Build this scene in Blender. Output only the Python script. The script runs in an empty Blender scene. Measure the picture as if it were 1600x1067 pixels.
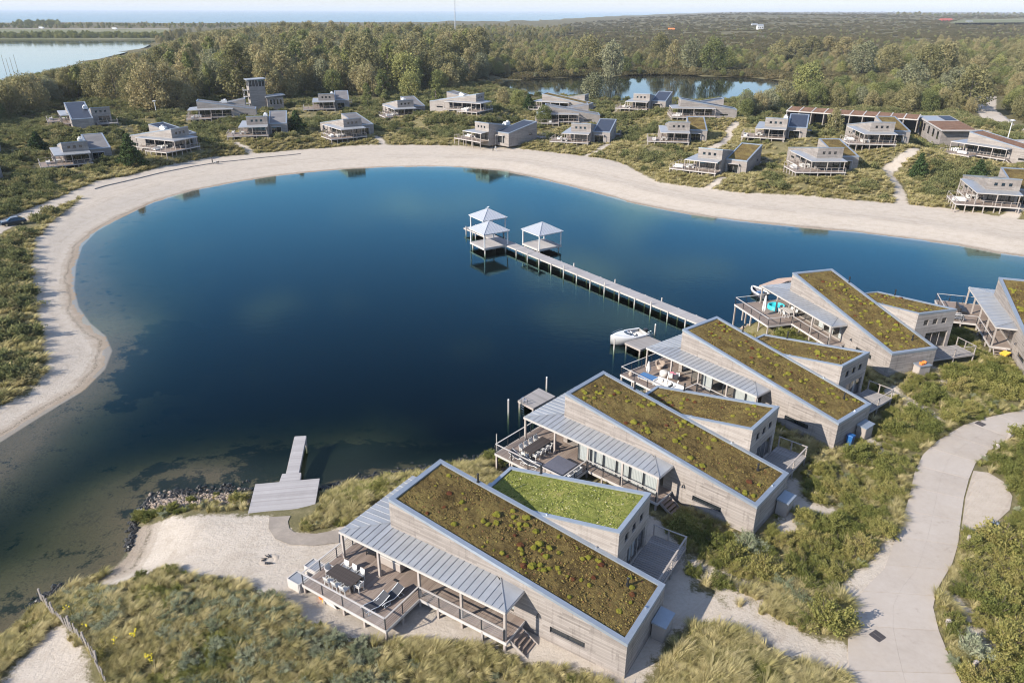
import bpy, bmesh, math, random
import numpy as np
from mathutils import Vector, Matrix

random.seed(7)
RNG = np.random.default_rng(11)
scene = bpy.context.scene
COL = scene.collection

# ------------------------------------------------------------------ camera
FPX, PITCH, ROLL, ZC = 1138.1, 0.42647, 0.0034, 40.0
cam_data = bpy.data.cameras.new('camera')
cam_data.sensor_width = 36.0
cam_data.lens = FPX / 1600 * 36
cam_data.clip_start = 0.5
cam_data.clip_end = 90000
cam = bpy.data.objects.new('camera', cam_data)
COL.objects.link(cam)
cam.matrix_world = Matrix.Translation((0, 0, ZC)) @ Matrix.Rotation(math.pi / 2 - PITCH, 4, 'X') @ Matrix.Rotation(ROLL, 4, 'Z')
scene.camera = cam

# ------------------------------------------------------------------ sky, sun, exposure
SUN_EL = math.radians(30)
SH_AZ = math.radians(29)                      # direction in which shadows fall, from +X
sx, sy = -math.cos(SH_AZ), -math.sin(SH_AZ)   # towards the sun
world = bpy.data.worlds.new('World')
scene.world = world
world.use_nodes = True
wn = world.node_tree
wn.nodes.clear()
def wnode(t, **k):
    n = wn.nodes.new(t)
    for a, b in k.items():
        setattr(n, a, b)
    return n
w_sky = wnode('ShaderNodeTexSky')
w_sky.sky_type = 'NISHITA'
w_sky.sun_disc = False
w_sky.sun_elevation = SUN_EL
w_sky.sun_rotation = math.atan2(sx, sy)
w_sky.altitude = 0
w_sky.air_density = 1.0
w_sky.dust_density = 0.35
w_sky.ozone_density = 6.0
w_bg = wnode('ShaderNodeBackground')
w_bg.inputs['Strength'].default_value = 0.135
# thin clouds, only seen as pale drifts low in the sky and in the water
w_tc = wnode('ShaderNodeTexCoord')
w_sep = wnode('ShaderNodeSeparateXYZ')
wn.links.new(w_tc.outputs['Generated'], w_sep.inputs[0])
w_map = wnode('ShaderNodeMapping')
w_map.inputs['Scale'].default_value = (1.4, 1.4, 5.5)
w_map.inputs['Location'].default_value = (0.939, 3.483, -3.545)
wn.links.new(w_tc.outputs['Generated'], w_map.inputs[0])
w_noise = wnode('ShaderNodeTexNoise')
w_noise.inputs['Scale'].default_value = 2.3
w_noise.inputs['Detail'].default_value = 2.5
w_noise.inputs['Roughness'].default_value = 0.55
wn.links.new(w_map.outputs[0], w_noise.inputs['Vector'])
w_ramp = wnode('ShaderNodeValToRGB')
w_ramp.color_ramp.elements[0].position = 0.52
w_ramp.color_ramp.elements[1].position = 0.68
wn.links.new(w_noise.outputs['Fac'], w_ramp.inputs[0])
w_mix = wnode('ShaderNodeMix', data_type='RGBA')
w_mix.inputs[7].default_value = (5.4, 5.1, 5.0, 1)
w_fac = wnode('ShaderNodeMath', operation='MULTIPLY')
w_fac.inputs[1].default_value = 0.75
wn.links.new(w_ramp.outputs[0], w_fac.inputs[0])
wn.links.new(w_fac.outputs[0], w_mix.inputs[0])
wn.links.new(w_sky.outputs[0], w_mix.inputs[6])
# pale mist low over the sea, all round the horizon
w_el = wnode('ShaderNodeMath', operation='MULTIPLY')
w_el.inputs[1].default_value = -12.0
wn.links.new(w_sep.outputs[2], w_el.inputs[0])
w_ex = wnode('ShaderNodeMath', operation='EXPONENT')
wn.links.new(w_el.outputs[0], w_ex.inputs[0])
w_cl = wnode('ShaderNodeMath', operation='MULTIPLY', use_clamp=True)
w_cl.inputs[1].default_value = 0.9
wn.links.new(w_ex.outputs[0], w_cl.inputs[0])
w_mix2 = wnode('ShaderNodeMix', data_type='RGBA')
w_mix2.inputs[7].default_value = (3.55, 3.68, 3.78, 1)
wn.links.new(w_cl.outputs[0], w_mix2.inputs[0])
wn.links.new(w_mix.outputs[2], w_mix2.inputs[6])
wn.links.new(w_mix2.outputs[2], w_bg.inputs['Color'])
w_out = wnode('ShaderNodeOutputWorld')
wn.links.new(w_bg.outputs[0], w_out.inputs['Surface'])

sun_data = bpy.data.lights.new('sun', 'SUN')
sun_data.energy = 4.6
sun_data.angle = math.radians(0.5)
sun_data.color = (1.0, 0.93, 0.83)
sun = bpy.data.objects.new('sun', sun_data)
COL.objects.link(sun)
to_sun = Vector((sx * math.cos(SUN_EL), sy * math.cos(SUN_EL), math.sin(SUN_EL)))
sun.rotation_euler = to_sun.to_track_quat('Z', 'Y').to_euler()
sun.location = to_sun * 200

scene.view_settings.view_transform = 'Standard'
scene.view_settings.look = 'None'
scene.view_settings.exposure = 0.85
scene.view_settings.gamma = 1.0
scene.view_settings.use_curve_mapping = False
scene.render.engine = 'CYCLES'
scene.cycles.max_bounces = 6
scene.cycles.diffuse_bounces = 2
scene.cycles.glossy_bounces = 3
scene.cycles.transmission_bounces = 4
scene.cycles.transparent_max_bounces = 12
scene.cycles.volume_bounces = 0
scene.cycles.filter_width = 1.1
scene.cycles.caustics_reflective = False
scene.cycles.caustics_refractive = False

# ------------------------------------------------------------------ helpers: places
_c, _s = math.cos(PITCH), math.sin(PITCH)
def at(px, py, z=0.0):
    """the point at height z that stands at pixel (px, py) of the 1600 x 1067 photograph"""
    X, Y = px - 800, py - 533.5
    cr, sr = math.cos(-ROLL), math.sin(-ROLL)
    X, Y = (X * cr - Y * sr) / FPX, (X * sr + Y * cr) / FPX
    r = (X, _c - Y * _s, -_s - Y * _c)
    t = (z - ZC) / r[2]
    return Vector((r[0] * t, r[1] * t, z))

# ------------------------------------------------------------------ helpers: numpy geometry
def sstep(a, b, x):
    t = np.clip((x - a) / (b - a), 0, 1)
    return t * t * (3 - 2 * t)

def _hash(ix, iy, seed):
    h = (ix.astype(np.int64) * 374761393 + iy.astype(np.int64) * 668265263 + seed * 974711) & 0xffffffff
    h = ((h ^ (h >> 13)) * 1274126177) & 0xffffffff
    return ((h ^ (h >> 16)) & 0xffff) / 65535.0

def vnoise(x, y, seed=0):
    ix, iy = np.floor(x), np.floor(y)
    fx, fy = x - ix, y - iy
    fx, fy = fx * fx * (3 - 2 * fx), fy * fy * (3 - 2 * fy)
    a, b = _hash(ix, iy, seed), _hash(ix + 1, iy, seed)
    c, d = _hash(ix, iy + 1, seed), _hash(ix + 1, iy + 1, seed)
    return (a * (1 - fx) + b * fx) * (1 - fy) + (c * (1 - fx) + d * fx) * fy

def fbm(x, y, seed=0, octaves=4):
    v, amp, tot = 0, 1.0, 0
    for k in range(octaves):
        v = v + amp * vnoise(x * 2 ** k, y * 2 ** k, seed + k * 17)
        tot += amp
        amp *= 0.5
    return v / tot

def poly_world(px, z=0.0):
    return np.array([tuple(at(x, y, z))[:2] for x, y in px])

def seg_dist(P, A, B):
    """distance of points P (n,2) to segments A->B (m,2): (dist, index of the nearest)"""
    best = np.full(len(P), 1e18)
    idx = np.zeros(len(P), int)
    for k in range(len(A)):
        d = B[k] - A[k]
        t = np.clip(((P - A[k]) @ d) / max(d @ d, 1e-9), 0, 1)
        q = P - A[k] - t[:, None] * d
        dd = (q * q).sum(1)
        m = dd < best
        best[m] = dd[m]
        idx[m] = k
    return np.sqrt(best), idx

def inside(P, poly):
    x, y = P[:, 0], P[:, 1]
    r = np.zeros(len(P), bool)
    n = len(poly)
    for i in range(n):
        x1, y1 = poly[i]
        x2, y2 = poly[(i + 1) % n]
        c = (y1 > y) != (y2 > y)
        if y2 != y1:
            r ^= c & (x < (x2 - x1) * (y - y1) / (y2 - y1) + x1)
    return r

def sdist(P, poly):
    """signed distance to a polygon, positive inside"""
    d, i = seg_dist(P, poly, np.roll(poly, -1, 0))
    return np.where(inside(P, poly), d, -d), i

def smooth_poly(p, n=2):
    for _ in range(n):
        q = np.roll(p, -1, 0)
        p = np.stack([p * 0.75 + q * 0.25, p * 0.25 + q * 0.75], 1).reshape(-1, 2)
    return p

# ------------------------------------------------------------------ the villas: where they stand (x, y, heading, ground level)
# heading = direction of the high, lake end; s runs along it from the low end, t across it, terrace at t < 0
LEN, WID, HLOW, HHIGH = 19.16, 6.115, 2.9, 6.06
S0, S1, T1, SHI, SLO = 3.6, 16.1, 11.6, 5.65, 3.38
FRONT = [(7.182, 33.199, 2.5714, 1.5), (19.291, 46.723, 2.4173, 1.658), (30.991, 59.678, 2.2421, 1.531),
         (42.543, 73.65, 1.8456, 2.242), (58.375, 73.228, 1.2484, 1.926)]
_mir = {'b1': (51.67, 182.528, -0.567, 2.88), 'b2': (78.624, 215.681, -0.374, 6.033), 'b3': (78.772, 176.673, 0.006, 4.507),
        'b4': (100.876, 198.56, -0.103, 7.406), 'b5': (51.894, 220.278, -0.14, 4.354), 'b6': (50.549, 282.183, -0.381, 6.035),
        'b7': (23.818, 228.676, -0.277, 2.626), 'b8': (-7.269, 227.103, -0.775, 2.88), 'b9': (-36.325, 278.591, 0.451, 4.102),
        'b10': (-47.728, 237.965, 0.627, 2.976), 'b11': (-68.841, 294.845, 0.229, 4.499), 'b12': (-75.19, 231.045, 0.251, 4.29),
        'b13': (-91.85, 212.5, 1.152, 3.8), 'b14': (-112.915, 197.786, 0.599, 2.1), 'b16': (-10.195, 272.692, 1.118, 7.14)}
_q = at(1584.8, 325.9, 2.4)
_mir['b15'] = (_q.x, _q.y, -0.30, 2.4)
BACK = {}
for k, (x, y, a, z) in _mir.items():
    c, s = math.cos(a), math.sin(a)
    ox, oy = x + c * -WID - s * LEN, y + s * -WID + c * LEN
    BACK[k] = (ox, oy, math.atan2(-c, s), z, True)
for k, (x, y, a, z) in {'a1': (-136.802, 233.628, 2.152, 5.863), 'a2': (-90.619, 267.687, 3.432, 5.162), 'a4': (29.188, 292.287, 2.754, 4.233),
                        'a5': (30.628, 265.322, 3.13, 3.776), 'a6': (76.299, 258.122, 3.057, 6.6), 'a7': (131.726, 183.876, 2.099, 4.746)}.items():
    BACK[k] = (x, y, a, z, False)
_q = at(4, 252, 3.0)
BACK['c1'] = (_q.x - 27.5, _q.y + 8, 5.9, 3.0, True)
_q = at(8, 300, 2.2)
BACK['c2'] = (_q.x - 29.0, _q.y + 10.0, 5.9, 2.2, True)

def house_frame(h):
    x, y, a = h[0], h[1], h[2]
    mir = h[4] if len(h) > 4 else False
    u = np.array([math.cos(a), math.sin(a)])
    v = np.array([u[1], -u[0]]) * (-1 if mir else 1)
    return np.array([x, y]), u, v
ALLH = [(h[0], h[1], h[2], h[3], False) for h in FRONT] + list(BACK.values())

def house_local(P, h):
    o, u, v = house_frame(h)
    d = P - o
    return d @ u, d @ v
def house_point(h, s, t, z=0.0):
    o, u, v = house_frame(h)
    p = o + u * s + v * t
    return Vector((p[0], p[1], h[3] + z))
def rect_dist(s, t, s0, s1, t0, t1):
    dx = np.maximum(np.maximum(s0 - s, s - s1), 0)
    dy = np.maximum(np.maximum(t0 - t, t - t1), 0)
    return np.hypot(dx, dy)

# ------------------------------------------------------------------ the lie of the land
SHORE_FAR = [(-90, 740), (0, 690), (60, 652), (130, 610), (163, 577), (174, 548), (164, 525), (140, 505), (122, 480), (115, 450), (118, 415), (128, 385),
             (150, 362), (190, 340), (240, 317), (300, 299), (360, 287), (420, 277), (480, 270), (540, 265), (600, 262), (660, 261), (720, 262),
             (780, 267), (830, 277), (880, 289), (930, 302), (980, 316), (1030, 327), (1080, 336), (1150, 346), (1250, 356), (1350, 365),
             (1450, 378), (1500, 385), (1560, 397), (1600, 402), (1720, 418), (1900, 440)]
SHORE_NEAR = [(770, 716), (735, 722), (690, 729), (640, 737), (590, 746), (550, 752), (520, 764), (470, 775), (395, 773), (340, 770), (280, 776), (232, 786),
              (214, 806), (206, 846), (188, 882), (150, 898), (110, 916), (70, 936), (40, 956), (8, 988), (-60, 1030), (-200, 1080)]
_near_h = []
for hi, pts in ((4, ((20.5, 30), (21, 9), (21, -6))), (3, ((20, 12), (20.5, 4), (21, -7))), (2, ((18.5, 14), (20, 6), (20.5, -6))), (1, ((17.5, 13), (20.5, 6), (21, -5.5)))):
    for s, t in pts:
        _near_h.append(tuple(house_point(FRONT[hi], s, t))[:2])
_far_w = poly_world(SHORE_FAR)
_near_w = np.vstack([[(150, 104)], np.array(_near_h), poly_world(SHORE_NEAR)])
LAKE = np.vstack([_far_w, _near_w, [(-60, 28), (-75, 40)]])
N_FAR = len(_far_w)
LAKE_A, LAKE_B = LAKE, np.roll(LAKE, -1, 0)

SAND_OUT = [(-80, 655), (0, 622), (48, 600), (70, 570), (68, 530), (58, 490), (50, 440), (48, 400), (55, 370), (85, 338), (120, 316), (132, 303), (150, 286),
            (200, 277), (260, 262), (330, 249), (400, 242), (480, 235.5), (560, 230.5), (640, 228.5), (720, 229.5), (790, 232), (850, 238), (900, 243), (950, 250),
            (975, 258), (1000, 272), (1030, 285), (1080, 293), (1150, 302), (1250, 308), (1350, 316), (1400, 320), (1480, 328), (1560, 340), (1600, 346), (1720, 362), (1900, 390)]
SAND_FAR = np.vstack([poly_world(SAND_OUT, 1.3), poly_world([(1900, 450), (1250, 440), (700, 470), (350, 560), (0, 780)])])
SAND_NEAR = poly_world([(150, 902), (235, 889), (290, 893), (345, 906), (400, 926), (450, 948), (480, 985), (520, 1003), (600, 1010), (700, 1006), (770, 1012), (830, 1040),
                        (900, 1052), (985, 1080), (1005, 1075), (1030, 1020), (1058, 985), (1105, 982), (1165, 1004), (1225, 1030), (1290, 1056), (1335, 1066), (1330, 1022),
                        (1270, 1000), (1200, 972), (1130, 946), (1085, 925), (1062, 860), (1040, 826), (960, 790), (720, 800), (600, 800), (500, 842), (452, 832), (415, 806), (385, 801),
                        (330, 798), (262, 798), (205, 806), (185, 850)], 1.2)
SAND_CORNER = poly_world([(-20, 1100), (30, 1040), (72, 985), (100, 985), (122, 1010), (140, 1040), (150, 1100)], 1.2)
ROAD_L = [(1335, 1130), (1328, 1067), (1325, 1020), (1325, 975), (1332, 945), (1352, 918), (1382, 888), (1396, 850), (1410, 810), (1421, 775), (1429, 738), (1442, 710), (1465, 688), (1505, 664), (1550, 650), (1610, 638), (1700, 626)]
ROAD_R = [(1540, 1130), (1502, 1067), (1482, 1022), (1467, 985), (1458, 948), (1464, 920), (1488, 880), (1497, 850), (1501, 815), (1506, 778), (1514, 748), (1524, 724), (1546, 704), (1570, 688), (1602, 672), (1660, 660), (1740, 648)]
ROAD_Z = 1.75
ROAD = np.vstack([poly_world(ROAD_L, ROAD_Z), poly_world(ROAD_R, ROAD_Z)[::-1]])
LAYBY = poly_world([(1521, 735), (1509, 775), (1502, 828), (1530, 826), (1558, 814), (1578, 796), (1582, 775), (1568, 752), (1545, 738)], ROAD_Z)
POND = smooth_poly(poly_world([(770, 133), (800, 126), (880, 122), (960, 119), (1040, 118), (1110, 120), (1195, 123), (1240, 130), (1242, 141), (1215, 151), (1150, 158), (1040, 160), (940, 156), (850, 152), (800, 145)], 2.2), 1)
BAY = poly_world([(-400, 61.5), (0, 62), (120, 62), (252, 62), (225, 75), (190, 84), (140, 96), (60, 118), (0, 132), (-200, 150), (-500, 170)], 0.6)
COAST = np.vstack([poly_world([(-1500, 38), (0, 37), (300, 37), (500, 36), (640, 35.5), (760, 35), (860, 32), (960, 28), (1060, 24.5), (1150, 21.8)], 0), [(9000, 40000), (0, 90000), (-40000, 90000), (-60000, 4000)]])

H_ARR = ALLH
def terrain(x, y):
    """ground level; also signed distance to the lake (positive on land) and whether the near side"""
    x, y = np.asarray(x, float), np.asarray(y, float)
    shp = x.shape
    P = np.stack([x.ravel(), y.ravel()], 1)
    z = np.zeros(len(P))
    dl = np.full(len(P), 1e3)
    near = np.zeros(len(P), bool)
    loc = (np.abs(P[:, 0]) < 420) & (P[:, 1] < 620)
    Q = P[loc]
    dn2 = np.full(len(P), 99.0)
    df2 = np.full(len(P), 99.0)
    dn2[loc] = seg_dist(Q, LAKE_A[N_FAR - 1:], LAKE_B[N_FAR - 1:])[0]
    df2[loc] = seg_dist(Q, LAKE_A[:N_FAR - 1], LAKE_B[:N_FAR - 1])[0]
    d = np.minimum(dn2[loc], df2[loc])
    dl[loc] = np.where(inside(Q, LAKE), -d, d)
    near[loc] = dn2[loc] < df2[loc]
    X, Y = P[:, 0], P[:, 1]
    dist = np.hypot(X, Y)
    # land
    n1 = fbm(X / 14, Y / 14, 3) - 0.5
    n2 = fbm(X / 45, Y / 45, 9) - 0.5
    n3 = fbm(X / 3.5, Y / 3.5, 21, 3) - 0.5
    far = 0.95 * sstep(0, 11, dl) + 0.6 * sstep(11, 24, dl) + 1.5 * sstep(22, 75, dl) + (1.5 * n1 + 2.2 * n2) * sstep(16, 40, dl) + 0.08 * n3
    nearz = 1.55 * sstep(0.0, 4.5, dl) + 0.1 * n3 + (0.9 * n1) * sstep(3, 9, dl) * 0.6
    nb = at(200, 840, 1)
    beach = 1.0 * sstep(0, 7, dl) + 0.5 * sstep(6, 16, dl) + 0.05 * n3
    wb = np.exp(-(((X - nb.x) / 13) ** 2 + ((Y - nb.y) / 9) ** 2))
    nearz = nearz * (1 - wb) + beach * wb
    land = np.where(near, nearz, far)
    # the grown-over dune at the foot of the picture
    g = at(330, 990, 1.5)
    land = land + 0.9 * np.exp(-(((X - g.x) / 8) ** 2 + ((Y - g.y) / 3.6) ** 2)) * near
    g = at(1150, 1075, 1.5)
    land = land + 0.7 * np.exp(-(((X - g.x) / 5) ** 2 + ((Y - g.y) / 2.2) ** 2)) * near
    # far country
    hill = sstep(700, 3200, dist) * sstep(0.02, 0.32, X / np.maximum(Y, 1)) * (10 + 20 * fbm(X / 420, Y / 420, 5))
    hill = hill + sstep(350, 900, dist) * 4.5 * (fbm(X / 70, Y / 70, 31) - 0.4)
    land = land + hill * (dist > 300)
    # bed
    m = dl < 0
    dd = -dl
    wnr = sstep(-4, -16, X)
    d_n = 0.34 * dn2 * (1 - wnr) + (0.075 * dn2 + 0.11 * np.maximum(dn2 - 6, 0)) * wnr
    wfr = sstep(-30, -55, X)
    d_f = (0.045 * df2 + 0.06 * np.maximum(df2 - 4, 0) + 0.13 * np.maximum(df2 - 16, 0)) * wfr + (0.10 * df2 + 0.22 * np.maximum(df2 - 2.5, 0)) * (1 - wfr)
    depth = -np.log(np.exp(-np.minimum(d_n, 30) * 1.5) + np.exp(-np.minimum(d_f, 30) * 1.5)) / 1.5
    depth = np.minimum(np.maximum(depth, 0.01), 30)
    sp = at(325, 748, -0.3)
    spit = np.exp(-(((X - sp.x) / 5.0) ** 2 + ((Y - sp.y) / 2.3) ** 2))
    depth = depth * (1 - 0.88 * spit)
    depth = np.minimum(depth, 5.5) + 0.12 * n3 * np.minimum(dd / 4, 1)
    z = np.where(m, -np.maximum(depth, 0.02), land)
    # level ground round each villa
    beachfree = np.ones(len(P))
    if loc.any():
        db, _ = sdist(Q, SAND_FAR)
        beachfree[loc] = 1 - sstep(-5, 1.0, db)
    ws, zs, wm = np.zeros(len(P)), np.zeros(len(P)), np.zeros(len(P))
    for k, h in enumerate(H_ARR):
        s, t = house_local(P, h)
        r = rect_dist(s, t, 0, 21, -3.5, 11.5)
        w = 1 - sstep(0.8, 15 if k > 4 else 5.0, r)
        w = w * sstep(-0.5, 3.0, dl)
        if k > 4:
            w = w * beachfree
        ws += w
        zs += w * h[3]
        wm = np.maximum(wm, w)
    ok = ws > 1e-4
    z = np.where(ok, z * (1 - wm) + wm * zs / np.maximum(ws, 1e-6), z)
    # road bed
    lo = (np.abs(X - 40) < 60) & (Y < 110) & (Y > 15)
    if lo.any():
        rd = np.full(len(P), -99.0)
        a, _ = sdist(P[lo], ROAD)
        b, _ = sdist(P[lo], LAYBY)
        rd[lo] = np.maximum(a, b)
        w = sstep(-3.0, -0.3, rd)
        z = z * (1 - w) + (ROAD_Z - 0.05) * w
    # other waters
    lo = (Y > 200) & (Y < 700) & (np.abs(X) < 400)
    if lo.any():
        d, _ = sdist(P[lo], POND)
        zz = z[lo]
        w = sstep(-14, -1, d)
        zz = zz * (1 - w) + 2.6 * w
        zz = np.where(d > -1, np.where(d > 0, 2.0 - 0.25 * np.minimum(d, 8), 2.6 - 0.6 * (d + 1)), zz)
        z[lo] = zz
    lo = (Y > 250) & (X < 100)
    if lo.any():
        d, _ = sdist(P[lo], BAY)
        zz = z[lo]
        w = sstep(-60, -4, d)
        zz = zz * (1 - w) + 1.4 * w
        z[lo] = np.where(d > 0, -1.5, zz)
    d, _ = sdist(P, COAST)
    z = np.where(d > 0, -4.0, z)
    return z.reshape(shp), dl.reshape(shp), near.reshape(shp)

xs = np.concatenate([-160 - np.geomspace(2, 14000, 46)[::-1], np.arange(-160, 195, 0.8), 195 + np.geomspace(2, 14000, 46)])
ys = np.concatenate([np.arange(12, 320, 0.8), 320 + np.geomspace(2, 20000, 90)])
GX, GY = np.meshgrid(xs, ys)
GZ, GDL, GNEAR = terrain(GX, GY)
ny, nx = GX.shape
GP = np.stack([GX.ravel(), GY.ravel()], 1)

def ground_z(x, y):
    """level of the ground sheet at a point"""
    i = min(max(int(np.searchsorted(xs, x)) - 1, 0), nx - 2)
    j = min(max(int(np.searchsorted(ys, y)) - 1, 0), ny - 2)
    u = min(max((x - xs[i]) / (xs[i + 1] - xs[i]), 0), 1)
    v = min(max((y - ys[j]) / (ys[j + 1] - ys[j]), 0), 1)
    return float((GZ[j, i] * (1 - u) + GZ[j, i + 1] * u) * (1 - v) + (GZ[j + 1, i] * (1 - u) + GZ[j + 1, i + 1] * u) * v)
def gat(px, py, z=3.0):
    """where the ground is met at that pixel"""
    p = at(px, py, z)
    for _ in range(5):
        z = 0.5 * z + 0.5 * ground_z(p.x, p.y)
        p = at(px, py, z)
    return Vector((p.x, p.y, ground_z(p.x, p.y)))
def gpoly(px, z=3.0):
    return np.array([tuple(gat(x, y, z))[:2] for x, y in px])

PATHS = [(gpoly([(1450, 239), (1418, 243), (1394, 252), (1387, 262), (1394, 280), (1405, 298), (1410, 318)], 4), 1.3),
         (gpoly([(1150, 192), (1140, 200), (1139, 214), (1128, 226), (1105, 236)], 4), 1.2),
         (gpoly([(1565, 140), (1541, 148), (1538, 165), (1556, 186), (1600, 203), (1640, 214)], 4), 4.6),
         (gpoly([(1130, 278), (1112, 290), (1098, 298)], 3), 1.0),
         (gpoly([(586, 213), (596, 220), (601, 229)], 3), 0.9),
         (gpoly([(366, 224), (384, 232), (402, 243)], 3), 0.9),
         (gpoly([(950, 226), (934, 236), (918, 243)], 3), 1.0),
         (gpoly([(1596, 324), (1580, 338)], 3), 1.4),
         (gpoly([(1440, 196), (1480, 206), (1500, 200), (1540, 205)], 6), 2.4),
         (gpoly([(-70, 392), (0, 353), (50, 332), (100, 312), (150, 291)], 1.5), 2.3)]
BARE = [(gpoly([(235, 790), (290, 786), (350, 784)], 0.8), 0.35), (gpoly([(1255, 660), (1330, 700), (1360, 720)], 1.6), 0.5), (gpoly([(1395, 610), (1440, 640), (1470, 660)], 1.8), 0.8), (gpoly([(1238, 752), (1250, 790), (1300, 800)], 1.6), 0.7),
        (gpoly([(1400, 850), (1380, 880), (1330, 930)], 1.7), 0.9), (gpoly([(1130, 925), (1180, 945)], 1.6), 0.6), (gpoly([(1440, 560), (1480, 600)], 1.9), 0.5), (gpoly([(1090, 880), (1140, 905), (1200, 930)], 1.6), 0.5), (gpoly([(1210, 760), (1240, 800), (1225, 840)], 1.6), 0.7), (gpoly([(1330, 640), (1360, 690), (1400, 720)], 1.7), 0.5), (gpoly([(1430, 850), (1400, 900), (1350, 940)], 1.7), 0.9), (gpoly([(1490, 935), (1510, 960), (1530, 1010)], 1.75), 0.6), (gpoly([(1540, 1000), (1570, 1040)], 1.75), 0.5)]

def sand_field(P):
    """distance into bare sand, positive where sand lies open"""
    f = np.full(len(P), -99.0)
    for poly in (SAND_FAR, SAND_NEAR, SAND_CORNER):
        d, _ = sdist(P, poly)
        f = np.maximum(f, d)
    for line, w in PATHS + BARE:
        d, _ = seg_dist(P, line[:-1], line[1:])
        f = np.maximum(f, w - d)
    return f

GSAND = sand_field(GP)

def np_mesh(name, verts, faces, attrs=None, smooth=False):
    me = bpy.data.meshes.new(name)
    verts = np.asarray(verts, np.float32)
    faces = np.asarray(faces, np.int32)
    n, k = faces.shape
    me.vertices.add(len(verts))
    me.vertices.foreach_set('co', verts.ravel())
    me.loops.add(n * k)
    me.loops.foreach_set('vertex_index', faces.ravel())
    me.polygons.add(n)
    me.polygons.foreach_set('loop_start', np.arange(0, n * k, k, dtype=np.int32))
    me.polygons.foreach_set('loop_total', np.full(n, k, np.int32))
    if smooth:
        me.polygons.foreach_set('use_smooth', np.ones(n, bool))
    for a, v in (attrs or {}).items():
        at_ = me.attributes.new(a, 'FLOAT', 'POINT')
        at_.data.foreach_set('value', np.asarray(v, np.float32).ravel())
    me.update(calc_edges=True)
    me.validate()
    return me

def tag(o, label=None, cat=None, group=None, kind=None):
    if label: o['label'] = label
    if cat: o['category'] = cat
    if group: o['group'] = group
    if kind: o['kind'] = kind
    return o
def link(name, me, mat=None, parent=None, loc=None, rz=None):
    o = bpy.data.objects.new(name, me)
    COL.objects.link(o)
    if mat is not None and me is not None and len(me.materials) == 0:
        me.materials.append(mat)
    if parent is not None:
        o.parent = parent
    if loc is not None:
        o.location = loc
    if rz is not None:
        o.rotation_euler = (0, 0, rz)
    return o
def empty(name, loc=(0, 0, 0), rz=0.0):
    o = bpy.data.objects.new(name, None)
    o.empty_display_size = 0.3
    COL.objects.link(o)
    o.location = loc
    o.rotation_euler = (0, 0, rz)
    return o
def copy_tree(o, parent=None):
    c = o.copy()
    COL.objects.link(c)
    c.parent = parent
    for ch in o.children:
        copy_tree(ch, c)
    return c

# ------------------------------------------------------------------ materials
def new_mat(name):
    m = bpy.data.materials.new(name)
    m.use_nodes = True
    nt = m.node_tree
    nt.nodes.clear()
    out = nt.nodes.new('ShaderNodeOutputMaterial')
    return m, nt, out
class NT:
    """short hand for building node trees"""
    def __init__(self, nt):
        self.nt = nt
    def n(self, t, ins=None, **k):
        nd = self.nt.nodes.new(t)
        for a, b in k.items():
            setattr(nd, a, b)
        for a, b in (ins or {}).items():
            if isinstance(b, bpy.types.NodeSocket):
                self.nt.links.new(b, nd.inputs[a])
            else:
                nd.inputs[a].default_value = b
        return nd
    def math(self, op, a, b=0.0, c=0.0, clamp=False):
        nd = self.n('ShaderNodeMath', {0: a, 1: b, 2: c}, operation=op)
        nd.use_clamp = clamp
        return nd.outputs[0]
    def mix(self, f, a, b):
        nd = self.n('ShaderNodeMix', {0: f, 6: a, 7: b}, data_type='RGBA')
        return nd.outputs[2]
    def noise(self, vec, scale, detail=3, rough=0.5, dim='3D'):
        i = {'Scale': scale, 'Detail': detail, 'Roughness': rough}
        if vec is not None:
            i['Vector'] = vec
        return self.n('ShaderNodeTexNoise', i, noise_dimensions=dim).outputs['Fac']
    def ramp(self, f, stops, interp='LINEAR'):
        nd = self.n('ShaderNodeValToRGB', {0: f})
        cr = nd.color_ramp
        cr.interpolation = interp
        while len(cr.elements) < len(stops):
            cr.elements.new(0.5)
        for e, (p, c) in zip(cr.elements, stops):
            e.position = p
            e.color = (*c, 1) if len(c) == 3 else c
        return nd.outputs[0]
    def sm(self, f, a, b):
        nd = self.n('ShaderNodeMapRange', {0: f, 1: a, 2: b, 3: 0.0, 4: 1.0}, interpolation_type='SMOOTHSTEP')
        return nd.outputs[0]
    def attr(self, name):
        return self.n('ShaderNodeAttribute', attribute_name=name).outputs['Fac']
    def coord(self, which='Object'):
        return self.n('ShaderNodeTexCoord').outputs[which]
    def scaled(self, vec, s):
        return self.n('ShaderNodeMapping', {0: vec, 3: s}).outputs[0]
    def schlick(self, f0, nrm=None):
        g = self.n('ShaderNodeNewGeometry')
        d = self.n('ShaderNodeVectorMath', {0: nrm if nrm is not None else g.outputs['Normal'], 1: g.outputs['Incoming']}, operation='DOT_PRODUCT').outputs['Value']
        c = self.math('SUBTRACT', 1.0, self.math('ABSOLUTE', d), clamp=True)
        return self.math('ADD', f0, self.math('MULTIPLY', 1 - f0, self.math('POWER', c, 4.7)), clamp=True)
    def bump(self, h, strength=0.4, dist=0.05):
        return self.n('ShaderNodeBump', {'Height': h, 'Strength': strength, 'Distance': dist}).outputs[0]
def C(r, g, b):
    return (r, g, b, 1)

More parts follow.
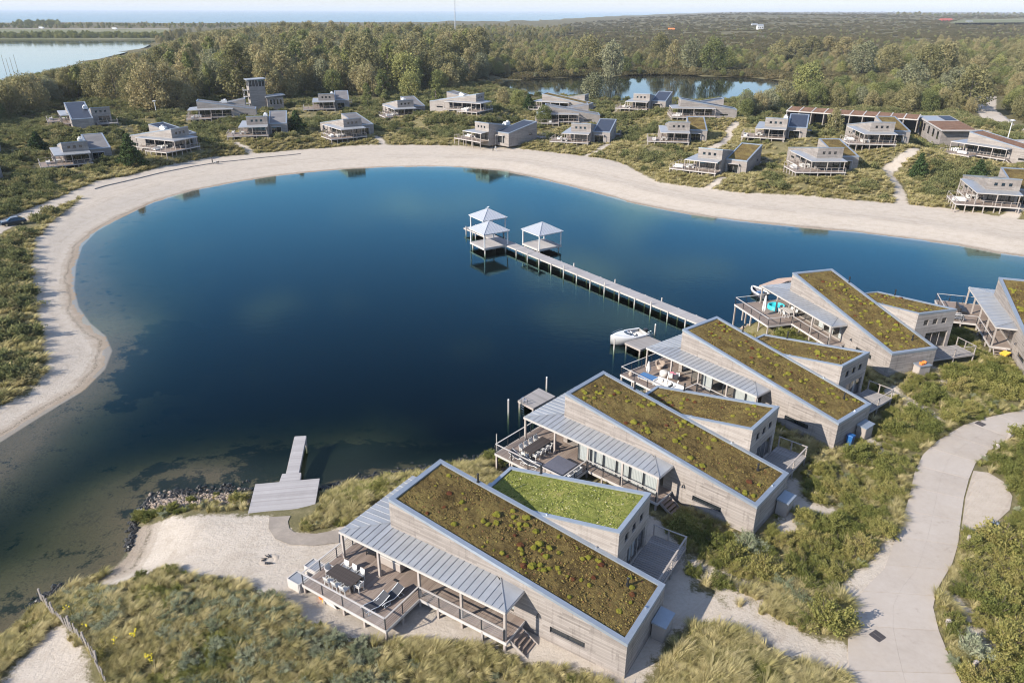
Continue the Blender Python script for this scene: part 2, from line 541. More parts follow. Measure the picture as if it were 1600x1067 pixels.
def simple_mat(name, col, rough=0.6, metal=0.0, var=0.12, scale=3.0, bump=0.0, coat=0.0, spec=0.5, stretch=(1, 1, 1)):
    m, nt, out = new_mat(name)
    N = NT(nt)
    v = N.scaled(N.coord(), stretch)
    f = N.noise(v, scale, 5, 0.6)
    r = N.n('ShaderNodeObjectInfo').outputs['Random']
    f2 = N.math('ADD', N.math('MULTIPLY', f, 0.75), N.math('MULTIPLY', r, 0.25))
    c = N.ramp(f2, [(0.25, tuple(x * (1 - var) for x in col)), (0.75, tuple(min(1, x * (1 + var)) for x in col))])
    ins = {'Base Color': c, 'Roughness': rough, 'Metallic': metal, 'Specular IOR Level': spec}
    if coat:
        ins['Coat Weight'] = coat
    if bump:
        ins['Normal'] = N.bump(f, bump, 0.02)
    b = N.n('ShaderNodeBsdfPrincipled', ins)
    nt.links.new(b.outputs[0], out.inputs[0])
    return m
M = {}
M['zinc'] = simple_mat('zinc_sheet', (0.38, 0.385, 0.39), 0.5, 0.45, 0.14, 1.3)
M['coping'] = simple_mat('zinc_coping', (0.29, 0.325, 0.365), 0.5, 0.45, 0.12, 2.0)
M['white_paint'] = simple_mat('white_paint', (0.62, 0.61, 0.59), 0.45, 0, 0.05)
M['white_plastic'] = simple_mat('white_plastic', (0.56, 0.54, 0.50), 0.5, 0, 0.06)
M['cushion'] = simple_mat('white_cushion_fabric', (0.56, 0.53, 0.49), 0.9, 0, 0.08, 6)
M['dark_metal'] = simple_mat('dark_steel', (0.045, 0.05, 0.06), 0.4, 0.6, 0.2)
M['black'] = simple_mat('black_plastic', (0.02, 0.02, 0.022), 0.45, 0, 0.2)
M['dark_fabric'] = simple_mat('charcoal_mesh_fabric', (0.045, 0.046, 0.052), 0.85, 0, 0.2, 12)
M['spa_cover'] = simple_mat('grey_vinyl_cover', (0.10, 0.10, 0.12), 0.55, 0, 0.15, 4)
M['blue_fabric'] = simple_mat('blue_canvas', (0.06, 0.16, 0.33), 0.85, 0, 0.1)
M['turquoise'] = simple_mat('turquoise_vinyl', (0.05, 0.55, 0.62), 0.35, 0, 0.08)
M['steel'] = simple_mat('stainless_steel', (0.62, 0.63, 0.64), 0.25, 1.0, 0.05)
M['orange'] = simple_mat('orange_paint', (0.75, 0.22, 0.05), 0.5)
M['yellow'] = simple_mat('yellow_plastic', (0.85, 0.52, 0.06), 0.45)
M['red'] = simple_mat('red_tiles', (0.35, 0.09, 0.07), 0.8)
M['blue_bin'] = simple_mat('blue_plastic', (0.02, 0.10, 0.28), 0.4)
M['rock'] = simple_mat('pale_rock', (0.27, 0.21, 0.16), 0.9, 0, 0.5, 2.5, 0.5)
M['iron'] = simple_mat('cast_iron', (0.09, 0.075, 0.07), 0.6, 0.4, 0.3, 9)
M['gull'] = simple_mat('white_feathers', (0.75, 0.75, 0.74), 0.8, 0, 0.05)
M['skin'] = simple_mat('skin', (0.50, 0.32, 0.24), 0.6, 0, 0.05)
M['coat'] = simple_mat('dark_coat_fabric', (0.035, 0.038, 0.045), 0.9, 0, 0.2)
M['jeans'] = simple_mat('blue_denim', (0.07, 0.09, 0.14), 0.9, 0, 0.2)
M['fur_black'] = simple_mat('black_fur', (0.02, 0.018, 0.016), 0.9)
M['fur_white'] = simple_mat('white_fur', (0.6, 0.57, 0.52), 0.9)
M['pink'] = simple_mat('pink_towel', (0.55, 0.16, 0.2), 0.9)
M['terracotta'] = simple_mat('pale_terracotta', (0.50, 0.40, 0.32), 0.8)
M['bark'] = simple_mat('grey_bark', (0.15, 0.125, 0.10), 0.95, 0, 0.35, 2.0, 0.6, stretch=(6, 6, 1))
M['twig'] = simple_mat('brown_twigs', (0.10, 0.075, 0.055), 0.95, 0, 0.3, 4)

def wood_mat(name, stops, board=0.14, length=2.7, groove=0.5, along=None, rough=0.75, fine=0.35):
    """weathered boards; rows across z (walls) or single boards that are geometry already (along='island')"""
    m, nt, out = new_mat(name)
    N = NT(nt)
    co = N.coord()
    sep = N.n('ShaderNodeSeparateXYZ', {0: co})
    if along == 'island':
        rnd = N.n('ShaderNodeNewGeometry').outputs['Random Per Island']
        oi = N.n('ShaderNodeObjectInfo').outputs['Random']
        fac = N.math('FRACT', N.math('ADD', rnd, N.math('MULTIPLY', oi, 3.7)))
        line = None
        grain = N.noise(N.scaled(co, (3, 3, 3)), 4.0, 5, 0.65)
    else:
        row = N.math('DIVIDE', sep.outputs[2], board)
        ri = N.math('FLOOR', row)
        rnd0 = N.n('ShaderNodeTexWhiteNoise', {'W': ri}, noise_dimensions='1D').outputs[0]
        h = N.math('ADD', sep.outputs[0], sep.outputs[1])
        col = N.math('ADD', N.math('DIVIDE', h, length), N.math('MULTIPLY', rnd0, 7.3))
        ci = N.math('FLOOR', col)
        vec = N.n('ShaderNodeCombineXYZ', {0: ri, 1: ci}).outputs[0]
        fac = N.n('ShaderNodeTexWhiteNoise', {'Vector': vec}, noise_dimensions='2D').outputs[0]
        fr = N.math('FRACT', row)
        line = N.math('LESS_THAN', fr, 0.10)
        grain = N.noise(N.scaled(co, (1.2, 1.2, 22)), 2.2, 5, 0.65)
    weather = N.noise(N.scaled(co, (0.35, 0.35, 0.6)), 1.0, 4, 0.6)
    f = N.math('ADD', N.math('ADD', N.math('MULTIPLY', fac, 0.32), N.math('MULTIPLY', grain, fine)), N.math('MULTIPLY', weather, 0.52))
    if along != 'island':
        tone = N.math('MULTIPLY', N.math('SUBTRACT', N.n('ShaderNodeObjectInfo').outputs['Random'], 0.5), 0.16)
        stain = N.sm(N.noise(N.scaled(co, (2.2, 2.2, 0.22)), 1.6, 4, 0.65), 0.50, 0.72)
        f = N.math('ADD', f, N.math('SUBTRACT', tone, N.math('MULTIPLY', stain, 0.20)))
    f = N.math('SUBTRACT', f, 0.07, clamp=True)
    c = N.ramp(f, stops)
    if line is not None:
        c = N.mix(N.math('MULTIPLY', line, groove), c, C(0.06, 0.05, 0.045))
    ins = {'Base Color': c, 'Roughness': rough, 'Specular IOR Level': 0.25}
    hgt = grain if line is None else N.math('SUBTRACT', N.math('MULTIPLY', grain, 0.3), line)
    ins['Normal'] = N.bump(hgt, 0.35, 0.02)
    b = N.n('ShaderNodeBsdfPrincipled', ins)
    nt.links.new(b.outputs[0], out.inputs[0])
    return m
M['wall'] = wood_mat('weathered_larch_cladding', [(0.0, (0.115, 0.098, 0.086)), (0.35, (0.225, 0.195, 0.172)), (0.65, (0.32, 0.282, 0.25)), (1.0, (0.44, 0.395, 0.355))], groove=0.32)
M['wall_far'] = wood_mat('greyed_larch_cladding', [(0.0, (0.15, 0.13, 0.117)), (0.4, (0.245, 0.215, 0.192)), (0.8, (0.345, 0.308, 0.275)), (1.0, (0.42, 0.38, 0.345))], board=0.22, groove=0.12)
M['deck'] = wood_mat('brown_deck_boards', [(0.0, (0.14, 0.105, 0.085)), (0.5, (0.24, 0.185, 0.15)), (1.0, (0.36, 0.30, 0.25))], along='island')
M['jetty'] = wood_mat('silver_jetty_boards', [(0.0, (0.25, 0.225, 0.21)), (0.5, (0.35, 0.325, 0.31)), (1.0, (0.47, 0.44, 0.42))], along='island')
M['jetty_dark'] = wood_mat('dark_jetty_boards', [(0.0, (0.17, 0.155, 0.145)), (0.5, (0.25, 0.23, 0.215)), (1.0, (0.36, 0.335, 0.32))], along='island')
M['raft'] = wood_mat('orange_brown_raft_boards', [(0.0, (0.36, 0.24, 0.17)), (0.5, (0.50, 0.35, 0.26)), (1.0, (0.58, 0.45, 0.36))], along='island')
M['post'] = wood_mat('grey_timber_posts', [(0.0, (0.22, 0.185, 0.16)), (0.5, (0.33, 0.285, 0.25)), (1.0, (0.46, 0.41, 0.37))], along='island')
M['rail'] = wood_mat('pale_timber_rail', [(0.0, (0.33, 0.30, 0.27)), (0.5, (0.44, 0.405, 0.37)), (1.0, (0.55, 0.515, 0.48))], along='island')
M['stake'] = wood_mat('split_wood_stakes', [(0.0, (0.20, 0.17, 0.15)), (1.0, (0.42, 0.37, 0.32))], along='island')
M['table'] = wood_mat('dark_brown_table_slats', [(0.0, (0.035, 0.028, 0.026)), (1.0, (0.085, 0.07, 0.062))], along='island')

def glass_mat(name, tint=(0.75, 0.85, 0.85), body=0.0):
    m, nt, out = new_mat(name)
    N = NT(nt)
    fr = N.schlick(0.04)
    g = N.n('ShaderNodeBsdfGlossy', {'Color': C(0.9, 0.93, 0.95), 'Roughness': 0.03})
    if body >= 1:
        t = N.n('ShaderNodeBsdfDiffuse', {'Color': C(*tint)})
    else:
        t = N.n('ShaderNodeBsdfTransparent', {'Color': C(*tint)})
    mx = N.n('ShaderNodeMixShader', {0: N.math('ADD', N.math('MULTIPLY', fr, 1.6), 0.03, clamp=True), 1: t.outputs[0], 2: g.outputs[0]})
    nt.links.new(mx.outputs[0], out.inputs[0])
    return m
M['glass'] = glass_mat('clear_glass', (0.93, 0.95, 0.945))
M['dark_glass'] = glass_mat('dark_window_glass', (0.018, 0.022, 0.025), 1)
M['solar'] = simple_mat('blue_black_roof_membrane', (0.035, 0.042, 0.06), 0.55, 0, 0.25, 1.0, spec=0.35)

def cloth_mat():
    m, nt, out = new_mat('white_curtain')
    N = NT(nt)
    d = N.n('ShaderNodeBsdfDiffuse', {'Color': C(0.74, 0.75, 0.73)})
    t = N.n('ShaderNodeBsdfTranslucent', {'Color': C(0.6, 0.62, 0.6)})
    mx = N.n('ShaderNodeMixShader', {0: 0.35, 1: d.outputs[0], 2: t.outputs[0]})
    nt.links.new(mx.outputs[0], out.inputs[0])
    return m
M['curtain'] = cloth_mat()

def moss_mat(name, stops, speck=None, speck_at=0.66):
    m, nt, out = new_mat(name)
    N = NT(nt)
    co = N.coord()
    oi = N.n('ShaderNodeObjectInfo').outputs['Random']
    off = N.n('ShaderNodeVectorMath', {0: co, 1: N.n('ShaderNodeCombineXYZ', {0: N.math('MULTIPLY', oi, 41.0), 1: oi, 2: oi}).outputs[0]}, operation='ADD').outputs[0]
    big = N.noise(off, 0.5, 4, 0.6)
    mid = N.noise(off, 2.6, 6, 0.75)
    fine = N.noise(off, 11.0, 5, 0.8)
    f = N.math('ADD', N.math('ADD', N.math('MULTIPLY', big, 0.5), N.math('MULTIPLY', mid, 0.4)), N.math('MULTIPLY', fine, 0.55))
    f = N.math('SUBTRACT', N.math('MULTIPLY', f, 3.0), 1.62, clamp=True)
    c = N.ramp(f, stops)
    if speck:
        sp = N.sm(N.math('ADD', N.math('MULTIPLY', mid, 0.55), N.math('MULTIPLY', fine, 0.45)), speck_at - 0.06, speck_at)
        c = N.mix(sp, c, C(*speck))
    sp3 = N.n('ShaderNodeSeparateXYZ', {0: co})
    def seam(v, w):
        f_ = N.math('ABSOLUTE', N.math('SUBTRACT', N.math('FRACT', N.math('DIVIDE', N.math('ADD', v, N.math('MULTIPLY', mid, 0.12)), w)), 0.5))
        return N.math('GREATER_THAN', f_, 0.5 - 0.016 / w)
    sm_ = N.math('MULTIPLY', N.math('MAXIMUM', seam(sp3.outputs[0], 2.4), seam(sp3.outputs[1], 1.2)), N.sm(N.noise(off, 0.9, 3, 0.6), 0.40, 0.6))
    c = N.mix(N.math('MULTIPLY', sm_, 0.75), c, C(0.02, 0.016, 0.01))
    red = N.sm(N.noise(off, 1.3, 3, 0.7), 0.66, 0.76)
    c = N.mix(N.math('MULTIPLY', red, 0.45), c, C(0.13, 0.055, 0.03))
    h = N.math('ADD', N.math('MULTIPLY', mid, 0.8), fine)
    b = N.n('ShaderNodeBsdfPrincipled', {'Base Color': c, 'Roughness': 0.95, 'Specular IOR Level': 0.1, 'Normal': N.bump(h, 1.0, 0.22)})
    nt.links.new(b.outputs[0], out.inputs[0])
    return m
M['moss'] = moss_mat('sedum_moss_roof', [(0.0, (0.035, 0.026, 0.010)), (0.25, (0.095, 0.065, 0.025)), (0.5, (0.16, 0.112, 0.042)), (0.72, (0.215, 0.157, 0.055)), (0.9, (0.25, 0.195, 0.066)), (1.0, (0.21, 0.195, 0.058))])
M['moss_green'] = moss_mat('fresh_green_sedum_roof', [(0.0, (0.08, 0.085, 0.022)), (0.3, (0.16, 0.175, 0.04)), (0.6, (0.24, 0.26, 0.06)), (0.85, (0.34, 0.30, 0.09)), (1.0, (0.38, 0.32, 0.15))], (0.45, 0.40, 0.31), 0.62)
M['moss_brown'] = moss_mat('rust_brown_sedum_roof', [(0.0, (0.12, 0.07, 0.045)), (0.5, (0.23, 0.13, 0.085)), (1.0, (0.27, 0.17, 0.11))])
M['sedum'] = moss_mat('yellow_green_cushion', [(0.0, (0.14, 0.15, 0.022)), (0.5, (0.29, 0.27, 0.04)), (1.0, (0.40, 0.34, 0.06))])
M['sedum_red'] = moss_mat('red_cushion', [(0.0, (0.10, 0.04, 0.02)), (0.5, (0.17, 0.06, 0.03)), (1.0, (0.20, 0.11, 0.04))])

def leaf_mat(name, stops, trans=0.3):
    m, nt, out = new_mat(name)
    N = NT(nt)
    r = N.n('ShaderNodeObjectInfo').outputs['Random']
    t = N.attr('tint')
    g = N.n('ShaderNodeNewGeometry').outputs['Random Per Island']
    f = N.math('ADD', N.math('ADD', N.math('MULTIPLY', r, 0.58), N.math('MULTIPLY', t, 0.27)), N.math('MULTIPLY', g, 0.15))
    c = N.ramp(f, stops)
    d = N.n('ShaderNodeBsdfDiffuse', {'Color': c})
    tr = N.n('ShaderNodeBsdfTranslucent', {'Color': c})
    mx = N.n('ShaderNodeMixShader', {0: trans, 1: d.outputs[0], 2: tr.outputs[0]})
    nt.links.new(mx.outputs[0], out.inputs[0])
    return m
M['leaf_wood'] = leaf_mat('autumn_wood_leaves', [(0.0, (0.13, 0.13, 0.06)), (0.3, (0.21, 0.195, 0.09)), (0.55, (0.30, 0.27, 0.13)), (0.8, (0.34, 0.28, 0.145)), (1.0, (0.43, 0.36, 0.17))])
M['leaf_green'] = leaf_mat('olive_green_leaves', [(0.0, (0.095, 0.115, 0.05)), (0.4, (0.185, 0.20, 0.075)), (0.75, (0.28, 0.28, 0.105)), (1.0, (0.40, 0.36, 0.13))])
M['leaf_silver'] = leaf_mat('silver_willow_leaves', [(0.0, (0.15, 0.155, 0.085)), (0.5, (0.235, 0.235, 0.135)), (1.0, (0.32, 0.31, 0.19))])
M['leaf_pine'] = leaf_mat('dark_pine_needles', [(0.0, (0.028, 0.049, 0.022)), (0.5, (0.056, 0.084, 0.034)), (1.0, (0.098, 0.119, 0.042))], 0.12)
M['leaf_shrub'] = leaf_mat('dune_shrub_leaves', [(0.0, (0.09, 0.10, 0.045)), (0.3, (0.145, 0.155, 0.065)), (0.6, (0.21, 0.21, 0.09)), (0.85, (0.29, 0.25, 0.115)), (1.0, (0.33, 0.25, 0.14))])
M['leaf_near'] = leaf_mat('green_shrub_leaves', [(0.0, (0.085, 0.098, 0.03)), (0.3, (0.155, 0.168, 0.05)), (0.55, (0.24, 0.235, 0.073)), (0.8, (0.325, 0.285, 0.10)), (1.0, (0.37, 0.28, 0.13))])
M['leaf_buck'] = leaf_mat('silver_sea_buckthorn_leaves', [(0.0, (0.16, 0.18, 0.10)), (0.4, (0.26, 0.28, 0.165)), (0.75, (0.36, 0.375, 0.245)), (1.0, (0.45, 0.43, 0.28))])
M['leaf_scrub'] = leaf_mat('dark_dune_scrub_leaves', [(0.0, (0.07, 0.07, 0.034)), (0.35, (0.11, 0.10, 0.048)), (0.7, (0.155, 0.132, 0.066)), (1.0, (0.21, 0.16, 0.088))])
M['grass'] = leaf_mat('marram_grass_blades', [(0.0, (0.20, 0.19, 0.075)), (0.3, (0.34, 0.30, 0.125)), (0.6, (0.48, 0.41, 0.20)), (1.0, (0.62, 0.52, 0.29))], 0.35)
M['grass_green'] = leaf_mat('green_grass_blades', [(0.0, (0.14, 0.15, 0.045)), (0.4, (0.24, 0.245, 0.075)), (0.75, (0.36, 0.33, 0.115)), (1.0, (0.50, 0.42, 0.18))], 0.35)
M['flower'] = simple_mat('yellow_flowers', (0.75, 0.6, 0.03), 0.8)

def ground_mat():
    m, nt, out = new_mat('dune_ground')
    N = NT(nt)
    co = N.coord()
    sandf, lake, weed, far = N.attr('sand'), N.attr('lake'), N.attr('weed'), N.attr('far')
    n_big = N.noise(co, 0.09, 4, 0.6)
    n_mid = N.noise(co, 0.7, 5, 0.65)
    n_fine = N.noise(co, 5.0, 5, 0.7)
    n_vf = N.noise(co, 28.0, 3, 0.7)
    # sand
    fs = N.math('ADD', N.math('MULTIPLY', n_mid, 0.5), N.math('MULTIPLY', n_fine, 0.5))
    sand = N.ramp(fs, [(0.3, (0.37, 0.31, 0.245)), (0.5, (0.455, 0.392, 0.32)), (0.7, (0.51, 0.445, 0.37))])
    sand = N.mix(N.math('MULTIPLY', N.sm(N.noise(co, 9.0, 4, 0.75), 0.58, 0.72), 0.22), sand, C(0.30, 0.24, 0.18))
    wet = N.math('SUBTRACT', 1.0, N.sm(N.math('ADD', lake, N.math('MULTIPLY', N.math('SUBTRACT', n_mid, 0.5), 1.6)), 0.3, 2.6))
    sand = N.mix(N.math('MULTIPLY', wet, 0.72), sand, C(0.235, 0.18, 0.125))
    ln = N.n('ShaderNodeCombineXYZ', {0: N.math('ADD', N.math('MULTIPLY', lake, 0.55), N.math('MULTIPLY', n_mid, 0.7)), 1: N.math('MULTIPLY', n_big, 2.0)}).outputs[0]
    stre = N.sm(N.noise(ln, 1.6, 4, 0.65), 0.52, 0.66)
    sand = N.mix(N.math('MULTIPLY', N.math('MULTIPLY', stre, N.sm(n_fine, 0.3, 0.6)), 0.42), sand, C(0.27, 0.22, 0.165))
    # tide wrack along the edge
    wr = N.math('ADD', lake, N.math('MULTIPLY', N.math('SUBTRACT', n_big, 0.5), 3.0))
    band = N.math('MULTIPLY', N.sm(wr, 0.75, 1.05), N.math('SUBTRACT', 1.0, N.sm(wr, 1.1, 1.5)))
    sand = N.mix(N.math('MULTIPLY', N.math('MULTIPLY', band, N.sm(n_fine, 0.42, 0.6)), 0.75), sand, C(0.10, 0.08, 0.05))
    # grown ground
    veg = N.ramp(N.math('ADD', N.math('MULTIPLY', n_mid, 0.6), N.math('MULTIPLY', n_fine, 0.4)),
                 [(0.3, (0.085, 0.078, 0.036)), (0.5, (0.155, 0.135, 0.065)), (0.68, (0.25, 0.205, 0.115)), (0.8, (0.33, 0.27, 0.18))])
    scrub = N.ramp(N.math('ADD', N.math('MULTIPLY', N.noise(co, 0.02, 5, 0.65), 0.6), N.math('MULTIPLY', N.noise(co, 0.12, 4, 0.7), 0.4)),
                   [(0.32, (0.075, 0.07, 0.033)), (0.48, (0.115, 0.10, 0.047)), (0.6, (0.155, 0.13, 0.065)), (0.78, (0.24, 0.195, 0.12))])
    veg = N.mix(far, veg, scrub)
    edge = N.math('ADD', sandf, N.math('ADD', N.math('MULTIPLY', N.math('SUBTRACT', n_mid, 0.5), 2.4), N.math('MULTIPLY', N.math('SUBTRACT', n_fine, 0.5), 1.6)))
    c = N.mix(N.sm(edge, -0.35, 0.35), veg, sand)
    # bed of the lake
    bed = N.ramp(fs, [(0.3, (0.07, 0.055, 0.030)), (0.7, (0.15, 0.118, 0.07))])
    spot = N.sm(N.math('ADD', N.math('MULTIPLY', n_mid, 0.5), N.math('MULTIPLY', n_fine, 0.5)), 0.56, 0.64)
    bed = N.mix(N.math('MULTIPLY', N.sm(N.math('ADD', N.math('MULTIPLY', n_mid, 0.4), N.math('MULTIPLY', n_fine, 0.6)), 0.46, 0.60), 0.72), bed, C(0.038, 0.034, 0.020))
    wd = N.math('ADD', weed, N.math('ADD', N.math('ADD', N.math('MULTIPLY', N.math('SUBTRACT', n_mid, 0.5), 7.0), N.math('MULTIPLY', N.math('SUBTRACT', N.noise(co, 0.22, 4, 0.65), 0.5), 12.0)), N.math('MULTIPLY', N.math('SUBTRACT', n_fine, 0.5), 4.0)))
    bed = N.mix(N.sm(wd, -0.9, 0.5), bed, C(0.014, 0.018, 0.013))
    bed = N.mix(N.sm(N.attr('deep'), 1.2, 4.0), bed, C(0.045, 0.075, 0.045))
    c = N.mix(N.sm(N.math('MULTIPLY', lake, -1.0), -0.1, 0.25), c, bed)
    # footprints and grains
    h = N.math('ADD', N.math('MULTIPLY', N.noise(co, 3.0, 5, 0.7), 1.0), N.math('MULTIPLY', n_vf, 0.25))
    b = N.n('ShaderNodeBsdfPrincipled', {'Base Color': c, 'Roughness': 0.95, 'Specular IOR Level': 0.15, 'Normal': N.bump(h, 0.55, 0.16)})
    nt.links.new(b.outputs[0], out.inputs[0])
    return m
M['ground'] = ground_mat()

def water_mat(name, absorb, density, ripple=0.17, rough=0.02, scale=1.0, opaque=None, tint=(0.86, 0.95, 1.0), f0=0.016):
    m, nt, out = new_mat(name)
    N = NT(nt)
    co = N.coord()
    h = N.math('ADD', N.noise(N.scaled(co, (1.1, 1.9, 1)), 0.55 * scale, 4, 0.6), N.math('MULTIPLY', N.noise(co, 3.2 * scale, 3, 0.6), 0.22))
    nrm = N.bump(h, ripple, 0.05)
    rough = N.math('ADD', rough, N.math('MULTIPLY', N.sm(N.noise(N.scaled(co, (0.6, 1.6, 1)), 0.035, 4, 0.6), 0.42, 0.7), 0.05))
    fr = N.schlick(f0, nrm)
    g = N.n('ShaderNodeBsdfGlossy', {'Color': C(*tint), 'Roughness': rough, 'Normal': nrm})
    if opaque:
        t = N.n('ShaderNodeBsdfDiffuse', {'Color': C(*opaque)})
    else:
        t = N.n('ShaderNodeBsdfTransparent', {'Color': C(0.97, 0.98, 0.98)})
        v = N.n('ShaderNodeVolumeAbsorption', {'Color': C(*absorb), 'Density': density})
        nt.links.new(v.outputs[0], out.inputs['Volume'])
    mx = N.n('ShaderNodeMixShader', {0: fr, 1: t.outputs[0], 2: g.outputs[0]})
    nt.links.new(mx.outputs[0], out.inputs[0])
    return m
M['water'] = water_mat('lake_water', (0.40, 0.53, 0.36), 0.80, tint=(0.52, 0.97, 1.0), f0=0.002)
M['pond'] = water_mat('pond_water', None, 0, 0.10, 0.03, 0.6, (0.012, 0.016, 0.014), tint=(0.66, 0.69, 0.72))
M['bay'] = water_mat('bay_water', None, 0, 0.10, 0.05, 0.6, (0.012, 0.016, 0.014), tint=(0.92, 0.93, 0.95))
M['sea'] = water_mat('sea_water', None, 0, 0.5, 0.15, 0.15, (0.05, 0.085, 0.10), tint=(0.62, 0.70, 0.74))

def road_mat(name, stops, scale=1.0):
    m, nt, out = new_mat(name)
    N = NT(nt)
    co = N.coord()
    a = N.noise(co, 0.35 * scale, 4, 0.6)
    b_ = N.noise(co, 2.5 * scale, 5, 0.7)
    d = N.noise(co, 22 * scale, 3, 0.7)
    r = N.n('ShaderNodeObjectInfo').outputs['Random']
    f = N.math('ADD', N.math('ADD', N.math('MULTIPLY', a, 0.4), N.math('MULTIPLY', b_, 0.3)), N.math('ADD', N.math('MULTIPLY', d, 0.15), N.math('MULTIPLY', r, 0.15)))
    c = N.ramp(f, stops)
    st = N.sm(N.noise(co, 0.8 * scale, 6, 0.75), 0.58, 0.74)
    c = N.mix(N.math('MULTIPLY', st, 0.45), c, C(0.20, 0.165, 0.13))
    dr = N.sm(N.noise(co, 0.22 * scale, 5, 0.7), 0.50, 0.66)
    c = N.mix(N.math('MULTIPLY', dr, 0.35), c, C(0.40, 0.335, 0.265))
    b = N.n('ShaderNodeBsdfPrincipled', {'Base Color': c, 'Roughness': 0.9, 'Specular IOR Level': 0.2, 'Normal': N.bump(N.math('ADD', b_, d), 0.25, 0.01)})
    nt.links.new(b.outputs[0], out.inputs[0])
    return m
M['concrete'] = road_mat('pale_concrete', [(0.3, (0.325, 0.275, 0.225)), (0.5, (0.395, 0.34, 0.285)), (0.7, (0.44, 0.385, 0.33))])
M['path'] = road_mat('worn_asphalt_path', [(0.3, (0.20, 0.17, 0.135)), (0.5, (0.27, 0.23, 0.19)), (0.7, (0.36, 0.31, 0.255))], 2)
M['brick'] = road_mat('sand_coloured_pavers', [(0.3, (0.33, 0.27, 0.21)), (0.5, (0.42, 0.355, 0.285)), (0.7, (0.48, 0.41, 0.335))], 3)

def island_mat(name, stops):
    m, nt, out = new_mat(name)
    N = NT(nt)
    f = N.n('ShaderNodeNewGeometry').outputs['Random Per Island']
    c = N.ramp(f, stops)
    h = N.noise(N.coord(), 30.0, 3, 0.7)
    b = N.n('ShaderNodeBsdfPrincipled', {'Base Color': c, 'Roughness': 0.95, 'Specular IOR Level': 0.1, 'Normal': N.bump(h, 0.8, 0.03)})
    nt.links.new(b.outputs[0], out.inputs[0])
    return m
M['hummock'] = island_mat('moss_hummocks', [(0.0, (0.07, 0.05, 0.02)), (0.3, (0.12, 0.083, 0.032)), (0.55, (0.165, 0.118, 0.042)), (0.75, (0.21, 0.155, 0.05)), (0.9, (0.235, 0.195, 0.052)), (0.96, (0.20, 0.11, 0.045)), (1.0, (0.16, 0.07, 0.04))])
M['hummock_green'] = island_mat('green_hummocks', [(0.0, (0.085, 0.095, 0.024)), (0.35, (0.16, 0.185, 0.042)), (0.65, (0.235, 0.25, 0.06)), (0.9, (0.30, 0.285, 0.085)), (1.0, (0.42, 0.38, 0.25))])
M['field'] = road_mat('dull_green_field', [(0.3, (0.10, 0.11, 0.05)), (0.5, (0.145, 0.15, 0.07)), (0.7, (0.19, 0.18, 0.095))], 0.01)
M['wet_weed'] = simple_mat('wet_black_weed', (0.022, 0.018, 0.012), 0.5, 0, 0.5, 3.0, 0.6)

# ------------------------------------------------------------------ ground sheet
WEEDS = [poly_world([(168, 612), (205, 545), (222, 518), (262, 500), (320, 496), (366, 502), (352, 532), (372, 548), (310, 575), (270, 600), (225, 622), (188, 640)], -0.6),
         poly_world([(190, 768), (240, 742), (290, 728), (352, 722), (404, 738), (398, 764), (470, 778), (540, 756), (640, 738), (760, 722), (800, 696), (800, 660), (700, 676), (560, 690), (430, 690), (320, 704), (240, 728)], -0.6),
         poly_world([(44, 938), (100, 922), (112, 930), (72, 952), (50, 985), (34, 1000)], -0.2),
         poly_world([(205, 800), (240, 772), (300, 760), (392, 760), (395, 784), (330, 784), (250, 794), (212, 830), (200, 830)], -0.1)]
weed = np.full(len(GP), -99.0)
for k, poly in enumerate(WEEDS):
    d, _ = sdist(GP, poly)
    weed = np.maximum(weed, d if k < 2 else np.minimum(d + 0.5, 1.6))
weed = np.maximum(weed, sstep(2.2, 4.5, -GZ.ravel()) * 3 - 2.0)
gdist = np.hypot(GP[:, 0], GP[:, 1])
idx = np.arange(nx * ny).reshape(ny, nx)
gf = np.stack([idx[:-1, :-1], idx[:-1, 1:], idx[1:, 1:], idx[1:, :-1]], -1).reshape(-1, 4)
gme = np_mesh('ground', np.stack([GX.ravel(), GY.ravel(), GZ.ravel()], 1), gf,
              {'sand': np.clip(GSAND, -20, 20), 'lake': np.clip(GDL.ravel(), -50, 50), 'weed': np.clip(weed, -20, 20), 'far': sstep(260, 430, gdist), 'deep': np.clip(-GZ.ravel(), 0, 9)}, smooth=True)
ground = link('ground', gme, M['ground'])
tag(ground, kind='structure')

def slab(name, poly, z_top, depth, mat):
    """closed prism with a flat top"""
    bm = bmesh.new()
    top = [bm.verts.new((x, y, z_top)) for x, y in poly]
    bot = [bm.verts.new((x, y, z_top - depth)) for x, y in poly]
    n = len(poly)
    bm.faces.new(top)
    bm.faces.new(bot[::-1])
    for i in range(n):
        bm.faces.new((top[i], bot[i], bot[(i + 1) % n], top[(i + 1) % n]))
    bmesh.ops.triangulate(bm, faces=[f for f in bm.faces if len(f.verts) > 4])
    bmesh.ops.recalc_face_normals(bm, faces=bm.faces)
    me = bpy.data.meshes.new(name)
    bm.to_mesh(me)
    bm.free()
    return link(name, me, mat)
def grown(poly, by):
    c = poly.mean(0)
    n = len(poly)
    out = []
    for i in range(n):
        a, b, d = poly[i - 1], poly[i], poly[(i + 1) % n]
        t = d - a
        nn = np.array([t[1], -t[0]]) / max(np.hypot(*t), 1e-9)
        out.append(b + nn * by)
    return np.array(out)
_ori = 0.5 * np.sum(LAKE[:, 0] * np.roll(LAKE[:, 1], -1) - np.roll(LAKE[:, 0], -1) * LAKE[:, 1])
tag(slab('lake_water', grown(LAKE, 1.0 if _ori > 0 else -1.0), 0.0, 9.0, M['water']), kind='structure')
_ori = 0.5 * np.sum(POND[:, 0] * np.roll(POND[:, 1], -1) - np.roll(POND[:, 0], -1) * POND[:, 1])
tag(slab('pond_water', grown(POND, 1.0 if _ori > 0 else -1.0), 2.2, 0.05, M['pond']), kind='structure')
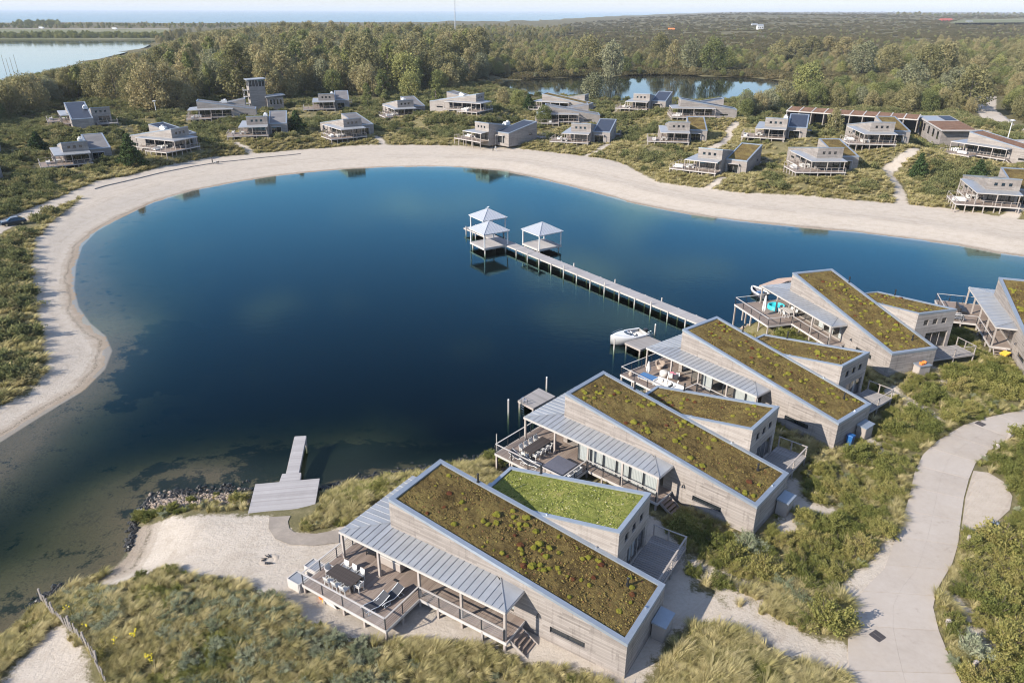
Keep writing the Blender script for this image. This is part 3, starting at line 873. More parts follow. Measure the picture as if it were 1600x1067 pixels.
tag(slab('bay_water', grown(BAY, 0.0), 0.6, 0.05, M['bay']), kind='structure')
tag(slab('sea', np.array([(-70000, 1500), (70000, 1500), (70000, 88000), (-70000, 88000)]), -0.5, 0.05, M['sea']), kind='structure')

# ------------------------------------------------------------------ meshes by hand
class MB:
    """collects solids in house coordinates (s, t, z) or plain (x, y, z) and makes one mesh of them"""
    def __init__(self):
        self.v, self.f = [], []
    def add(self, v, f):
        k = len(self.v)
        self.v += [tuple(p) for p in v]
        self.f += [tuple(i + k for i in q) for q in f]
        return self
    def box(self, a0, a1, b0, b1, c0, c1):
        return self.add([(a0, b0, c0), (a1, b0, c0), (a1, b1, c0), (a0, b1, c0), (a0, b0, c1), (a1, b0, c1), (a1, b1, c1), (a0, b1, c1)],
                        [(0, 3, 2, 1), (4, 5, 6, 7), (0, 1, 5, 4), (1, 2, 6, 5), (2, 3, 7, 6), (3, 0, 4, 7)])
    def hexa(self, lo, hi):
        """eight corners: four below, four above"""
        return self.add(list(lo) + list(hi), [(0, 3, 2, 1), (4, 5, 6, 7), (0, 1, 5, 4), (1, 2, 6, 5), (2, 3, 7, 6), (3, 0, 4, 7)])
    def quad(self, a, b, c, d):
        return self.add([a, b, c, d], [(0, 1, 2, 3)])
    def bar(self, p, q, w, h=None):
        """square bar from p to q"""
        h = h or w
        p, q = Vector(p), Vector(q)
        d = (q - p).normalized()
        up = Vector((0, 0, 1)) if abs(d.z) < 0.95 else Vector((1, 0, 0))
        a = d.cross(up).normalized() * (w / 2)
        b = a.cross(d).normalized() * (h / 2)
        return self.hexa([p - a - b, p + a - b, q + a - b, q - a - b], [p - a + b, p + a + b, q + a + b, q - a + b])
    def tube(self, pts, r, n=6, cap=True):
        rs = r if isinstance(r, (list, tuple)) else [r] * len(pts)
        pts = [Vector(p) for p in pts]
        v, f = [], []
        for i, p in enumerate(pts):
            d = (pts[min(i + 1, len(pts) - 1)] - pts[max(i - 1, 0)]).normalized()
            up = Vector((0, 0, 1)) if abs(d.z) < 0.9 else Vector((1, 0, 0))
            a = d.cross(up).normalized()
            b = d.cross(a).normalized()
            for k in range(n):
                an = 2 * math.pi * k / n
                v.append(p + a * (math.cos(an) * rs[i]) + b * (math.sin(an) * rs[i]))
        for i in range(len(pts) - 1):
            for k in range(n):
                f.append((i * n + k, i * n + (k + 1) % n, (i + 1) * n + (k + 1) % n, (i + 1) * n + k))
        if cap:
            f.append(tuple(range(n))[::-1])
            f.append(tuple((len(pts) - 1) * n + k for k in range(n)))
        return self.add(v, f)
    def ball(self, c, r, n=8, m=6):
        rx, ry, rz = r if isinstance(r, (tuple, list)) else (r, r, r)
        v = [(c[0], c[1], c[2] - rz)]
        for j in range(1, m):
            ph = -math.pi / 2 + math.pi * j / m
            for k in range(n):
                an = 2 * math.pi * k / n
                v.append((c[0] + rx * math.cos(ph) * math.cos(an), c[1] + ry * math.cos(ph) * math.sin(an), c[2] + rz * math.sin(ph)))
        v.append((c[0], c[1], c[2] + rz))
        f = [(0, 1 + (k + 1) % n, 1 + k) for k in range(n)]
        for j in range(m - 2):
            for k in range(n):
                f.append((1 + j * n + k, 1 + j * n + (k + 1) % n, 1 + (j + 1) * n + (k + 1) % n, 1 + (j + 1) * n + k))
        e = len(v) - 1
        f += [(1 + (m - 2) * n + k, 1 + (m - 2) * n + (k + 1) % n, e) for k in range(n)]
        return self.add(v, f)
    def mesh(self, name, ysign=1.0, smooth=False):
        me = bpy.data.meshes.new(name)
        me.from_pydata([(p[0], p[1] * ysign, p[2]) for p in self.v], [], self.f)
        if smooth:
            me.polygons.foreach_set('use_smooth', [True] * len(me.polygons))
        me.update()
        return me
    def build(self, name, mat, parent=None, ysign=1.0, smooth=False, loc=None, rz=None):
        return link(name, self.mesh(name, ysign, smooth), mat, parent, loc, rz)

def plank_quad(mb, A, B, Cc, D, width=0.14, gap=0.012, th=0.04, drop=True):
    """boards laid along A->B, side by side from AB to DC; corners are points of the top face"""
    A, B, Cc, D = Vector(A), Vector(B), Vector(Cc), Vector(D)
    n = max(1, int(round(((D - A).length + (Cc - B).length) / 2 / width)))
    dz = Vector((0, 0, -th))
    for i in range(n):
        g = gap / width / 2
        t0, t1 = (i + g) / n, (i + 1 - g) / n
        a, b, c, d = A.lerp(D, t0), B.lerp(Cc, t0), B.lerp(Cc, t1), A.lerp(D, t1)
        j = Vector((0, 0, random.uniform(-0.004, 0.004)))
        mb.hexa([a + dz, b + dz, c + dz, d + dz], [a + j, b + j, c + j, d + j])
    return mb

# ------------------------------------------------------------------ road of concrete slabs, lay-by, manholes
def resample(px, z, step):
    p = [at(x, y, z) for x, y in px]
    d = [0]
    for a, b in zip(p, p[1:]):
        d.append(d[-1] + (b - a).length)
    return p, d
def along(p, d, t):
    t *= d[-1]
    for i in range(len(p) - 1):
        if t <= d[i + 1] or i == len(p) - 2:
            return p[i].lerp(p[i + 1], (t - d[i]) / max(d[i + 1] - d[i], 1e-9))
pl, dl_ = resample(ROAD_L, ROAD_Z, 1)
pr, dr_ = resample(ROAD_R, ROAD_Z, 1)
NS = 15
road_mb = MB()
NF = 120
for i in range(NF):
    a, b = along(pl, dl_, i / NF), along(pr, dr_, i / NF)
    c, d = along(pr, dr_, (i + 1) / NF), along(pl, dl_, (i + 1) / NF)
    z = Vector((0, 0, -0.03))
    road_mb.quad(a + z, b + z, c + z, d + z)
road = road_mb.build('road', M['path'])
tag(road, kind='structure')
for k in range(NS):
    mb = MB()
    q = NF // NS
    e = 0.0003
    for i in range(q):
        t0, t1 = (k * q + i) / NF + (e if i == 0 else 0), (k * q + i + 1) / NF - (e if i == q - 1 else 0)
        a, b, c, d = along(pl, dl_, t0), along(pr, dr_, t0), along(pr, dr_, t1), along(pl, dl_, t1)
        for u0, u1 in ((0.0, 0.4993), (0.5007, 1.0)):
            A, B, C_, D = a.lerp(b, u0), a.lerp(b, u1), d.lerp(c, u1), d.lerp(c, u0)
            dz = Vector((0, 0, -0.12))
            mb.hexa([A + dz, B + dz, C_ + dz, D + dz], [A, B, C_, D])
    mb.build('slab', M['concrete'], road)
lay = slab('lay_by', LAYBY, ROAD_Z - 0.005, 0.1, M['brick'])
tag(lay, kind='structure')
# rows of pavers, joined: far too small to pick apart
mbp = MB()
c0, c1 = LAYBY.min(0), LAYBY.max(0)
gxs = np.arange(c0[0], c1[0], 0.33)
gys = np.arange(c0[1], c1[1], 0.17)
PX, PY = np.meshgrid(gxs, gys)
PX = PX + (np.arange(len(gys)) % 2)[:, None] * 0.165
PP = np.stack([PX.ravel(), PY.ravel()], 1)
dpv, _ = sdist(PP, LAYBY)
for (x, y) in PP[dpv > 0.25]:
    mbp.box(x - 0.155, x + 0.155, y - 0.078, y + 0.078, ROAD_Z - 0.02, ROAD_Z + 0.012 + random.uniform(-0.005, 0.006))
pv = mbp.build('pavers', M['brick'], lay)
pv['kind'] = 'stuff'
for px, py, w, lab in ((1371, 993, 0.75, 'square iron manhole cover on the near stretch of concrete road'), (1532, 662, 0.75, 'square iron manhole cover on the far bend of the road')):
    p = at(px, py, ROAD_Z)
    r = empty('manhole_cover', p, 0.55)
    tag(r, lab, 'manhole cover')
    mb = MB()
    for s in (-1, 1):
        mb.box(-w / 2, w / 2, s * w / 2 - 0.03, s * w / 2 + 0.03, -0.02, 0.012)
        mb.box(s * w / 2 - 0.03, s * w / 2 + 0.03, -w / 2 + 0.03, w / 2 - 0.03, -0.02, 0.012)
    mb.build('frame', M['iron'], r)
    mb = MB()
    for s in (-1, 1):
        mb.box(0.01 if s > 0 else -w / 2 + 0.03, w / 2 - 0.03 if s > 0 else -0.01, -w / 2 + 0.03, w / 2 - 0.03, -0.02, 0.006)
    mb.build('lid', M['iron'], r)

# ------------------------------------------------------------------ the villas
def hz_main(s):
    return HLOW + (HHIGH - HLOW) * s / LEN
def hz_small(s):
    return SHI + (SLO - SHI) * (s - S0) / (S1 - S0)

def holed_wall(mb, frame, a0, a1, ztop, holes, z0=-0.6, depth=0.16):
    """upright wall sheet from a0 to a1 with rectangular openings; frame(a, d, z) gives the point, d = depth inwards"""
    ca = sorted({a0, a1, *[h[0] for h in holes], *[h[1] for h in holes]})
    for b0, b1 in zip(ca, ca[1:]):
        mid = (b0 + b1) / 2
        cuts = sorted([(h[2], h[3]) for h in holes if h[0] <= mid <= h[1]])
        z = z0
        for lo, hi in cuts:
            mb.quad(frame(b0, 0, z), frame(b1, 0, z), frame(b1, 0, lo), frame(b0, 0, lo))
            z = hi
        mb.quad(frame(b0, 0, z), frame(b1, 0, z), frame(b1, 0, ztop(b1)), frame(b0, 0, ztop(b0)))
    for h in holes:
        x0, x1, lo, hi = h[:4]
        mb.quad(frame(x0, 0, lo), frame(x1, 0, lo), frame(x1, depth, lo), frame(x0, depth, lo))
        mb.quad(frame(x0, 0, hi), frame(x1, 0, hi), frame(x1, depth, hi), frame(x0, depth, hi))
        mb.quad(frame(x0, 0, lo), frame(x0, 0, hi), frame(x0, depth, hi), frame(x0, depth, lo))
        mb.quad(frame(x1, 0, lo), frame(x1, 0, hi), frame(x1, depth, hi), frame(x1, depth, lo))

# openings: (from, to, sill, head, number of panes)
MAIN_T0 = [(2.87, 5.47, 0.86, 1.38, 2)]
MAIN_LAKE = [(1.25, 1.9, 4.45, 5.1, 1), (2.6, 3.25, 4.45, 5.1, 1), (3.95, 4.6, 4.45, 5.1, 1)]
SMALL_ROAD = [(7.2, 7.85, 4.05, 4.75, 1), (8.5, 9.15, 4.05, 4.75, 1), (9.8, 10.45, 4.05, 4.75, 1), (7.9, 11.1, 0.9, 3.0, 3)]
SMALL_LAKE = [(6.9, 9.7, 0.15, 2.4, 2)]
VER_T0 = [(8.3, 18.7, 0.92, 3.05, 6)]
VER_LAKE = [(0.4, 5.7, 0.92, 3.05, 3)]

def villa(name, h, near=True, glaze_t=None, roof='moss', roof2='moss', curtains=(), deck_back=True, roof_unit=False, seed=0, deck_s1=22.6):
    """one holiday villa with its parts, standing at h"""
    rnd = random.Random(seed)
    mir = len(h) > 4 and h[4]
    ys = 1.0 if mir else -1.0
    root = empty(name, (h[0], h[1], h[3]), h[2])
    wallm = M['wall'] if near else M['wall_far']
    F_t0 = lambda a, d, z: (a, d, z)
    F_t1 = lambda T: (lambda a, d, z: (a, T - d, z))
    F_s0 = lambda S: (lambda a, d, z: (S + d, a, z))
    F_s1 = lambda S: (lambda a, d, z: (S - d, a, z))
    main_t0 = MAIN_T0 + (VER_T0 if glaze_t is None else [(8.3, 18.7, 0.92, 3.05, 0)])
    # walls of the tall wedge
    mb = MB()
    holed_wall(mb, F_t0, 0, LEN, hz_main, main_t0)
    holed_wall(mb, F_t1(WID), 0, LEN, hz_main, [])
    holed_wall(mb, F_s0(0), 0, WID, lambda a: HLOW, [])
    holed_wall(mb, F_s1(LEN), 0, WID, lambda a: HHIGH, MAIN_LAKE + VER_LAKE)
    mb.box(0.2, LEN - 0.2, 0.2, WID - 0.2, 0.82, 0.88)
    wall = mb.build('wall', wallm, root, ys)
    # corner boards
    # walls of the lower wedge behind
    mb = MB()
    holed_wall(mb, F_s0(S0), WID + 0.003, T1, lambda a: SHI, SMALL_ROAD)
    holed_wall(mb, F_s1(S1), WID + 0.003, T1, lambda a: SLO, SMALL_LAKE)
    holed_wall(mb, F_t1(T1), S0, S1, hz_small, [(6.0, 7.2, 1.9, 2.5, 1)])
    sc = S0 + (S1 - S0) * 0.58
    mb.quad((S0, WID + 0.003, 2.0), (S1, WID + 0.003, 2.0), (S1, WID + 0.003, SLO), (S0, WID + 0.003, SHI))
    mb.box(S0 + 0.2, S1 - 0.2, WID + 0.1, T1 - 0.2, 0.05, 0.1)
    wall2 = mb.build('rear_wall', wallm, root, ys)
    # windows
    def window(openings, F, parent_mat=M['dark_metal'], glass='dark_glass'):
        for a0, a1, lo, hi, n in openings:
            if n == 0:
                continue
            big = (hi - lo) > 1.2
            mbf = MB()
            fw = 0.06 if not big else 0.07
            def bx(b0, b1, z0, z1, d0, d1):
                c = [F(b0, d0, z0), F(b1, d0, z0), F(b1, d1, z0), F(b0, d1, z0)]
                c2 = [F(b0, d0, z1), F(b1, d0, z1), F(b1, d1, z1), F(b0, d1, z1)]
                mbf.hexa(c, c2)
            bx(a0, a1, lo, lo + fw, 0.09, 0.14)
            bx(a0, a1, hi - fw, hi, 0.09, 0.14)
            for i in range(n + 1):
                x = a0 + (a1 - a0) * i / n
                bx(max(a0, x - fw / 2), min(a1, x + fw / 2), lo + fw, hi - fw, 0.09, 0.14)
            w = mbf.build('window', parent_mat if not big else M['post'], root, ys)
            for i in range(n):
                x0, x1 = a0 + (a1 - a0) * i / n + fw / 2, a0 + (a1 - a0) * (i + 1) / n - fw / 2
                g = MB().quad(F(x0, 0.12, lo + fw), F(x1, 0.12, lo + fw), F(x1, 0.12, hi - fw), F(x0, 0.12, hi - fw))
                g.build('pane', M['glass'] if (big and near) else M['dark_glass'], w, ys)
                if big and near and rnd.random() < 0.6:
                    fold = MB()
                    m = 14
                    wdt = (x1 - x0) * rnd.uniform(0.35, 1.0)
                    for k in range(m):
                        u0, u1 = x0 + wdt * k / m, x0 + wdt * (k + 1) / m
                        e0, e1 = 0.30 + 0.05 * (k % 2), 0.30 + 0.05 * ((k + 1) % 2)
                        fold.quad(F(u0, e0, lo + 0.05), F(u1, e1, lo + 0.05), F(u1, e1, hi - 0.05), F(u0, e0, hi - 0.05))
                    fold.build('curtain', M['curtain'], w, ys)
    window(main_t0, F_t0)
    window(MAIN_LAKE + VER_LAKE, F_s1(LEN))
    window(SMALL_ROAD, F_s0(S0))
    window(SMALL_LAKE, F_s1(S1))
    window([(6.0, 7.2, 1.9, 2.5, 1)], F_t1(T1))
    # roofs: a sunk bed with a metal coping round it
    CW, CH, EDGE = 0.34, 0.07, 0.03
    def coping(nm, s0, s1, t0, t1, zf):
        mb = MB()
        def strip(sa, sb, ta, tb):
            mb.hexa([(sa, ta, zf(sa) - 0.16), (sb, ta, zf(sb) - 0.16), (sb, tb, zf(sb) - 0.16), (sa, tb, zf(sa) - 0.16)],
                    [(sa, ta, zf(sa) + CH), (sb, ta, zf(sb) + CH), (sb, tb, zf(sb) + CH), (sa, tb, zf(sa) + CH)])
        strip(s0 - EDGE, s0 + CW, t0 - EDGE, t1 + EDGE)
        strip(s1 - CW, s1 + EDGE, t0 - EDGE, t1 + EDGE)
        strip(s0 + CW, s1 - CW, t0 - EDGE, t0 + CW)
        strip(s0 + CW, s1 - CW, t1 - CW, t1 + EDGE)
        return mb.build(nm, M['coping'], root, ys)
    coping('coping', 0, LEN, 0, WID, hz_main)
    coping('rear_coping', S0, S1, WID + 0.05, T1, hz_small)
    def bed(nm, s0, s1, t0, t1, zf, kind, step):
        ns, nt_ = max(2, int((s1 - s0) / step)), max(2, int((t1 - t0) / step))
        S, T = np.meshgrid(np.linspace(s0, s1, ns), np.linspace(t0, t1, nt_), indexing='ij')
        Z = np.vectorize(zf)(S)
        if kind in ('solar', 'wood'):
            Z = Z - 0.02
        else:
            e = np.minimum(np.minimum(S - s0, s1 - S), np.minimum(T - t0, t1 - T))
            Z = Z - 0.05 + (0.12 * (fbm(S * 1.1 + seed * 9, T * 1.1, 4) - 0.5) + 0.26 * (fbm(S * 4.5 + seed * 3, T * 4.5, 8, 3) - 0.45)) * np.clip(e * 3, 0, 1)
        ii = np.arange(ns * nt_).reshape(ns, nt_)
        f = np.stack([ii[:-1, :-1], ii[1:, :-1], ii[1:, 1:], ii[:-1, 1:]], -1).reshape(-1, 4)
        me = np_mesh(nm, np.stack([S.ravel(), T.ravel() * ys, Z.ravel()], 1), f, smooth=kind not in ('solar', 'wood'))
        return link(nm, me, M[kind], root)
    st = 0.16 if near else 0.8
    r1 = bed('green_roof' if 'moss' in roof else 'roof_sheet', CW, LEN - CW, CW, WID - CW, hz_main, roof, st)
    r2 = bed('rear_green_roof' if 'moss' in roof2 else 'rear_roof_sheet', S0 + CW, S1 - CW, WID + CW, T1 - CW, hz_small, roof2, st)
    if near:
        # moss hummocks too many to count
        def hummocks(r, n, s0, s1, t0, t1, zf, mat):
            g = np.random.default_rng(seed * 7 + n)
            S, T = g.uniform(s0, s1, n), g.uniform(t0, t1, n)
            keep = fbm(S * 0.7 + seed, T * 0.7, 3) + g.normal(0, 0.1, n) > 0.42
            S, T = S[keep], T[keep]
            n = len(S)
            R = g.uniform(0.03, 0.085, n)
            Hh = R * g.uniform(0.35, 0.75, n)
            a = np.arange(6) * np.pi / 3
            Zs = np.vectorize(zf)(S) - 0.06
            v = []
            for ring, (rr_, hh_) in enumerate(((1.0, 0.0), (0.7, 0.75))):
                jit = g.uniform(0.75, 1.25, (n, 6))
                v.append(np.stack([S[:, None] + np.cos(a) * R[:, None] * rr_ * jit, (T[:, None] + np.sin(a) * R[:, None] * rr_ * jit) * ys, Zs[:, None] + (Hh[:, None] * hh_ + 0.02) * np.ones((1, 6))], -1))
            v = np.concatenate(v + [np.stack([S, T * ys, Zs + Hh + 0.02], -1)[:, None, :]], 1)
            b = np.arange(n)[:, None] * 13
            k = np.arange(6)
            q = np.stack([b + k, b + (k + 1) % 6, b + 6 + (k + 1) % 6, b + 6 + k], -1).reshape(-1, 4)
            tq = np.stack([b + 6 + k[::2], b + 6 + (k[::2] + 1) % 6, b + 6 + (k[::2] + 2) % 6, b + 12 + 0 * k[::2]], -1).reshape(-1, 4)
            o = link('moss_hummocks', np_mesh('moss_hummocks', v.reshape(-1, 3), np.concatenate([q, tq]), smooth=True), mat, r)
            o['kind'] = 'stuff'
        hummocks(r1, 4500, 0.5, LEN - 0.5, 0.5, WID - 0.5, hz_main, M['hummock'])
        hummocks(r2, 2500, S0 + 0.5, S1 - 0.5, WID + 0.5, T1 - 0.5, hz_small, M['hummock_green'] if roof2 == 'moss_green' else M['hummock'])
        # cushions of stonecrop
        def cushions(r, n, s0, s1, t0, t1, zf, clusters):
            cs = [(rnd.uniform(s0, s1), rnd.uniform(t0, t1)) for _ in range(clusters)]
            for i in range(n):
                if rnd.random() < 0.75:
                    c = rnd.choice(cs)
                    s, t = c[0] + rnd.gauss(0, 0.55), c[1] + rnd.gauss(0, 0.5)
                else:
                    s, t = rnd.uniform(s0, s1), rnd.uniform(t0, t1)
                s, t = min(max(s, s0), s1), min(max(t, t0), t1)
                o = bpy.data.objects.new('stonecrop', rnd.choice(CUSH))
                COL.objects.link(o)
                o.parent = r
                o.location = (s, t * ys, zf(s) - 0.02)
                k = rnd.uniform(0.10, 0.24) * (1.35 if rnd.random() < 0.25 else 1)
                o.scale = (k, k * rnd.uniform(0.8, 1.15), k * rnd.uniform(0.5, 0.85))
                o.rotation_euler = (0, 0, rnd.uniform(0, 6.28))
                if rnd.random() < 0.16:
                    o.material_slots[0].link = 'OBJECT'
                    o.material_slots[0].material = M['sedum_red']
        cushions(r1, 80, 0.8, LEN - 0.8, 0.75, WID - 0.75, hz_main, 24)
        if roof2 == 'moss':
            cushions(r2, 26, S0 + 0.7, S1 - 0.8, WID + 0.8, T1 - 0.7, hz_small, 9)
        # vents
        for s, t, hh, zf in ((15.4, WID - 0.17, 0.75, hz_main), (2.0, 4.4, 0.55, hz_main), (13.0, T1 - 0.17, 0.8, hz_small)):
            z = zf(s)
            mb = MB().tube([(s, t, z - 0.1), (s, t, z + hh)], 0.075, 10)
            mb.tube([(s, t, z + hh), (s, t, z + hh + 0.05), (s, t, z + hh + 0.12)], [0.11, 0.11, 0.03], 10)
            mb.tube([(s, t, z - 0.06), (s, t, z + 0.10)], 0.13, 10)
            mb.build('flue', M['black'], root, ys)
        for s, t in ((5.2, WID - 0.14), (9.5, WID + 0.24), (0.24, 3.4)):
            z = (hz_small(s) if t > WID else hz_main(s)) + 0.07
            MB().box(s - 0.06, s + 0.06, t - 0.06, t + 0.06, z - 0.02, z + 0.10).build('vent_cap', M['steel'], root, ys)
        # wall lamp
        mb = MB().bar((6.35, -0.02, 2.05), (6.35, -0.22, 2.05), 0.05)
        mb.tube([(6.35, -0.22, 2.08), (6.35, -0.24, 1.86)], [0.035, 0.09], 8)
        mb.build('wall_lamp', M['dark_metal'], root, ys)
        # down pipe at the low corner
        MB().tube([(0.5, -0.06, -0.2), (0.5, -0.06, hz_main(0.5) - 0.2)], 0.04, 8)
    elif roof_unit:
        mb = MB()
        s, t = 10.5, WID - 0.9
        z = hz_main(s)
        mb.box(s - 0.9, s + 0.9, t - 0.6, t + 0.6, z + 0.1, z + 1.0)
        mb.tube([(s - 0.3, t, z + 1.0), (s - 0.3, t, z + 1.35)], 0.38, 10)
        mb.tube([(s + 0.4, t - 0.2, z + 0.6), (s + 1.4, t - 0.5, z + 0.45)], 0.22, 8)
        mb.build('roof_unit', M['white_paint'], root, ys)
    # veranda roof of standing seam zinc
    VS0, VS1, VT, ZE, ZW = 7.5, 22.2, -2.3, 3.42, 3.60
    HB = 1.9
    def top(s, t):
        """height of the veranda roof, falling to its eaves"""
        d = min(-t if s < LEN else 99, 99)
        e = min(t - VT, VS1 - s, (s - VS0) * (2.3 / HB))
        return ZE + (ZW - ZE) * min(max(e, 0) / 2.3, 1)
    PW = 0.545 if near else 2.7
    panels = []
    # front slope, panel by panel, clipped by the hips
    n = int(round((VS1 - VS0) / PW))
    for i in range(n):
        a, b = VS0 + (VS1 - VS0) * i / n, VS0 + (VS1 - VS0) * (i + 1) / n
        def inner(s):
            e = min((s - VS0) * (2.3 / HB), VS1 - s)
            return min(VT + max(e, 0), 0.0) if s < LEN else min(VT + max(e, 0), 0.74)
        panels.append([(a, VT, top(a, VT)), (b, VT, top(b, VT)), (b, inner(b), top(b, inner(b))), (a, inner(a), top(a, inner(a)))])
    # low end hip
    panels.append([(VS0, VT, ZE), (VS0, 0, ZE), (VS0 + HB, 0, ZW)])
    # lake end slope
    tb = WID if near else WID
    n2 = max(2, int(round((tb - VT) / PW)))
    for i in range(n2):
        a, b = VT + (tb - VT) * i / n2, VT + (tb - VT) * (i + 1) / n2
        def inn(t):
            return max(VS1 - max(t - VT, 0), LEN)
        panels.append([(VS1, a, ZE), (VS1, b, ZE), (inn(b), b, top(inn(b), max(b, 0.0)) if b < 0.74 else ZW), (inn(a), a, top(inn(a), a) if a < 0.74 else ZW)])
    sheet = MB()
    for p in panels:
        lo = [(x, y, z - 0.05) for x, y, z in p]
        if near:
            mb = MB()
            k = len(p)
            if k == 4:
                mb.hexa(lo, p)
                # raised seam on one long edge
                mb.bar((p[0][0], p[0][1], p[0][2] + 0.02), (p[3][0], p[3][1], p[3][2] + 0.02), 0.028, 0.05) if (Vector(p[0]) - Vector(p[3])).length > 0.05 else None
            else:
                mb.add(lo + p, [(0, 1, 2), (5, 4, 3), (0, 3, 4, 1), (1, 4, 5, 2), (2, 5, 3, 0)])
            mb.build('roof_panel', M['zinc'], root, ys)
        else:
            if len(p) == 4:
                sheet.hexa(lo, p)
            else:
                sheet.add(lo + p, [(0, 1, 2), (5, 4, 3), (0, 3, 4, 1), (1, 4, 5, 2), (2, 5, 3, 0)])
    if not near:
        sheet.build('veranda_roof', M['zinc'], root, ys)
    else:
        MB().bar((VS0, VT, ZE + 0.03), (VS0 + HB, 0.0, ZW + 0.03), 0.06, 0.05).build('hip_cap', M['zinc'], root, ys)
        mb = MB()
        mb.bar((VS1, VT, ZE + 0.03), (LEN + 0.0, VT + (VS1 - LEN), ZW + 0.03), 0.05, 0.05)
        mb.build('hip_cap', M['zinc'], root, ys)
    mb = MB()
    mb.box(VS0 - 0.02, VS1 + 0.02, VT - 0.05, VT + 0.09, ZE - 0.21, ZE - 0.052)
    mb.box(VS1 - 0.09, VS1 + 0.05, VT + 0.092, tb, ZE - 0.21, ZE - 0.052)
    mb.box(VS0 - 0.05, VS0 + 0.07, VT + 0.092, -0.02, ZE - 0.21, ZE - 0.052)
    mb.build('fascia', M['rail'], root, ys)
    # posts
    posts = [(VS0 + 0.1, VT + 0.12), (11.1, VT + 0.12), (14.75, VT + 0.12), (18.5, VT + 0.12), (VS1 - 0.12, VT + 0.12), (VS1 - 0.12, 1.6), (VS1 - 0.12, 5.6)]
    for s, t in posts:
        MB().box(s - 0.085, s + 0.085, t - 0.085, t + 0.085, -0.9, ZE - 0.212).build('post', M['post'], root, ys)
    # glazed veranda front where there is one
    if glaze_t is not None:
        gt = glaze_t
        m = 6
        a0, a1 = 8.0, 16.3
        for i in range(m):
            x0, x1 = a0 + (a1 - a0) * i / m, a0 + (a1 - a0) * (i + 1) / m
            mb = MB()
            for u0, u1, z0, z1 in ((x0, x1, 0.9, 0.98), (x0, x1, 3.12, 3.2), (x0, x0 + 0.06, 0.98, 3.12), (x1 - 0.06, x1, 0.98, 3.12)):
                mb.box(u0, u1, gt - 0.03, gt + 0.03, z0, z1)
            w = mb.build('veranda_window', M['dark_metal'], root, ys)
            MB().quad((x0 + 0.06, gt, 0.98), (x1 - 0.06, gt, 0.98), (x1 - 0.06, gt, 3.12), (x0 + 0.06, gt, 3.12)).build('pane', M['glass'], w, ys)
            if i in curtains:
                fold = MB()
                for k in range(18):
                    u0, u1 = x0 + (x1 - x0) * k / 18, x0 + (x1 - x0) * (k + 1) / 18
                    fold.quad((u0, gt + 0.12 + 0.05 * (k % 2), 0.95), (u1, gt + 0.12 + 0.05 * ((k + 1) % 2), 0.95), (u1, gt + 0.12 + 0.05 * ((k + 1) % 2), 3.1), (u0, gt + 0.12 + 0.05 * (k % 2), 3.1))
                fold.build('curtain', M['curtain'], w, ys)
        mb = MB()
        mb.box(a1 - 0.03, a1 + 0.03, gt + 0.031, -0.02, 0.9, 0.98)
        mb.box(a1 - 0.03, a1 + 0.03, gt + 0.031, -0.02, 3.12, 3.2)
        w = mb.build('veranda_window', M['dark_metal'], root, ys)
        MB().quad((a1, gt + 0.03, 0.98), (a1, -0.02, 0.98), (a1, -0.02, 3.12), (a1, gt + 0.03, 3.12)).build('pane', M['glass'], w, ys)
    # decks
    DZ, DS1, DT = 0.9, deck_s1, -5.85
    mb = MB()
    bw = 0.145 if near else 0.5
    plank_quad(mb, (14.7, -0.03, DZ), (14.7, DT, DZ), (DS1, DT, DZ), (DS1, -0.03, DZ), bw)
    plank_quad(mb, (VS0 - 0.1, -0.03, DZ), (VS0 - 0.1, VT - 0.05, DZ), (14.68, VT - 0.05, DZ), (14.68, -0.03, DZ), bw)
    plank_quad(mb, (LEN + 0.03, WID, DZ), (LEN + 0.03, 0.0, DZ), (DS1, 0.0, DZ), (DS1, WID, DZ), bw)
    d = mb.build('deck_boards', M['deck'], root, ys)
    d['kind'] = 'stuff'
    mb = MB()
    for a0, a1, b0, b1 in ((14.64, DS1 + 0.05, DT - 0.06, DT - 0.005), (14.6, 14.66, DT, VT - 0.12), (DS1 + 0.005, DS1 + 0.06, DT, WID), (VS0 - 0.16, 14.62, VT - 0.12, VT - 0.06), (VS0 - 0.16, VS0 - 0.105, VT - 0.05, -0.1)):
        mb.box(a0, a1, b0, b1, DZ - 0.22, DZ + 0.01)
    mb.build('deck_edge', M['rail'], root, ys)
    stilts = [(s, DT + 0.08) for s in np.linspace(14.75, DS1 - 0.1, 5)] + [(s, VT - 0.05) for s in (9.3, 13.0)] + [(14.75, -4.1)] + [(DS1 - 0.1, t) for t in (-3.9, -0.5, 2.6, 5.9)]
    if near:
        for s, t in stilts:
            MB().box(s - 0.08, s + 0.08, t - 0.08, t + 0.08, -2.2 if s > DS1 - 1 else -0.7, DZ - 0.045).build('stilt', M['post'], root, ys)
    else:
        mb = MB()
        for s, t in stilts:
            mb.box(s - 0.09, s + 0.09, t - 0.09, t + 0.09, -1.2, DZ - 0.045)
        mb.build('stilts', M['post'], root, ys)['kind'] = 'stuff'
    # railing: steel uprights, timber top rail, wires
    runs = [[(DS1 - 0.03, WID - 0.2), (DS1 - 0.03, DT + 0.03)], [(DS1 - 0.03, DT + 0.03), (14.73, DT + 0.03)], [(14.73, DT + 0.03), (14.73, VT - 0.03)], [(14.73, VT - 0.03), (VS0 + 0.1, VT - 0.03)]]
    RT = 1.0
    rail, wires, ups = MB(), MB(), []
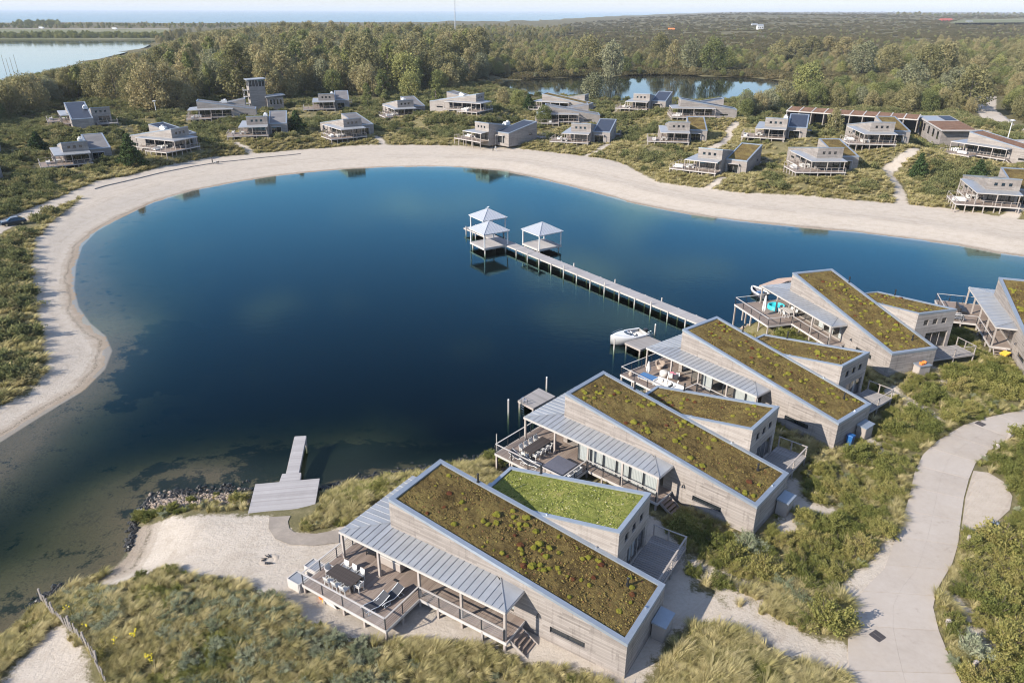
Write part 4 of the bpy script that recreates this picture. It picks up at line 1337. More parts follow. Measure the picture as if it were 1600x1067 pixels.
    for (a, b) in runs:
        a3, b3 = Vector((a[0], a[1], DZ)), Vector((b[0], b[1], DZ))
        ln = (b3 - a3).length
        k = max(1, int(round(ln / 1.75)))
        rail.bar(a3 + Vector((0, 0, RT)), b3 + Vector((0, 0, RT)), 0.11, 0.045)
        for zz in (0.2, 0.4, 0.6, 0.8):
            wires.tube([a3 + Vector((0, 0, zz)), b3 + Vector((0, 0, zz))], 0.011, 4)
        for i in range(k):
            ups.append(a3.lerp(b3, i / k))
    ups.append(Vector((VS0 + 0.1, VT - 0.03, DZ)))
    if near:
        for p in ups:
            MB().box(p.x - 0.03, p.x + 0.03, p.y - 0.03, p.y + 0.03, DZ - 0.2, DZ + RT - 0.02).build('railing_post', M['dark_metal'], root, ys)
        wires.build('railing_wires', M['dark_metal'], root, ys)['kind'] = 'stuff'
    else:
        for p in ups:
            rail.box(p.x - 0.04, p.x + 0.04, p.y - 0.04, p.y + 0.04, DZ, DZ + RT)
    rail.build('railing', M['rail'] if near else M['post'], root, ys)
    # steps
    for i in range(4):
        z = DZ - 0.21 * (i + 1) + 0.02
        s = VS0 - 0.32 - 0.29 * i
        MB().box(s - 0.14, s + 0.14, -1.95, -0.65, z - 0.05, z).build('step', M['deck'], root, ys)
    mb = MB()
    for t in (-2.0, -0.62):
        mb.bar((VS0 - 0.15, t, DZ - 0.15), (VS0 - 1.5, t, -0.08), 0.05, 0.24)
    mb.build('stringer', M['post'], root, ys)
    # terrace at the low end of the rear wedge
    if deck_back:
        mb = MB()
        plank_quad(mb, (0.9, 7.0, DZ), (S0 - 0.03, 7.0, DZ), (S0 - 0.03, 12.9, DZ), (0.9, 12.9, DZ), 0.24 if near else 0.6, 0.05)
        b_ = mb.build('rear_deck_boards', M['jetty_dark'], root, ys)
        b_['kind'] = 'stuff'
        mb = MB()
        for a0, a1, b0, b1 in ((0.82, 0.88, 6.95, 12.95), (0.89, S0 - 0.03, 12.92, 12.98), (0.89, S0 - 0.03, 6.92, 6.98)):
            mb.box(a0, a1, b0, b1, DZ - 0.2, DZ + 0.01)
        for p in ((0.9, 7.0), (0.9, 10.0), (0.9, 12.9), (2.3, 12.9), (S0 - 0.1, 12.9)):
            mb.box(p[0] - 0.05, p[0] + 0.05, p[1] - 0.05, p[1] + 0.05, -0.6, DZ + 1.0)
        mb.box(0.84, 0.96, 6.95, 12.96, DZ + 1.002, DZ + 1.05)
        mb.box(0.962, S0 - 0.03, 12.84, 12.96, DZ + 1.002, DZ + 1.05)
        for zz in (0.25, 0.5, 0.75):
            mb.box(0.89, 0.91, 7.06, 12.84, DZ + zz - 0.02, DZ + zz + 0.02)
        mb.build('rear_railing', M['post'], root, ys)
    # porch frame over the door at the lake side of the rear wedge
    mb = MB()
    mb.box(S1 + 0.01, S1 + 0.9, 6.75, 9.85, 2.45, 2.55)
    mb.box(S1 + 0.78, S1 + 0.88, 9.73, 9.83, -0.3, 2.447)
    mb.box(S1 + 0.78, S1 + 0.88, 6.77, 6.87, -0.3, 2.447)
    mb.build('porch', M['rail'], root, ys)
    return root

# stonecrop cushions (three shapes shared by all)
CUSH = []
for sd in range(3):
    bm = bmesh.new()
    bmesh.ops.create_icosphere(bm, subdivisions=2, radius=1.0)
    rr = random.Random(sd + 5)
    for v in bm.verts:
        k = 1 + rr.uniform(-0.22, 0.22)
        v.co *= k
        v.co.z = max(v.co.z, -0.15)
    me = bpy.data.meshes.new('stonecrop')
    bm.to_mesh(me)
    bm.free()
    me.materials.append(M['sedum'])
    CUSH.append(me)

villa_labels = []
V1 = villa('timber_villa', FRONT[0], True, None, 'moss', 'moss_green', seed=1)
tag(V1, 'pale timber villa in front with mossy brown roof and bright green rear roof', 'villa', 'timber villas on the near shore')
V2 = villa('timber_villa', FRONT[1], True, -1.55, 'moss', 'moss', (0, 1, 2, 3, 4, 5), seed=2)
tag(V2, 'timber villa with white curtains along its veranda and a dark tub cover on deck', 'villa', 'timber villas on the near shore')
V3 = villa('timber_villa', FRONT[2], True, -1.3, 'moss', 'moss', (0, 1, 4), seed=3)
tag(V3, 'timber villa beside the moored white motorboat, deck full of white furniture', 'villa', 'timber villas on the near shore')
V4 = villa('timber_villa', FRONT[3], True, None, 'moss', 'moss', seed=4)
tag(V4, 'timber villa with turquoise paddling pool on its lakeside deck', 'villa', 'timber villas on the near shore')
V5 = villa('timber_villa', FRONT[4], True, None, 'moss', 'moss', seed=5)
tag(V5, 'timber villa cut off by the picture edge with an orange cart at its steps', 'villa', 'timber villas on the near shore')

# ------------------------------------------------------------------ villas across the lake: one built of each kind, the others copied
BACK_INFO = {
 'a1': ('solar', True, 'far villa with grey sheet roof before the wood, its road end with round windows showing'),
 'a2': ('wood', True, 'long low villa with glazed veranda below the timber lookout tower'),
 'a4': ('moss', False, 'villa with green sloping roof by the pond, higher of the two overlapping ones'),
 'a5': ('wood', False, 'villa with grey roof and long deck, lower of the two overlapping ones'),
 'a6': ('solar', False, 'villa side-on before the pond with dark second roof rising at its end'),
 'a7': ('moss_brown', False, 'villa with long brown planted roof and wide dark deck near the white lamp post'),
 'b1': ('moss', False, 'villa just above the beach with planted roof and sand path to its door'),
 'b2': ('solar', True, 'villa with blue-black roof standing before the carport row'),
 'b3': ('moss', False, 'villa with yellow-green planted roof and veranda corner towards the lake, nearest the forked path'),
 'b4': ('moss', False, 'villa with planted roof and sunny bare deck before the end carport'),
 'b5': ('moss', False, 'villa with planted roof beside the short curved sand path'),
 'b6': ('solar', False, 'villa with blue-black roof standing against the pond'),
 'b7': ('solar', False, 'villa with dark roof above the widest part of the beach'),
 'b8': ('solar', True, 'villa nearest the beach, its tall windowed end and dark roof mirrored in the lake'),
 'b9': ('wood', True, 'villa with grey roof and veranda corner at the wood edge beside a tall green tree'),
 'b10': ('wood', False, 'villa with veranda corner and wooden side wall above the narrow beach path'),
 'b11': ('wood', True, 'small looking villa half hidden in shrubs at the foot of the wood'),
 'b12': ('wood', True, 'villa with grey roof below the timber lookout tower'),
 'b13': ('solar', True, 'villa with long veranda turned to the sun above the beach bend'),
 'b14': ('wood', True, 'villa with pale awning roof among dark shrubs near the sandy track'),
 'b15': ('moss', False, 'villa with wooden stairs cut off by the picture edge above the beach'),
 'b16': ('wood', True, 'villa seen along its veranda with windowed end turned away from the wood'),
 'c1': ('wood', False, 'villa of which only a pale roof corner shows among dark shrubs, the upper one'),
 'c2': ('wood', False, 'villa of which only a low roof corner shows among dark shrubs, the lower one'),
}
M['wood'] = wood_mat('grey_roof_boards', [(0.0, (0.10, 0.095, 0.095)), (0.5, (0.16, 0.15, 0.145)), (1.0, (0.23, 0.215, 0.205))], board=0.4, groove=0.1)
proto = {}
for k, h in BACK.items():
    roof, unit, lab = BACK_INFO[k]
    key = (h[4], roof, unit)
    if key not in proto:
        v = villa('lakeside_villa', h, False, None, roof, roof, roof_unit=unit, seed=len(proto) + 20, deck_back=True)
        proto[key] = v
    else:
        v = copy_tree(proto[key])
        v.location = (h[0], h[1], h[3])
        v.rotation_euler = (0, 0, h[2])
    tag(v, lab, 'villa', 'timber villas across the lake')

# ------------------------------------------------------------------ lookout tower in the wood edge
p = gat(404, 172, 4.5)
tw = empty('lookout_tower', (p.x, p.y, p.z), 0.5)
tag(tw, 'grey timber lookout tower with glazed top floor and balcony at the wood edge', 'tower')
MB().box(-3.0, 3.2, -2.6, 2.6, -1, 9.3).build('wall', M['wall_far'], tw)
MB().box(-2.96, 3.16, -2.56, 2.56, 9.3, 11.6).build('glazed_floor', M['dark_glass'], tw)
mb = MB()
for x in np.linspace(-3.0, 3.1, 6):
    for y in (-2.62, 2.55):
        mb.box(x, x + 0.14, y, y + 0.1, 9.3, 11.6)
for y in np.linspace(-2.5, 2.4, 4):
    mb.box(-3.04, -2.94, y, y + 0.14, 9.3, 11.6)
mb.build('mullion', M['rail'], tw)
MB().hexa([(-3.6, -3.1, 11.6), (3.8, -3.1, 11.9), (3.8, 3.1, 11.9), (-3.6, 3.1, 11.6)], [(-3.6, -3.1, 11.9), (3.8, -3.1, 12.2), (3.8, 3.1, 12.2), (-3.6, 3.1, 11.9)]).build('roof', M['zinc'], tw)
mb = MB()
for z in (2.8, 5.4, 7.8):
    mb.box(-5.0, -3.0, -2.4, 0.6, z, z + 0.16)
    mb.box(-5.0, -4.92, -2.4, 0.6, z + 0.9, z + 1.0)
for y in (-2.4, 0.5):
    mb.box(-5.0, -4.85, y, y + 0.14, -1, 8.7)
mb.build('balcony', M['rail'], tw)
mb = MB().box(3.2, 9.6, -3.4, 2.0, -1, 5.0)
mb.build('annexe_wall', M['wall_far'], tw)
MB().hexa([(2.6, -4.0, 5.0), (10.4, -4.0, 5.6), (10.4, 2.6, 5.6), (2.6, 2.6, 5.0)], [(2.6, -4.0, 5.3), (10.4, -4.0, 5.9), (10.4, 2.6, 5.9), (2.6, 2.6, 5.3)]).build('annexe_roof', M['zinc'], tw)
for x in (4.6, 5.9, 7.2, 8.5):
    w = MB().box(x - 0.42, x + 0.42, -3.46, -3.40, 2.2, 4.2).build('window', M['rail'], tw)
    MB().box(x - 0.34, x + 0.34, -3.48, -3.462, 2.28, 4.12).build('pane', M['dark_glass'], w)

# ------------------------------------------------------------------ carport row and service building
pa, pb = at(1228, 186, 6.5), at(1431, 201, 6.5)
d = (pb - pa)
L_ = d.length
cr = empty('carport_row', pa, math.atan2(d.y, d.x))
tag(cr, 'long row of open timber carports with brown planted roof behind the villas', 'carport')
NB = 10
for i in range(NB + 1):
    x = L_ * i / NB
    MB().box(x - 0.14, x + 0.14, -0.1, 6.2, -1.2, 2.5).build('partition', M['wall_far'], cr)
for i in range(NB):
    x0, x1 = L_ * i / NB + 0.16, L_ * (i + 1) / NB - 0.16
    MB().box(x0, x1, 5.9, 6.1, -1.2, 2.4).build('back_panel', M['dark_metal'], cr)
    MB().hexa([(x0 - 0.02, -0.3, 2.52), (x1 + 0.02, -0.3, 2.52), (x1 + 0.02, 6.3, 3.2), (x0 - 0.02, 6.3, 3.2)], [(x0 - 0.02, -0.3, 2.75), (x1 + 0.02, -0.3, 2.75), (x1 + 0.02, 6.3, 3.5), (x0 - 0.02, 6.3, 3.5)]).build('planted_roof', M['moss_brown'], cr)
for i in range(NB + 1):
    x = L_ * i / NB
    MB().hexa([(x - 0.17, -0.35, 2.505), (x + 0.17, -0.35, 2.505), (x + 0.17, 6.35, 3.2), (x - 0.17, 6.35, 3.2)], [(x - 0.17, -0.35, 2.85), (x + 0.17, -0.35, 2.85), (x + 0.17, 6.35, 3.62), (x - 0.17, 6.35, 3.62)]).build('roof_divider', M['rail'], cr)
MB().box(-0.2, L_ + 0.2, -0.42, -0.352, 2.45, 2.8).build('fascia', M['rail'], cr)

# service building: flat planted roof with dark panels
q = [at(1433, 181, 9.2), at(1472, 204, 9.2), at(1527, 204, 9.2), at(1484, 181, 9.2)]
sb = empty('service_building', (q[0].x, q[0].y, 6.0), 0)
tag(sb, 'flat-roofed building with rust brown planted roof and dark roof panels', 'building')
R_ = [Vector((v.x - q[0].x, v.y - q[0].y, 0)) for v in q]
def rel(i, z): return (R_[i].x, R_[i].y, z)
cc = sum(R_, Vector()) / 4
ins = [r.lerp(cc, 0.10) for r in R_]
MB().hexa([(r.x, r.y, -2) for r in ins], [(r.x, r.y, 2.9) for r in ins]).build('wall', M['wall_far'], sb)
MB().hexa([rel(i, 2.9) for i in range(4)], [rel(i, 3.2) for i in range(4)]).build('roof', M['rail'], sb)
def quadpt(u, v, z):
    a = R_[0].lerp(R_[1], u)
    b = R_[3].lerp(R_[2], u)
    c = a.lerp(b, v)
    return (c.x, c.y, z)
def rpatch(nm, u0, u1, v0, v1, mat, z=3.2):
    MB().hexa([quadpt(u0, v0, z), quadpt(u1, v0, z), quadpt(u1, v1, z), quadpt(u0, v1, z)], [quadpt(u0, v0, z + .12), quadpt(u1, v0, z + .12), quadpt(u1, v1, z + .12), quadpt(u0, v1, z + .12)]).build(nm, mat, sb)
rpatch('planted_roof', 0.42, 0.97, 0.03, 0.97, M['moss_brown'])
rpatch('skylight', 0.05, 0.36, 0.05, 0.55, M['zinc'])
rpatch('roof_panel', 0.05, 0.36, 0.60, 0.95, M['solar'])
for t in (0.12, 0.3, 0.5, 0.7, 0.88):
    a = ins[0].lerp(ins[1], t)
    e = (ins[1] - ins[0]).normalized()
    nrm = Vector((e.y, -e.x, 0)) if Vector((e.y, -e.x, 0)).dot(-cc + a) > 0 else Vector((-e.y, e.x, 0))
    b0, b1 = a - e * 0.9 + nrm * 0.02, a + e * 0.9 + nrm * 0.02
    MB().hexa([b0, b1, b1 + nrm * 0.06, b0 + nrm * 0.06], [b0 + Vector((0, 0, 2.2)), b1 + Vector((0, 0, 2.2)), b1 + nrm * 0.06 + Vector((0, 0, 2.2)), b0 + nrm * 0.06 + Vector((0, 0, 2.2))]).build('window', M['dark_glass'], sb)

# ------------------------------------------------------------------ pier with three pavilions
PZ = 1.05
pa, pb = at(794, 380, PZ), at(1092, 500, PZ)
pdir = (pb - pa).normalized()
pnor = Vector((-pdir.y, pdir.x, 0))
end = pb + pdir * 9
start = pa - pdir * 13.5
W2 = 1.05
pier = empty('pier', (0, 0, 0))
tag(pier, 'long narrow timber pier running from the near shore to the pavilions', 'pier')
mb = MB()
plank_quad(mb, start - pnor * W2, start + pnor * W2, end + pnor * W2, end - pnor * W2, 0.16, 0.02, 0.05)
b_ = mb.build('walkway_boards', M['jetty'], pier)
b_['kind'] = 'stuff'
for s in (-1, 1):
    MB().bar(start + pnor * (s * (W2 - 0.08)) - Vector((0, 0, 0.17)), end + pnor * (s * (W2 - 0.08)) - Vector((0, 0, 0.17)), 0.14, 0.22).build('beam', M['rail'], pier)
npile = int((end - start).length / 3.3)
for i in range(npile):
    c = start + pdir * (1.0 + 3.3 * i)
    for s in (-1, 1):
        q_ = c + pnor * (s * (W2 + 0.06))
        up = 0.55 if i % 3 == 0 else 0.02
        MB().tube([(q_.x, q_.y, -5.0), (q_.x, q_.y, PZ + up)], 0.10, 8).build('pile', M['rail'], pier)
def pavilion(corners, label):
    c = sum(corners, Vector()) / 4
    ang = math.atan2((corners[1] - corners[0]).y, (corners[1] - corners[0]).x)
    r = empty('pavilion', (c.x, c.y, 0), ang)
    tag(r, label, 'pavilion', 'pavilions at the end of the pier')
    a = 2.55
    mb = MB()
    plank_quad(mb, (-a, -a, PZ + 0.02), (a, -a, PZ + 0.02), (a, a, PZ + 0.02), (-a, a, PZ + 0.02), 0.16, 0.02, 0.05)
    mb.build('floor_boards', M['jetty'], r)['kind'] = 'stuff'
    mb = MB()
    for s in (-1, 1):
        mb.box(-a, a, s * a - 0.06, s * a + 0.06, PZ - 0.34, PZ - 0.035)
        mb.box(s * a - 0.06, s * a + 0.06, -a + 0.062, a - 0.062, PZ - 0.34, PZ - 0.035)
    mb.build('floor_frame', M['rail'], r)
    for sx_ in (-1, 1):
        for sy_ in (-1, 1):
            MB().box(sx_ * (a - 0.1) - 0.09, sx_ * (a - 0.1) + 0.09, sy_ * (a - 0.1) - 0.09, sy_ * (a - 0.1) + 0.09, PZ + 0.03, PZ + 2.55).build('post', M['white_paint'], r)
            MB().tube([(sx_ * (a - 0.35), sy_ * (a - 0.35), -5.4), (sx_ * (a - 0.35), sy_ * (a - 0.35), PZ - 0.05)], 0.13, 8).build('pile', M['rail'], r)
    e, zt, zp = a + 0.22, PZ + 2.62, PZ + 4.15
    mb = MB()
    for s in (-1, 1):
        mb.box(-a - 0.05, a + 0.05, s * a - 0.07, s * a + 0.07, PZ + 2.4, PZ + 2.6)
        mb.box(s * a - 0.07, s * a + 0.07, -a + 0.072, a - 0.072, PZ + 2.4, PZ + 2.6)
    mb.build('roof_beam', M['white_paint'], r)
    cs = [(-e, -e), (e, -e), (e, e), (-e, e)]
    for i in range(4):
        p0, p1 = Vector((*cs[i], zt)), Vector((*cs[(i + 1) % 4], zt))
        ap = Vector((0, 0, zp))
        dn = Vector((0, 0, -0.05))
        mb = MB().add([p0 + dn, p1 + dn, ap + dn, p0, p1, ap], [(0, 2, 1), (3, 4, 5), (0, 1, 4, 3)])
        for k in range(1, 10):
            q0 = p0.lerp(p1, k / 10)
            u = 1 - abs(2 * k / 10 - 1)
            q1 = q0.lerp(q0.lerp(ap, 0) + (ap - (p0 + p1) / 2), u * 0.98)
            mb.bar(q0 + Vector((0, 0, 0.02)), q1 + Vector((0, 0, 0.02)), 0.035, 0.045)
        mb.bar(p0 + Vector((0, 0, 0.03)), ap + Vector((0, 0, 0.03)), 0.09, 0.06)
        mb.build('roof_side', M['pav_zinc'], r)
    return r
M['pav_zinc'] = simple_mat('pale_zinc_sheet', (0.46, 0.475, 0.50), 0.5, 0.35, 0.10)
g1 = [at(x, y, PZ) for x, y in ((736.9, 378), (758.8, 388.7), (792, 382), (769.5, 371.3))]
g3 = [at(x, y, PZ) for x, y in ((819, 380.3), (842.6, 389.8), (874.6, 383), (849.9, 373))]
c2 = at(762.2, 325.7, PZ + 4.15)
c1 = sum(g1, Vector()) / 4
g2 = [v + Vector((c2.x, c2.y, PZ)) - Vector((c1.x, c1.y, PZ)) for v in g1]
pavilion(g1, 'lakeside pavilion with pale pyramid roof, in front of another one')
pv2 = pavilion(g2, 'lakeside pavilion with pale pyramid roof and a gull on its tip')
pavilion(g3, 'lakeside pavilion with pale pyramid roof standing alone on its side of the pier')
gl = empty('gull', (c2.x, c2.y, PZ + 4.14), 0.4)
tag(gl, 'white gull perched on the tip of the pavilion roof', 'bird')
mb = MB().ball((0, 0, 0.2), (0.24, 0.11, 0.11), 10, 6)
mb.ball((0.22, 0, 0.33), (0.09, 0.07, 0.075), 8, 6)
mb.tube([(0.12, 0, 0.24), (0.2, 0, 0.32)], [0.08, 0.06], 8)
mb.add([(-0.18, -0.06, 0.22), (-0.18, 0.06, 0.22), (-0.46, 0.03, 0.16), (-0.46, -0.03, 0.16), (-0.2, 0, 0.17)], [(0, 1, 2, 3), (0, 4, 1), (3, 2, 4)])
mb.build('body', M['gull'], gl, smooth=True)
MB().tube([(0.29, 0, 0.32), (0.38, 0, 0.30)], [0.025, 0.006], 6).build('beak', M['yellow'], gl)
MB().tube([(0.02, 0.04, 0.0), (0.02, 0.04, 0.12)], 0.012, 5).tube([(0.02, -0.04, 0.0), (0.02, -0.04, 0.12)], 0.012, 5).build('legs', M['yellow'], gl)

# ------------------------------------------------------------------ landing stages
def stage(name, label, quads, z, mat, piles, width=0.15, cat='jetty', edge=True):
    r = empty(name, (0, 0, 0))
    tag(r, label, cat)
    for nm, q in quads:
        P = [at(x, y, z) for x, y in q]
        mb = MB()
        plank_quad(mb, P[0], P[1], P[2], P[3], width, 0.014, 0.045)
        mb.build(nm, mat, r)['kind'] = 'stuff'
        if edge:
            mb = MB()
            for i in range(4):
                a, b = P[i], P[(i + 1) % 4]
                cen = sum(P, Vector()) / 4
                a, b = a.lerp(cen, 0.02), b.lerp(cen, 0.02)
                mb.bar(a - Vector((0, 0, 0.16)), b - Vector((0, 0, 0.16)), 0.1, 0.2)
            mb.build('frame', M['post'], r)
    for x, y, up in piles:
        q = at(x, y, z)
        MB().tube([(q.x, q.y, -4), (q.x, q.y, z + up)], 0.11, 8).build('pile', M['post'], r)
    return r
stage('landing_platform', 'wide silver timber landing platform with gangway below the sandy beach',
      [('platform_boards', [(399, 756), (499.5, 747), (491, 796), (386.5, 805)]), ('ramp_boards', [(422, 802), (453.5, 798.5), (452.5, 806), (421.5, 808.5)]),
       ('step_boards', [(441, 740), (470.5, 738), (469, 749.5), (436.5, 752.5)]), ('gangway_boards', [(460.5, 681.5), (478.5, 680.5), (467, 738), (447, 739.5)])], 0.95, M['jetty'],
      [(401, 758, -0.06), (497, 750, -0.06), (461, 684, -0.06), (477, 683, -0.06), (450, 735, -0.06), (465, 734, -0.06)])
stage('boat_jetty', 'short dark timber jetty beside the moored white motorboat',
      [('jetty_boards', [(1000.5, 546.5), (976, 535.2), (1010, 523.5), (1035, 534)])], 0.75, M['jetty_dark'], [(979, 536, -0.05), (1000, 545, -0.05), (1010, 525, -0.05)], 0.2)
stage('bathing_jetty', 'square dark timber jetty between two white-topped mooring poles',
      [('jetty_boards', [(833, 638), (809, 625.5), (842, 606), (868, 619)])], 0.75, M['jetty_dark'], [(812, 626, -0.05), (833, 636.5, -0.05), (842, 608, -0.05)], 0.2)
stage('timber_raft', 'orange-brown timber raft moored behind the villa with the paddling pool',
      [('raft_boards', [(1186, 446), (1216, 435), (1232, 438.5), (1204, 450)]), ('ramp_boards', [(1217, 435), (1237, 433), (1250, 437), (1233, 438.5)])], 0.55, M['raft'], [], 0.3, 'raft')
def pole(px, py, z0, h, label, mat=None, r=0.1):
    q = at(px, py, z0)
    e = empty('mooring_pole', (q.x, q.y, 0))
    tag(e, label, 'pole')
    MB().tube([(0, 0, -4), (0, 0, z0 + h)], r, 10).build('pole', M['rail'], e)
    MB().tube([(0, 0, z0 + h + 0.003), (0, 0, z0 + h + 0.1)], [r * 1.08, r * 0.7], 10).build('cap', mat or M['white_paint'], e)
pole(794.5, 643.5, 0.0, 1.5, 'white-topped mooring pole standing alone in dark water by the square jetty')
pole(854, 606, 0.0, 1.35, 'white-topped mooring pole behind the square jetty')
pole(959.5, 545, 0.0, 1.3, 'mooring pole at the bow of the white motorboat', M['post'])
pole(1023, 521.5, 0.0, 1.35, 'mooring pole at the stern of the white motorboat')
pole(776, 699, 0.6, 1.5, 'thin leaning pole at the shore beside the villa deck with the tub', M['post'], 0.05)
def ladder(px, py, z, rz, label):
    q = at(px, py, z)
    r = empty('bathing_ladder', q, rz)
    tag(r, label, 'ladder')
    mb = MB()
    for y in (-0.25, 0.25):
        mb.tube([(-0.35, y, -0.02), (-0.35, y, 0.45), (-0.2, y, 0.7), (0.0, y, 0.7), (0.14, y, 0.5), (0.14, y, -1.4)], 0.035, 6)
    mb.build('rails', M['steel'], r)
    mb = MB()
    for z_ in (-0.3, -0.6, -0.9, -1.2):
        mb.tube([(0.14, -0.25, z_), (0.14, 0.25, z_)], 0.025, 6)
    mb.build('rungs', M['steel'], r)
ladder(1013.5, 525.5, 0.75, 2.4, 'steel bathing ladder on the jetty by the motorboat stern')
ladder(818, 631, 0.75, 3.8, 'steel bathing ladder on the square dark jetty')

# ------------------------------------------------------------------ boats
def hull(mb, L, B, H, n=14, deckz=None, flare=0.75):
    """boat hull along +x, stern at 0"""
    rings = []
    for i in range(n + 1):
        u = i / n
        w = B / 2 * (1 - max(0, (u - 0.35) / 0.65) ** 2.3) * (0.9 + 0.1 * min(1, u / 0.3))
        w = max(w, 0.02)
        keel = -0.3 + 0.42 * max(0, (u - 0.55) / 0.45) ** 2
        top = H * (1 + 0.28 * u ** 2)
        rings.append([(u * L, 0, keel), (u * L - 0.04, w * flare, keel * 0.4 + 0.06), (u * L, w, top * 0.85), (u * L, w * 0.985, top)])
    v, f = [], []
    for r in rings:
        v += [(x, y, z) for x, y, z in r] + [(x, -y, z) for x, y, z in r[1:]]
    k = 7
    for i in range(n):
        for a, b in ((0, 1), (1, 2), (2, 3), (0, 4), (4, 5), (5, 6)):
            f.append((i * k + a, (i + 1) * k + a, (i + 1) * k + b, i * k + b))
    f.append((0, 1, 2, 3, 6, 5, 4))
    mb.add(v, f)
    return rings
bow, stern = at(953.5, 531, 0.7), at(1006, 520, 0.7)
dv = bow - stern
BL = dv.length
boat = empty('motorboat', (stern.x, stern.y, 0), math.atan2(dv.y, dv.x))
tag(boat, 'white open motorboat with black outboard moored at the short jetty', 'boat')
mb = MB()
rings = hull(mb, BL, 2.75, 0.95)
mb.build('hull', M['gelcoat'] if 'gelcoat' in M else M['white_paint'], boat, smooth=True)
mb = MB()
n = len(rings) - 1
st = int(n * 0.48)
v, f = [], []
for i in range(st, n + 1):
    x, w, z = rings[i][3]
    v += [(x, w, z), (x, w * 0.45, z + 0.16), (x, -w * 0.45, z + 0.16), (x, -w, z)]
for i in range(n - st):
    for a in range(3):
        f.append((i * 4 + a, (i + 1) * 4 + a, (i + 1) * 4 + a + 1, i * 4 + a + 1))
mb.add(v, f)
mb.build('foredeck', M['white_paint'], boat, smooth=True)
mb = MB()
for s in (-1, 1):
    pts = [Vector((rings[i][3][0], s * (rings[i][3][1] - 0.12), rings[i][3][2])) for i in range(0, st + 1)]
    for a, b in zip(pts, pts[1:]):
        mb.bar(a, b, 0.24, 0.08)
    mb.build('gunwale', M['white_paint'], boat)
    mb = MB()
MB().box(0.15, BL * 0.5, -0.85, 0.85, 0.15, 0.2).build('cockpit_floor', M['white_plastic'], boat)
for x, y in ((BL * 0.38, 0.42), (BL * 0.38, -0.42)):
    s_ = MB().box(x - 0.25, x + 0.25, y - 0.24, y + 0.24, 0.21, 0.6).build('seat', M['cushion'], boat)
    MB().box(x - 0.3, x - 0.2, y - 0.24, y + 0.24, 0.602, 1.05).build('seat_back', M['white_paint'], s_)
MB().box(0.25, 0.75, -0.85, 0.85, 0.21, 0.62).build('stern_bench', M['cushion'], boat)
mb = MB()
for s0, s1 in (((BL * 0.5, -0.9), (BL * 0.58, -0.4)), ((BL * 0.58, -0.4), (BL * 0.58, 0.4)), ((BL * 0.58, 0.4), (BL * 0.5, 0.9))):
    mb.quad((s0[0], s0[1], 0.98), (s1[0], s1[1], 1.0), (s1[0] - 0.22, s1[1] * 0.92, 1.42), (s0[0] - 0.22, s0[1] * 0.92, 1.38))
mb.build('windscreen', M['dark_glass'], boat)
MB().box(-0.5, -0.04, -0.24, 0.24, 0.55, 1.25).box(-0.34, -0.14, -0.1, 0.1, -0.5, 0.55).build('outboard_motor', M['black'], boat)
mb = MB()
for s in (-1, 1):
    mb.tube([(rings[i][3][0], s * rings[i][3][1] * 0.92, rings[i][3][2] + 0.3) for i in range(int(n * 0.55), n)], 0.018, 5)
mb.build('bow_rail', M['steel'], boat)
for x in (0.7, 1.9):
    MB().tube([(x, 1.28, 0.7), (x, 1.3, 0.45), (x, 1.28, 0.1)], [0.06, 0.13, 0.05], 8).build('fender', M['blue_bin'], boat, smooth=True)
bow, stern = at(1175.5, 449.5, 0.45), at(1194, 461, 0.45)
dv = bow - stern
dg = empty('grey_dinghy', (stern.x, stern.y, 0), math.atan2(dv.y, dv.x))
tag(dg, 'grey dinghy with dark hull moored beside the timber raft', 'boat')
mb = MB()
rings = hull(mb, dv.length, 1.9, 0.55)
mb.build('hull', M['spa_cover'], dg, smooth=True)
mb = MB()
for s in (-1, 1):
    pts = [(r[3][0], s * r[3][1], r[3][2]) for r in rings]
    mb.tube(pts, 0.16, 8)
mb.build('tube_rim', M['white_plastic'], dg, smooth=True)
MB().box(0.2, dv.length * 0.75, -0.6, 0.6, 0.12, 0.16).build('floor', M['jetty_dark'], dg)
MB().box(1.2, 1.6, -0.7, 0.7, 0.18, 0.5).build('thwart', M['blue_fabric'], dg)
MB().box(-0.4, -0.05, -0.18, 0.18, 0.4, 0.95).build('outboard_motor', M['black'], dg)

# ------------------------------------------------------------------ garden furniture and small things
def on_deck(hi, s, t, z=0.9):
    return house_point(FRONT[hi], s, t, z)
def face(hi, a=0.0):
    return FRONT[hi][2] + a
def dining_table(L, W, slats=9, mat='table', legm='dark_metal', n='dining_table'):
    r = empty(n)
    for i in range(slats):
        y0 = -W / 2 + W * i / slats
        MB().box(-L / 2, L / 2, y0 + 0.006, y0 + W / slats - 0.006, 0.71, 0.745).build('slat', M[mat], r)
    for sx_ in (-1, 1):
        for sy_ in (-1, 1):
            x, y = sx_ * (L / 2 - 0.1), sy_ * (W / 2 - 0.1)
            MB().box(x - 0.04, x + 0.04, y - 0.04, y + 0.04, 0, 0.708).build('leg', M[legm], r)
    mb = MB()
    for s in (-1, 1):
        mb.box(-L / 2 + 0.05, L / 2 - 0.05, s * (W / 2 - 0.06) - 0.02, s * (W / 2 - 0.06) + 0.02, 0.62, 0.707)
    mb.build('apron', M[legm], r)
    return r
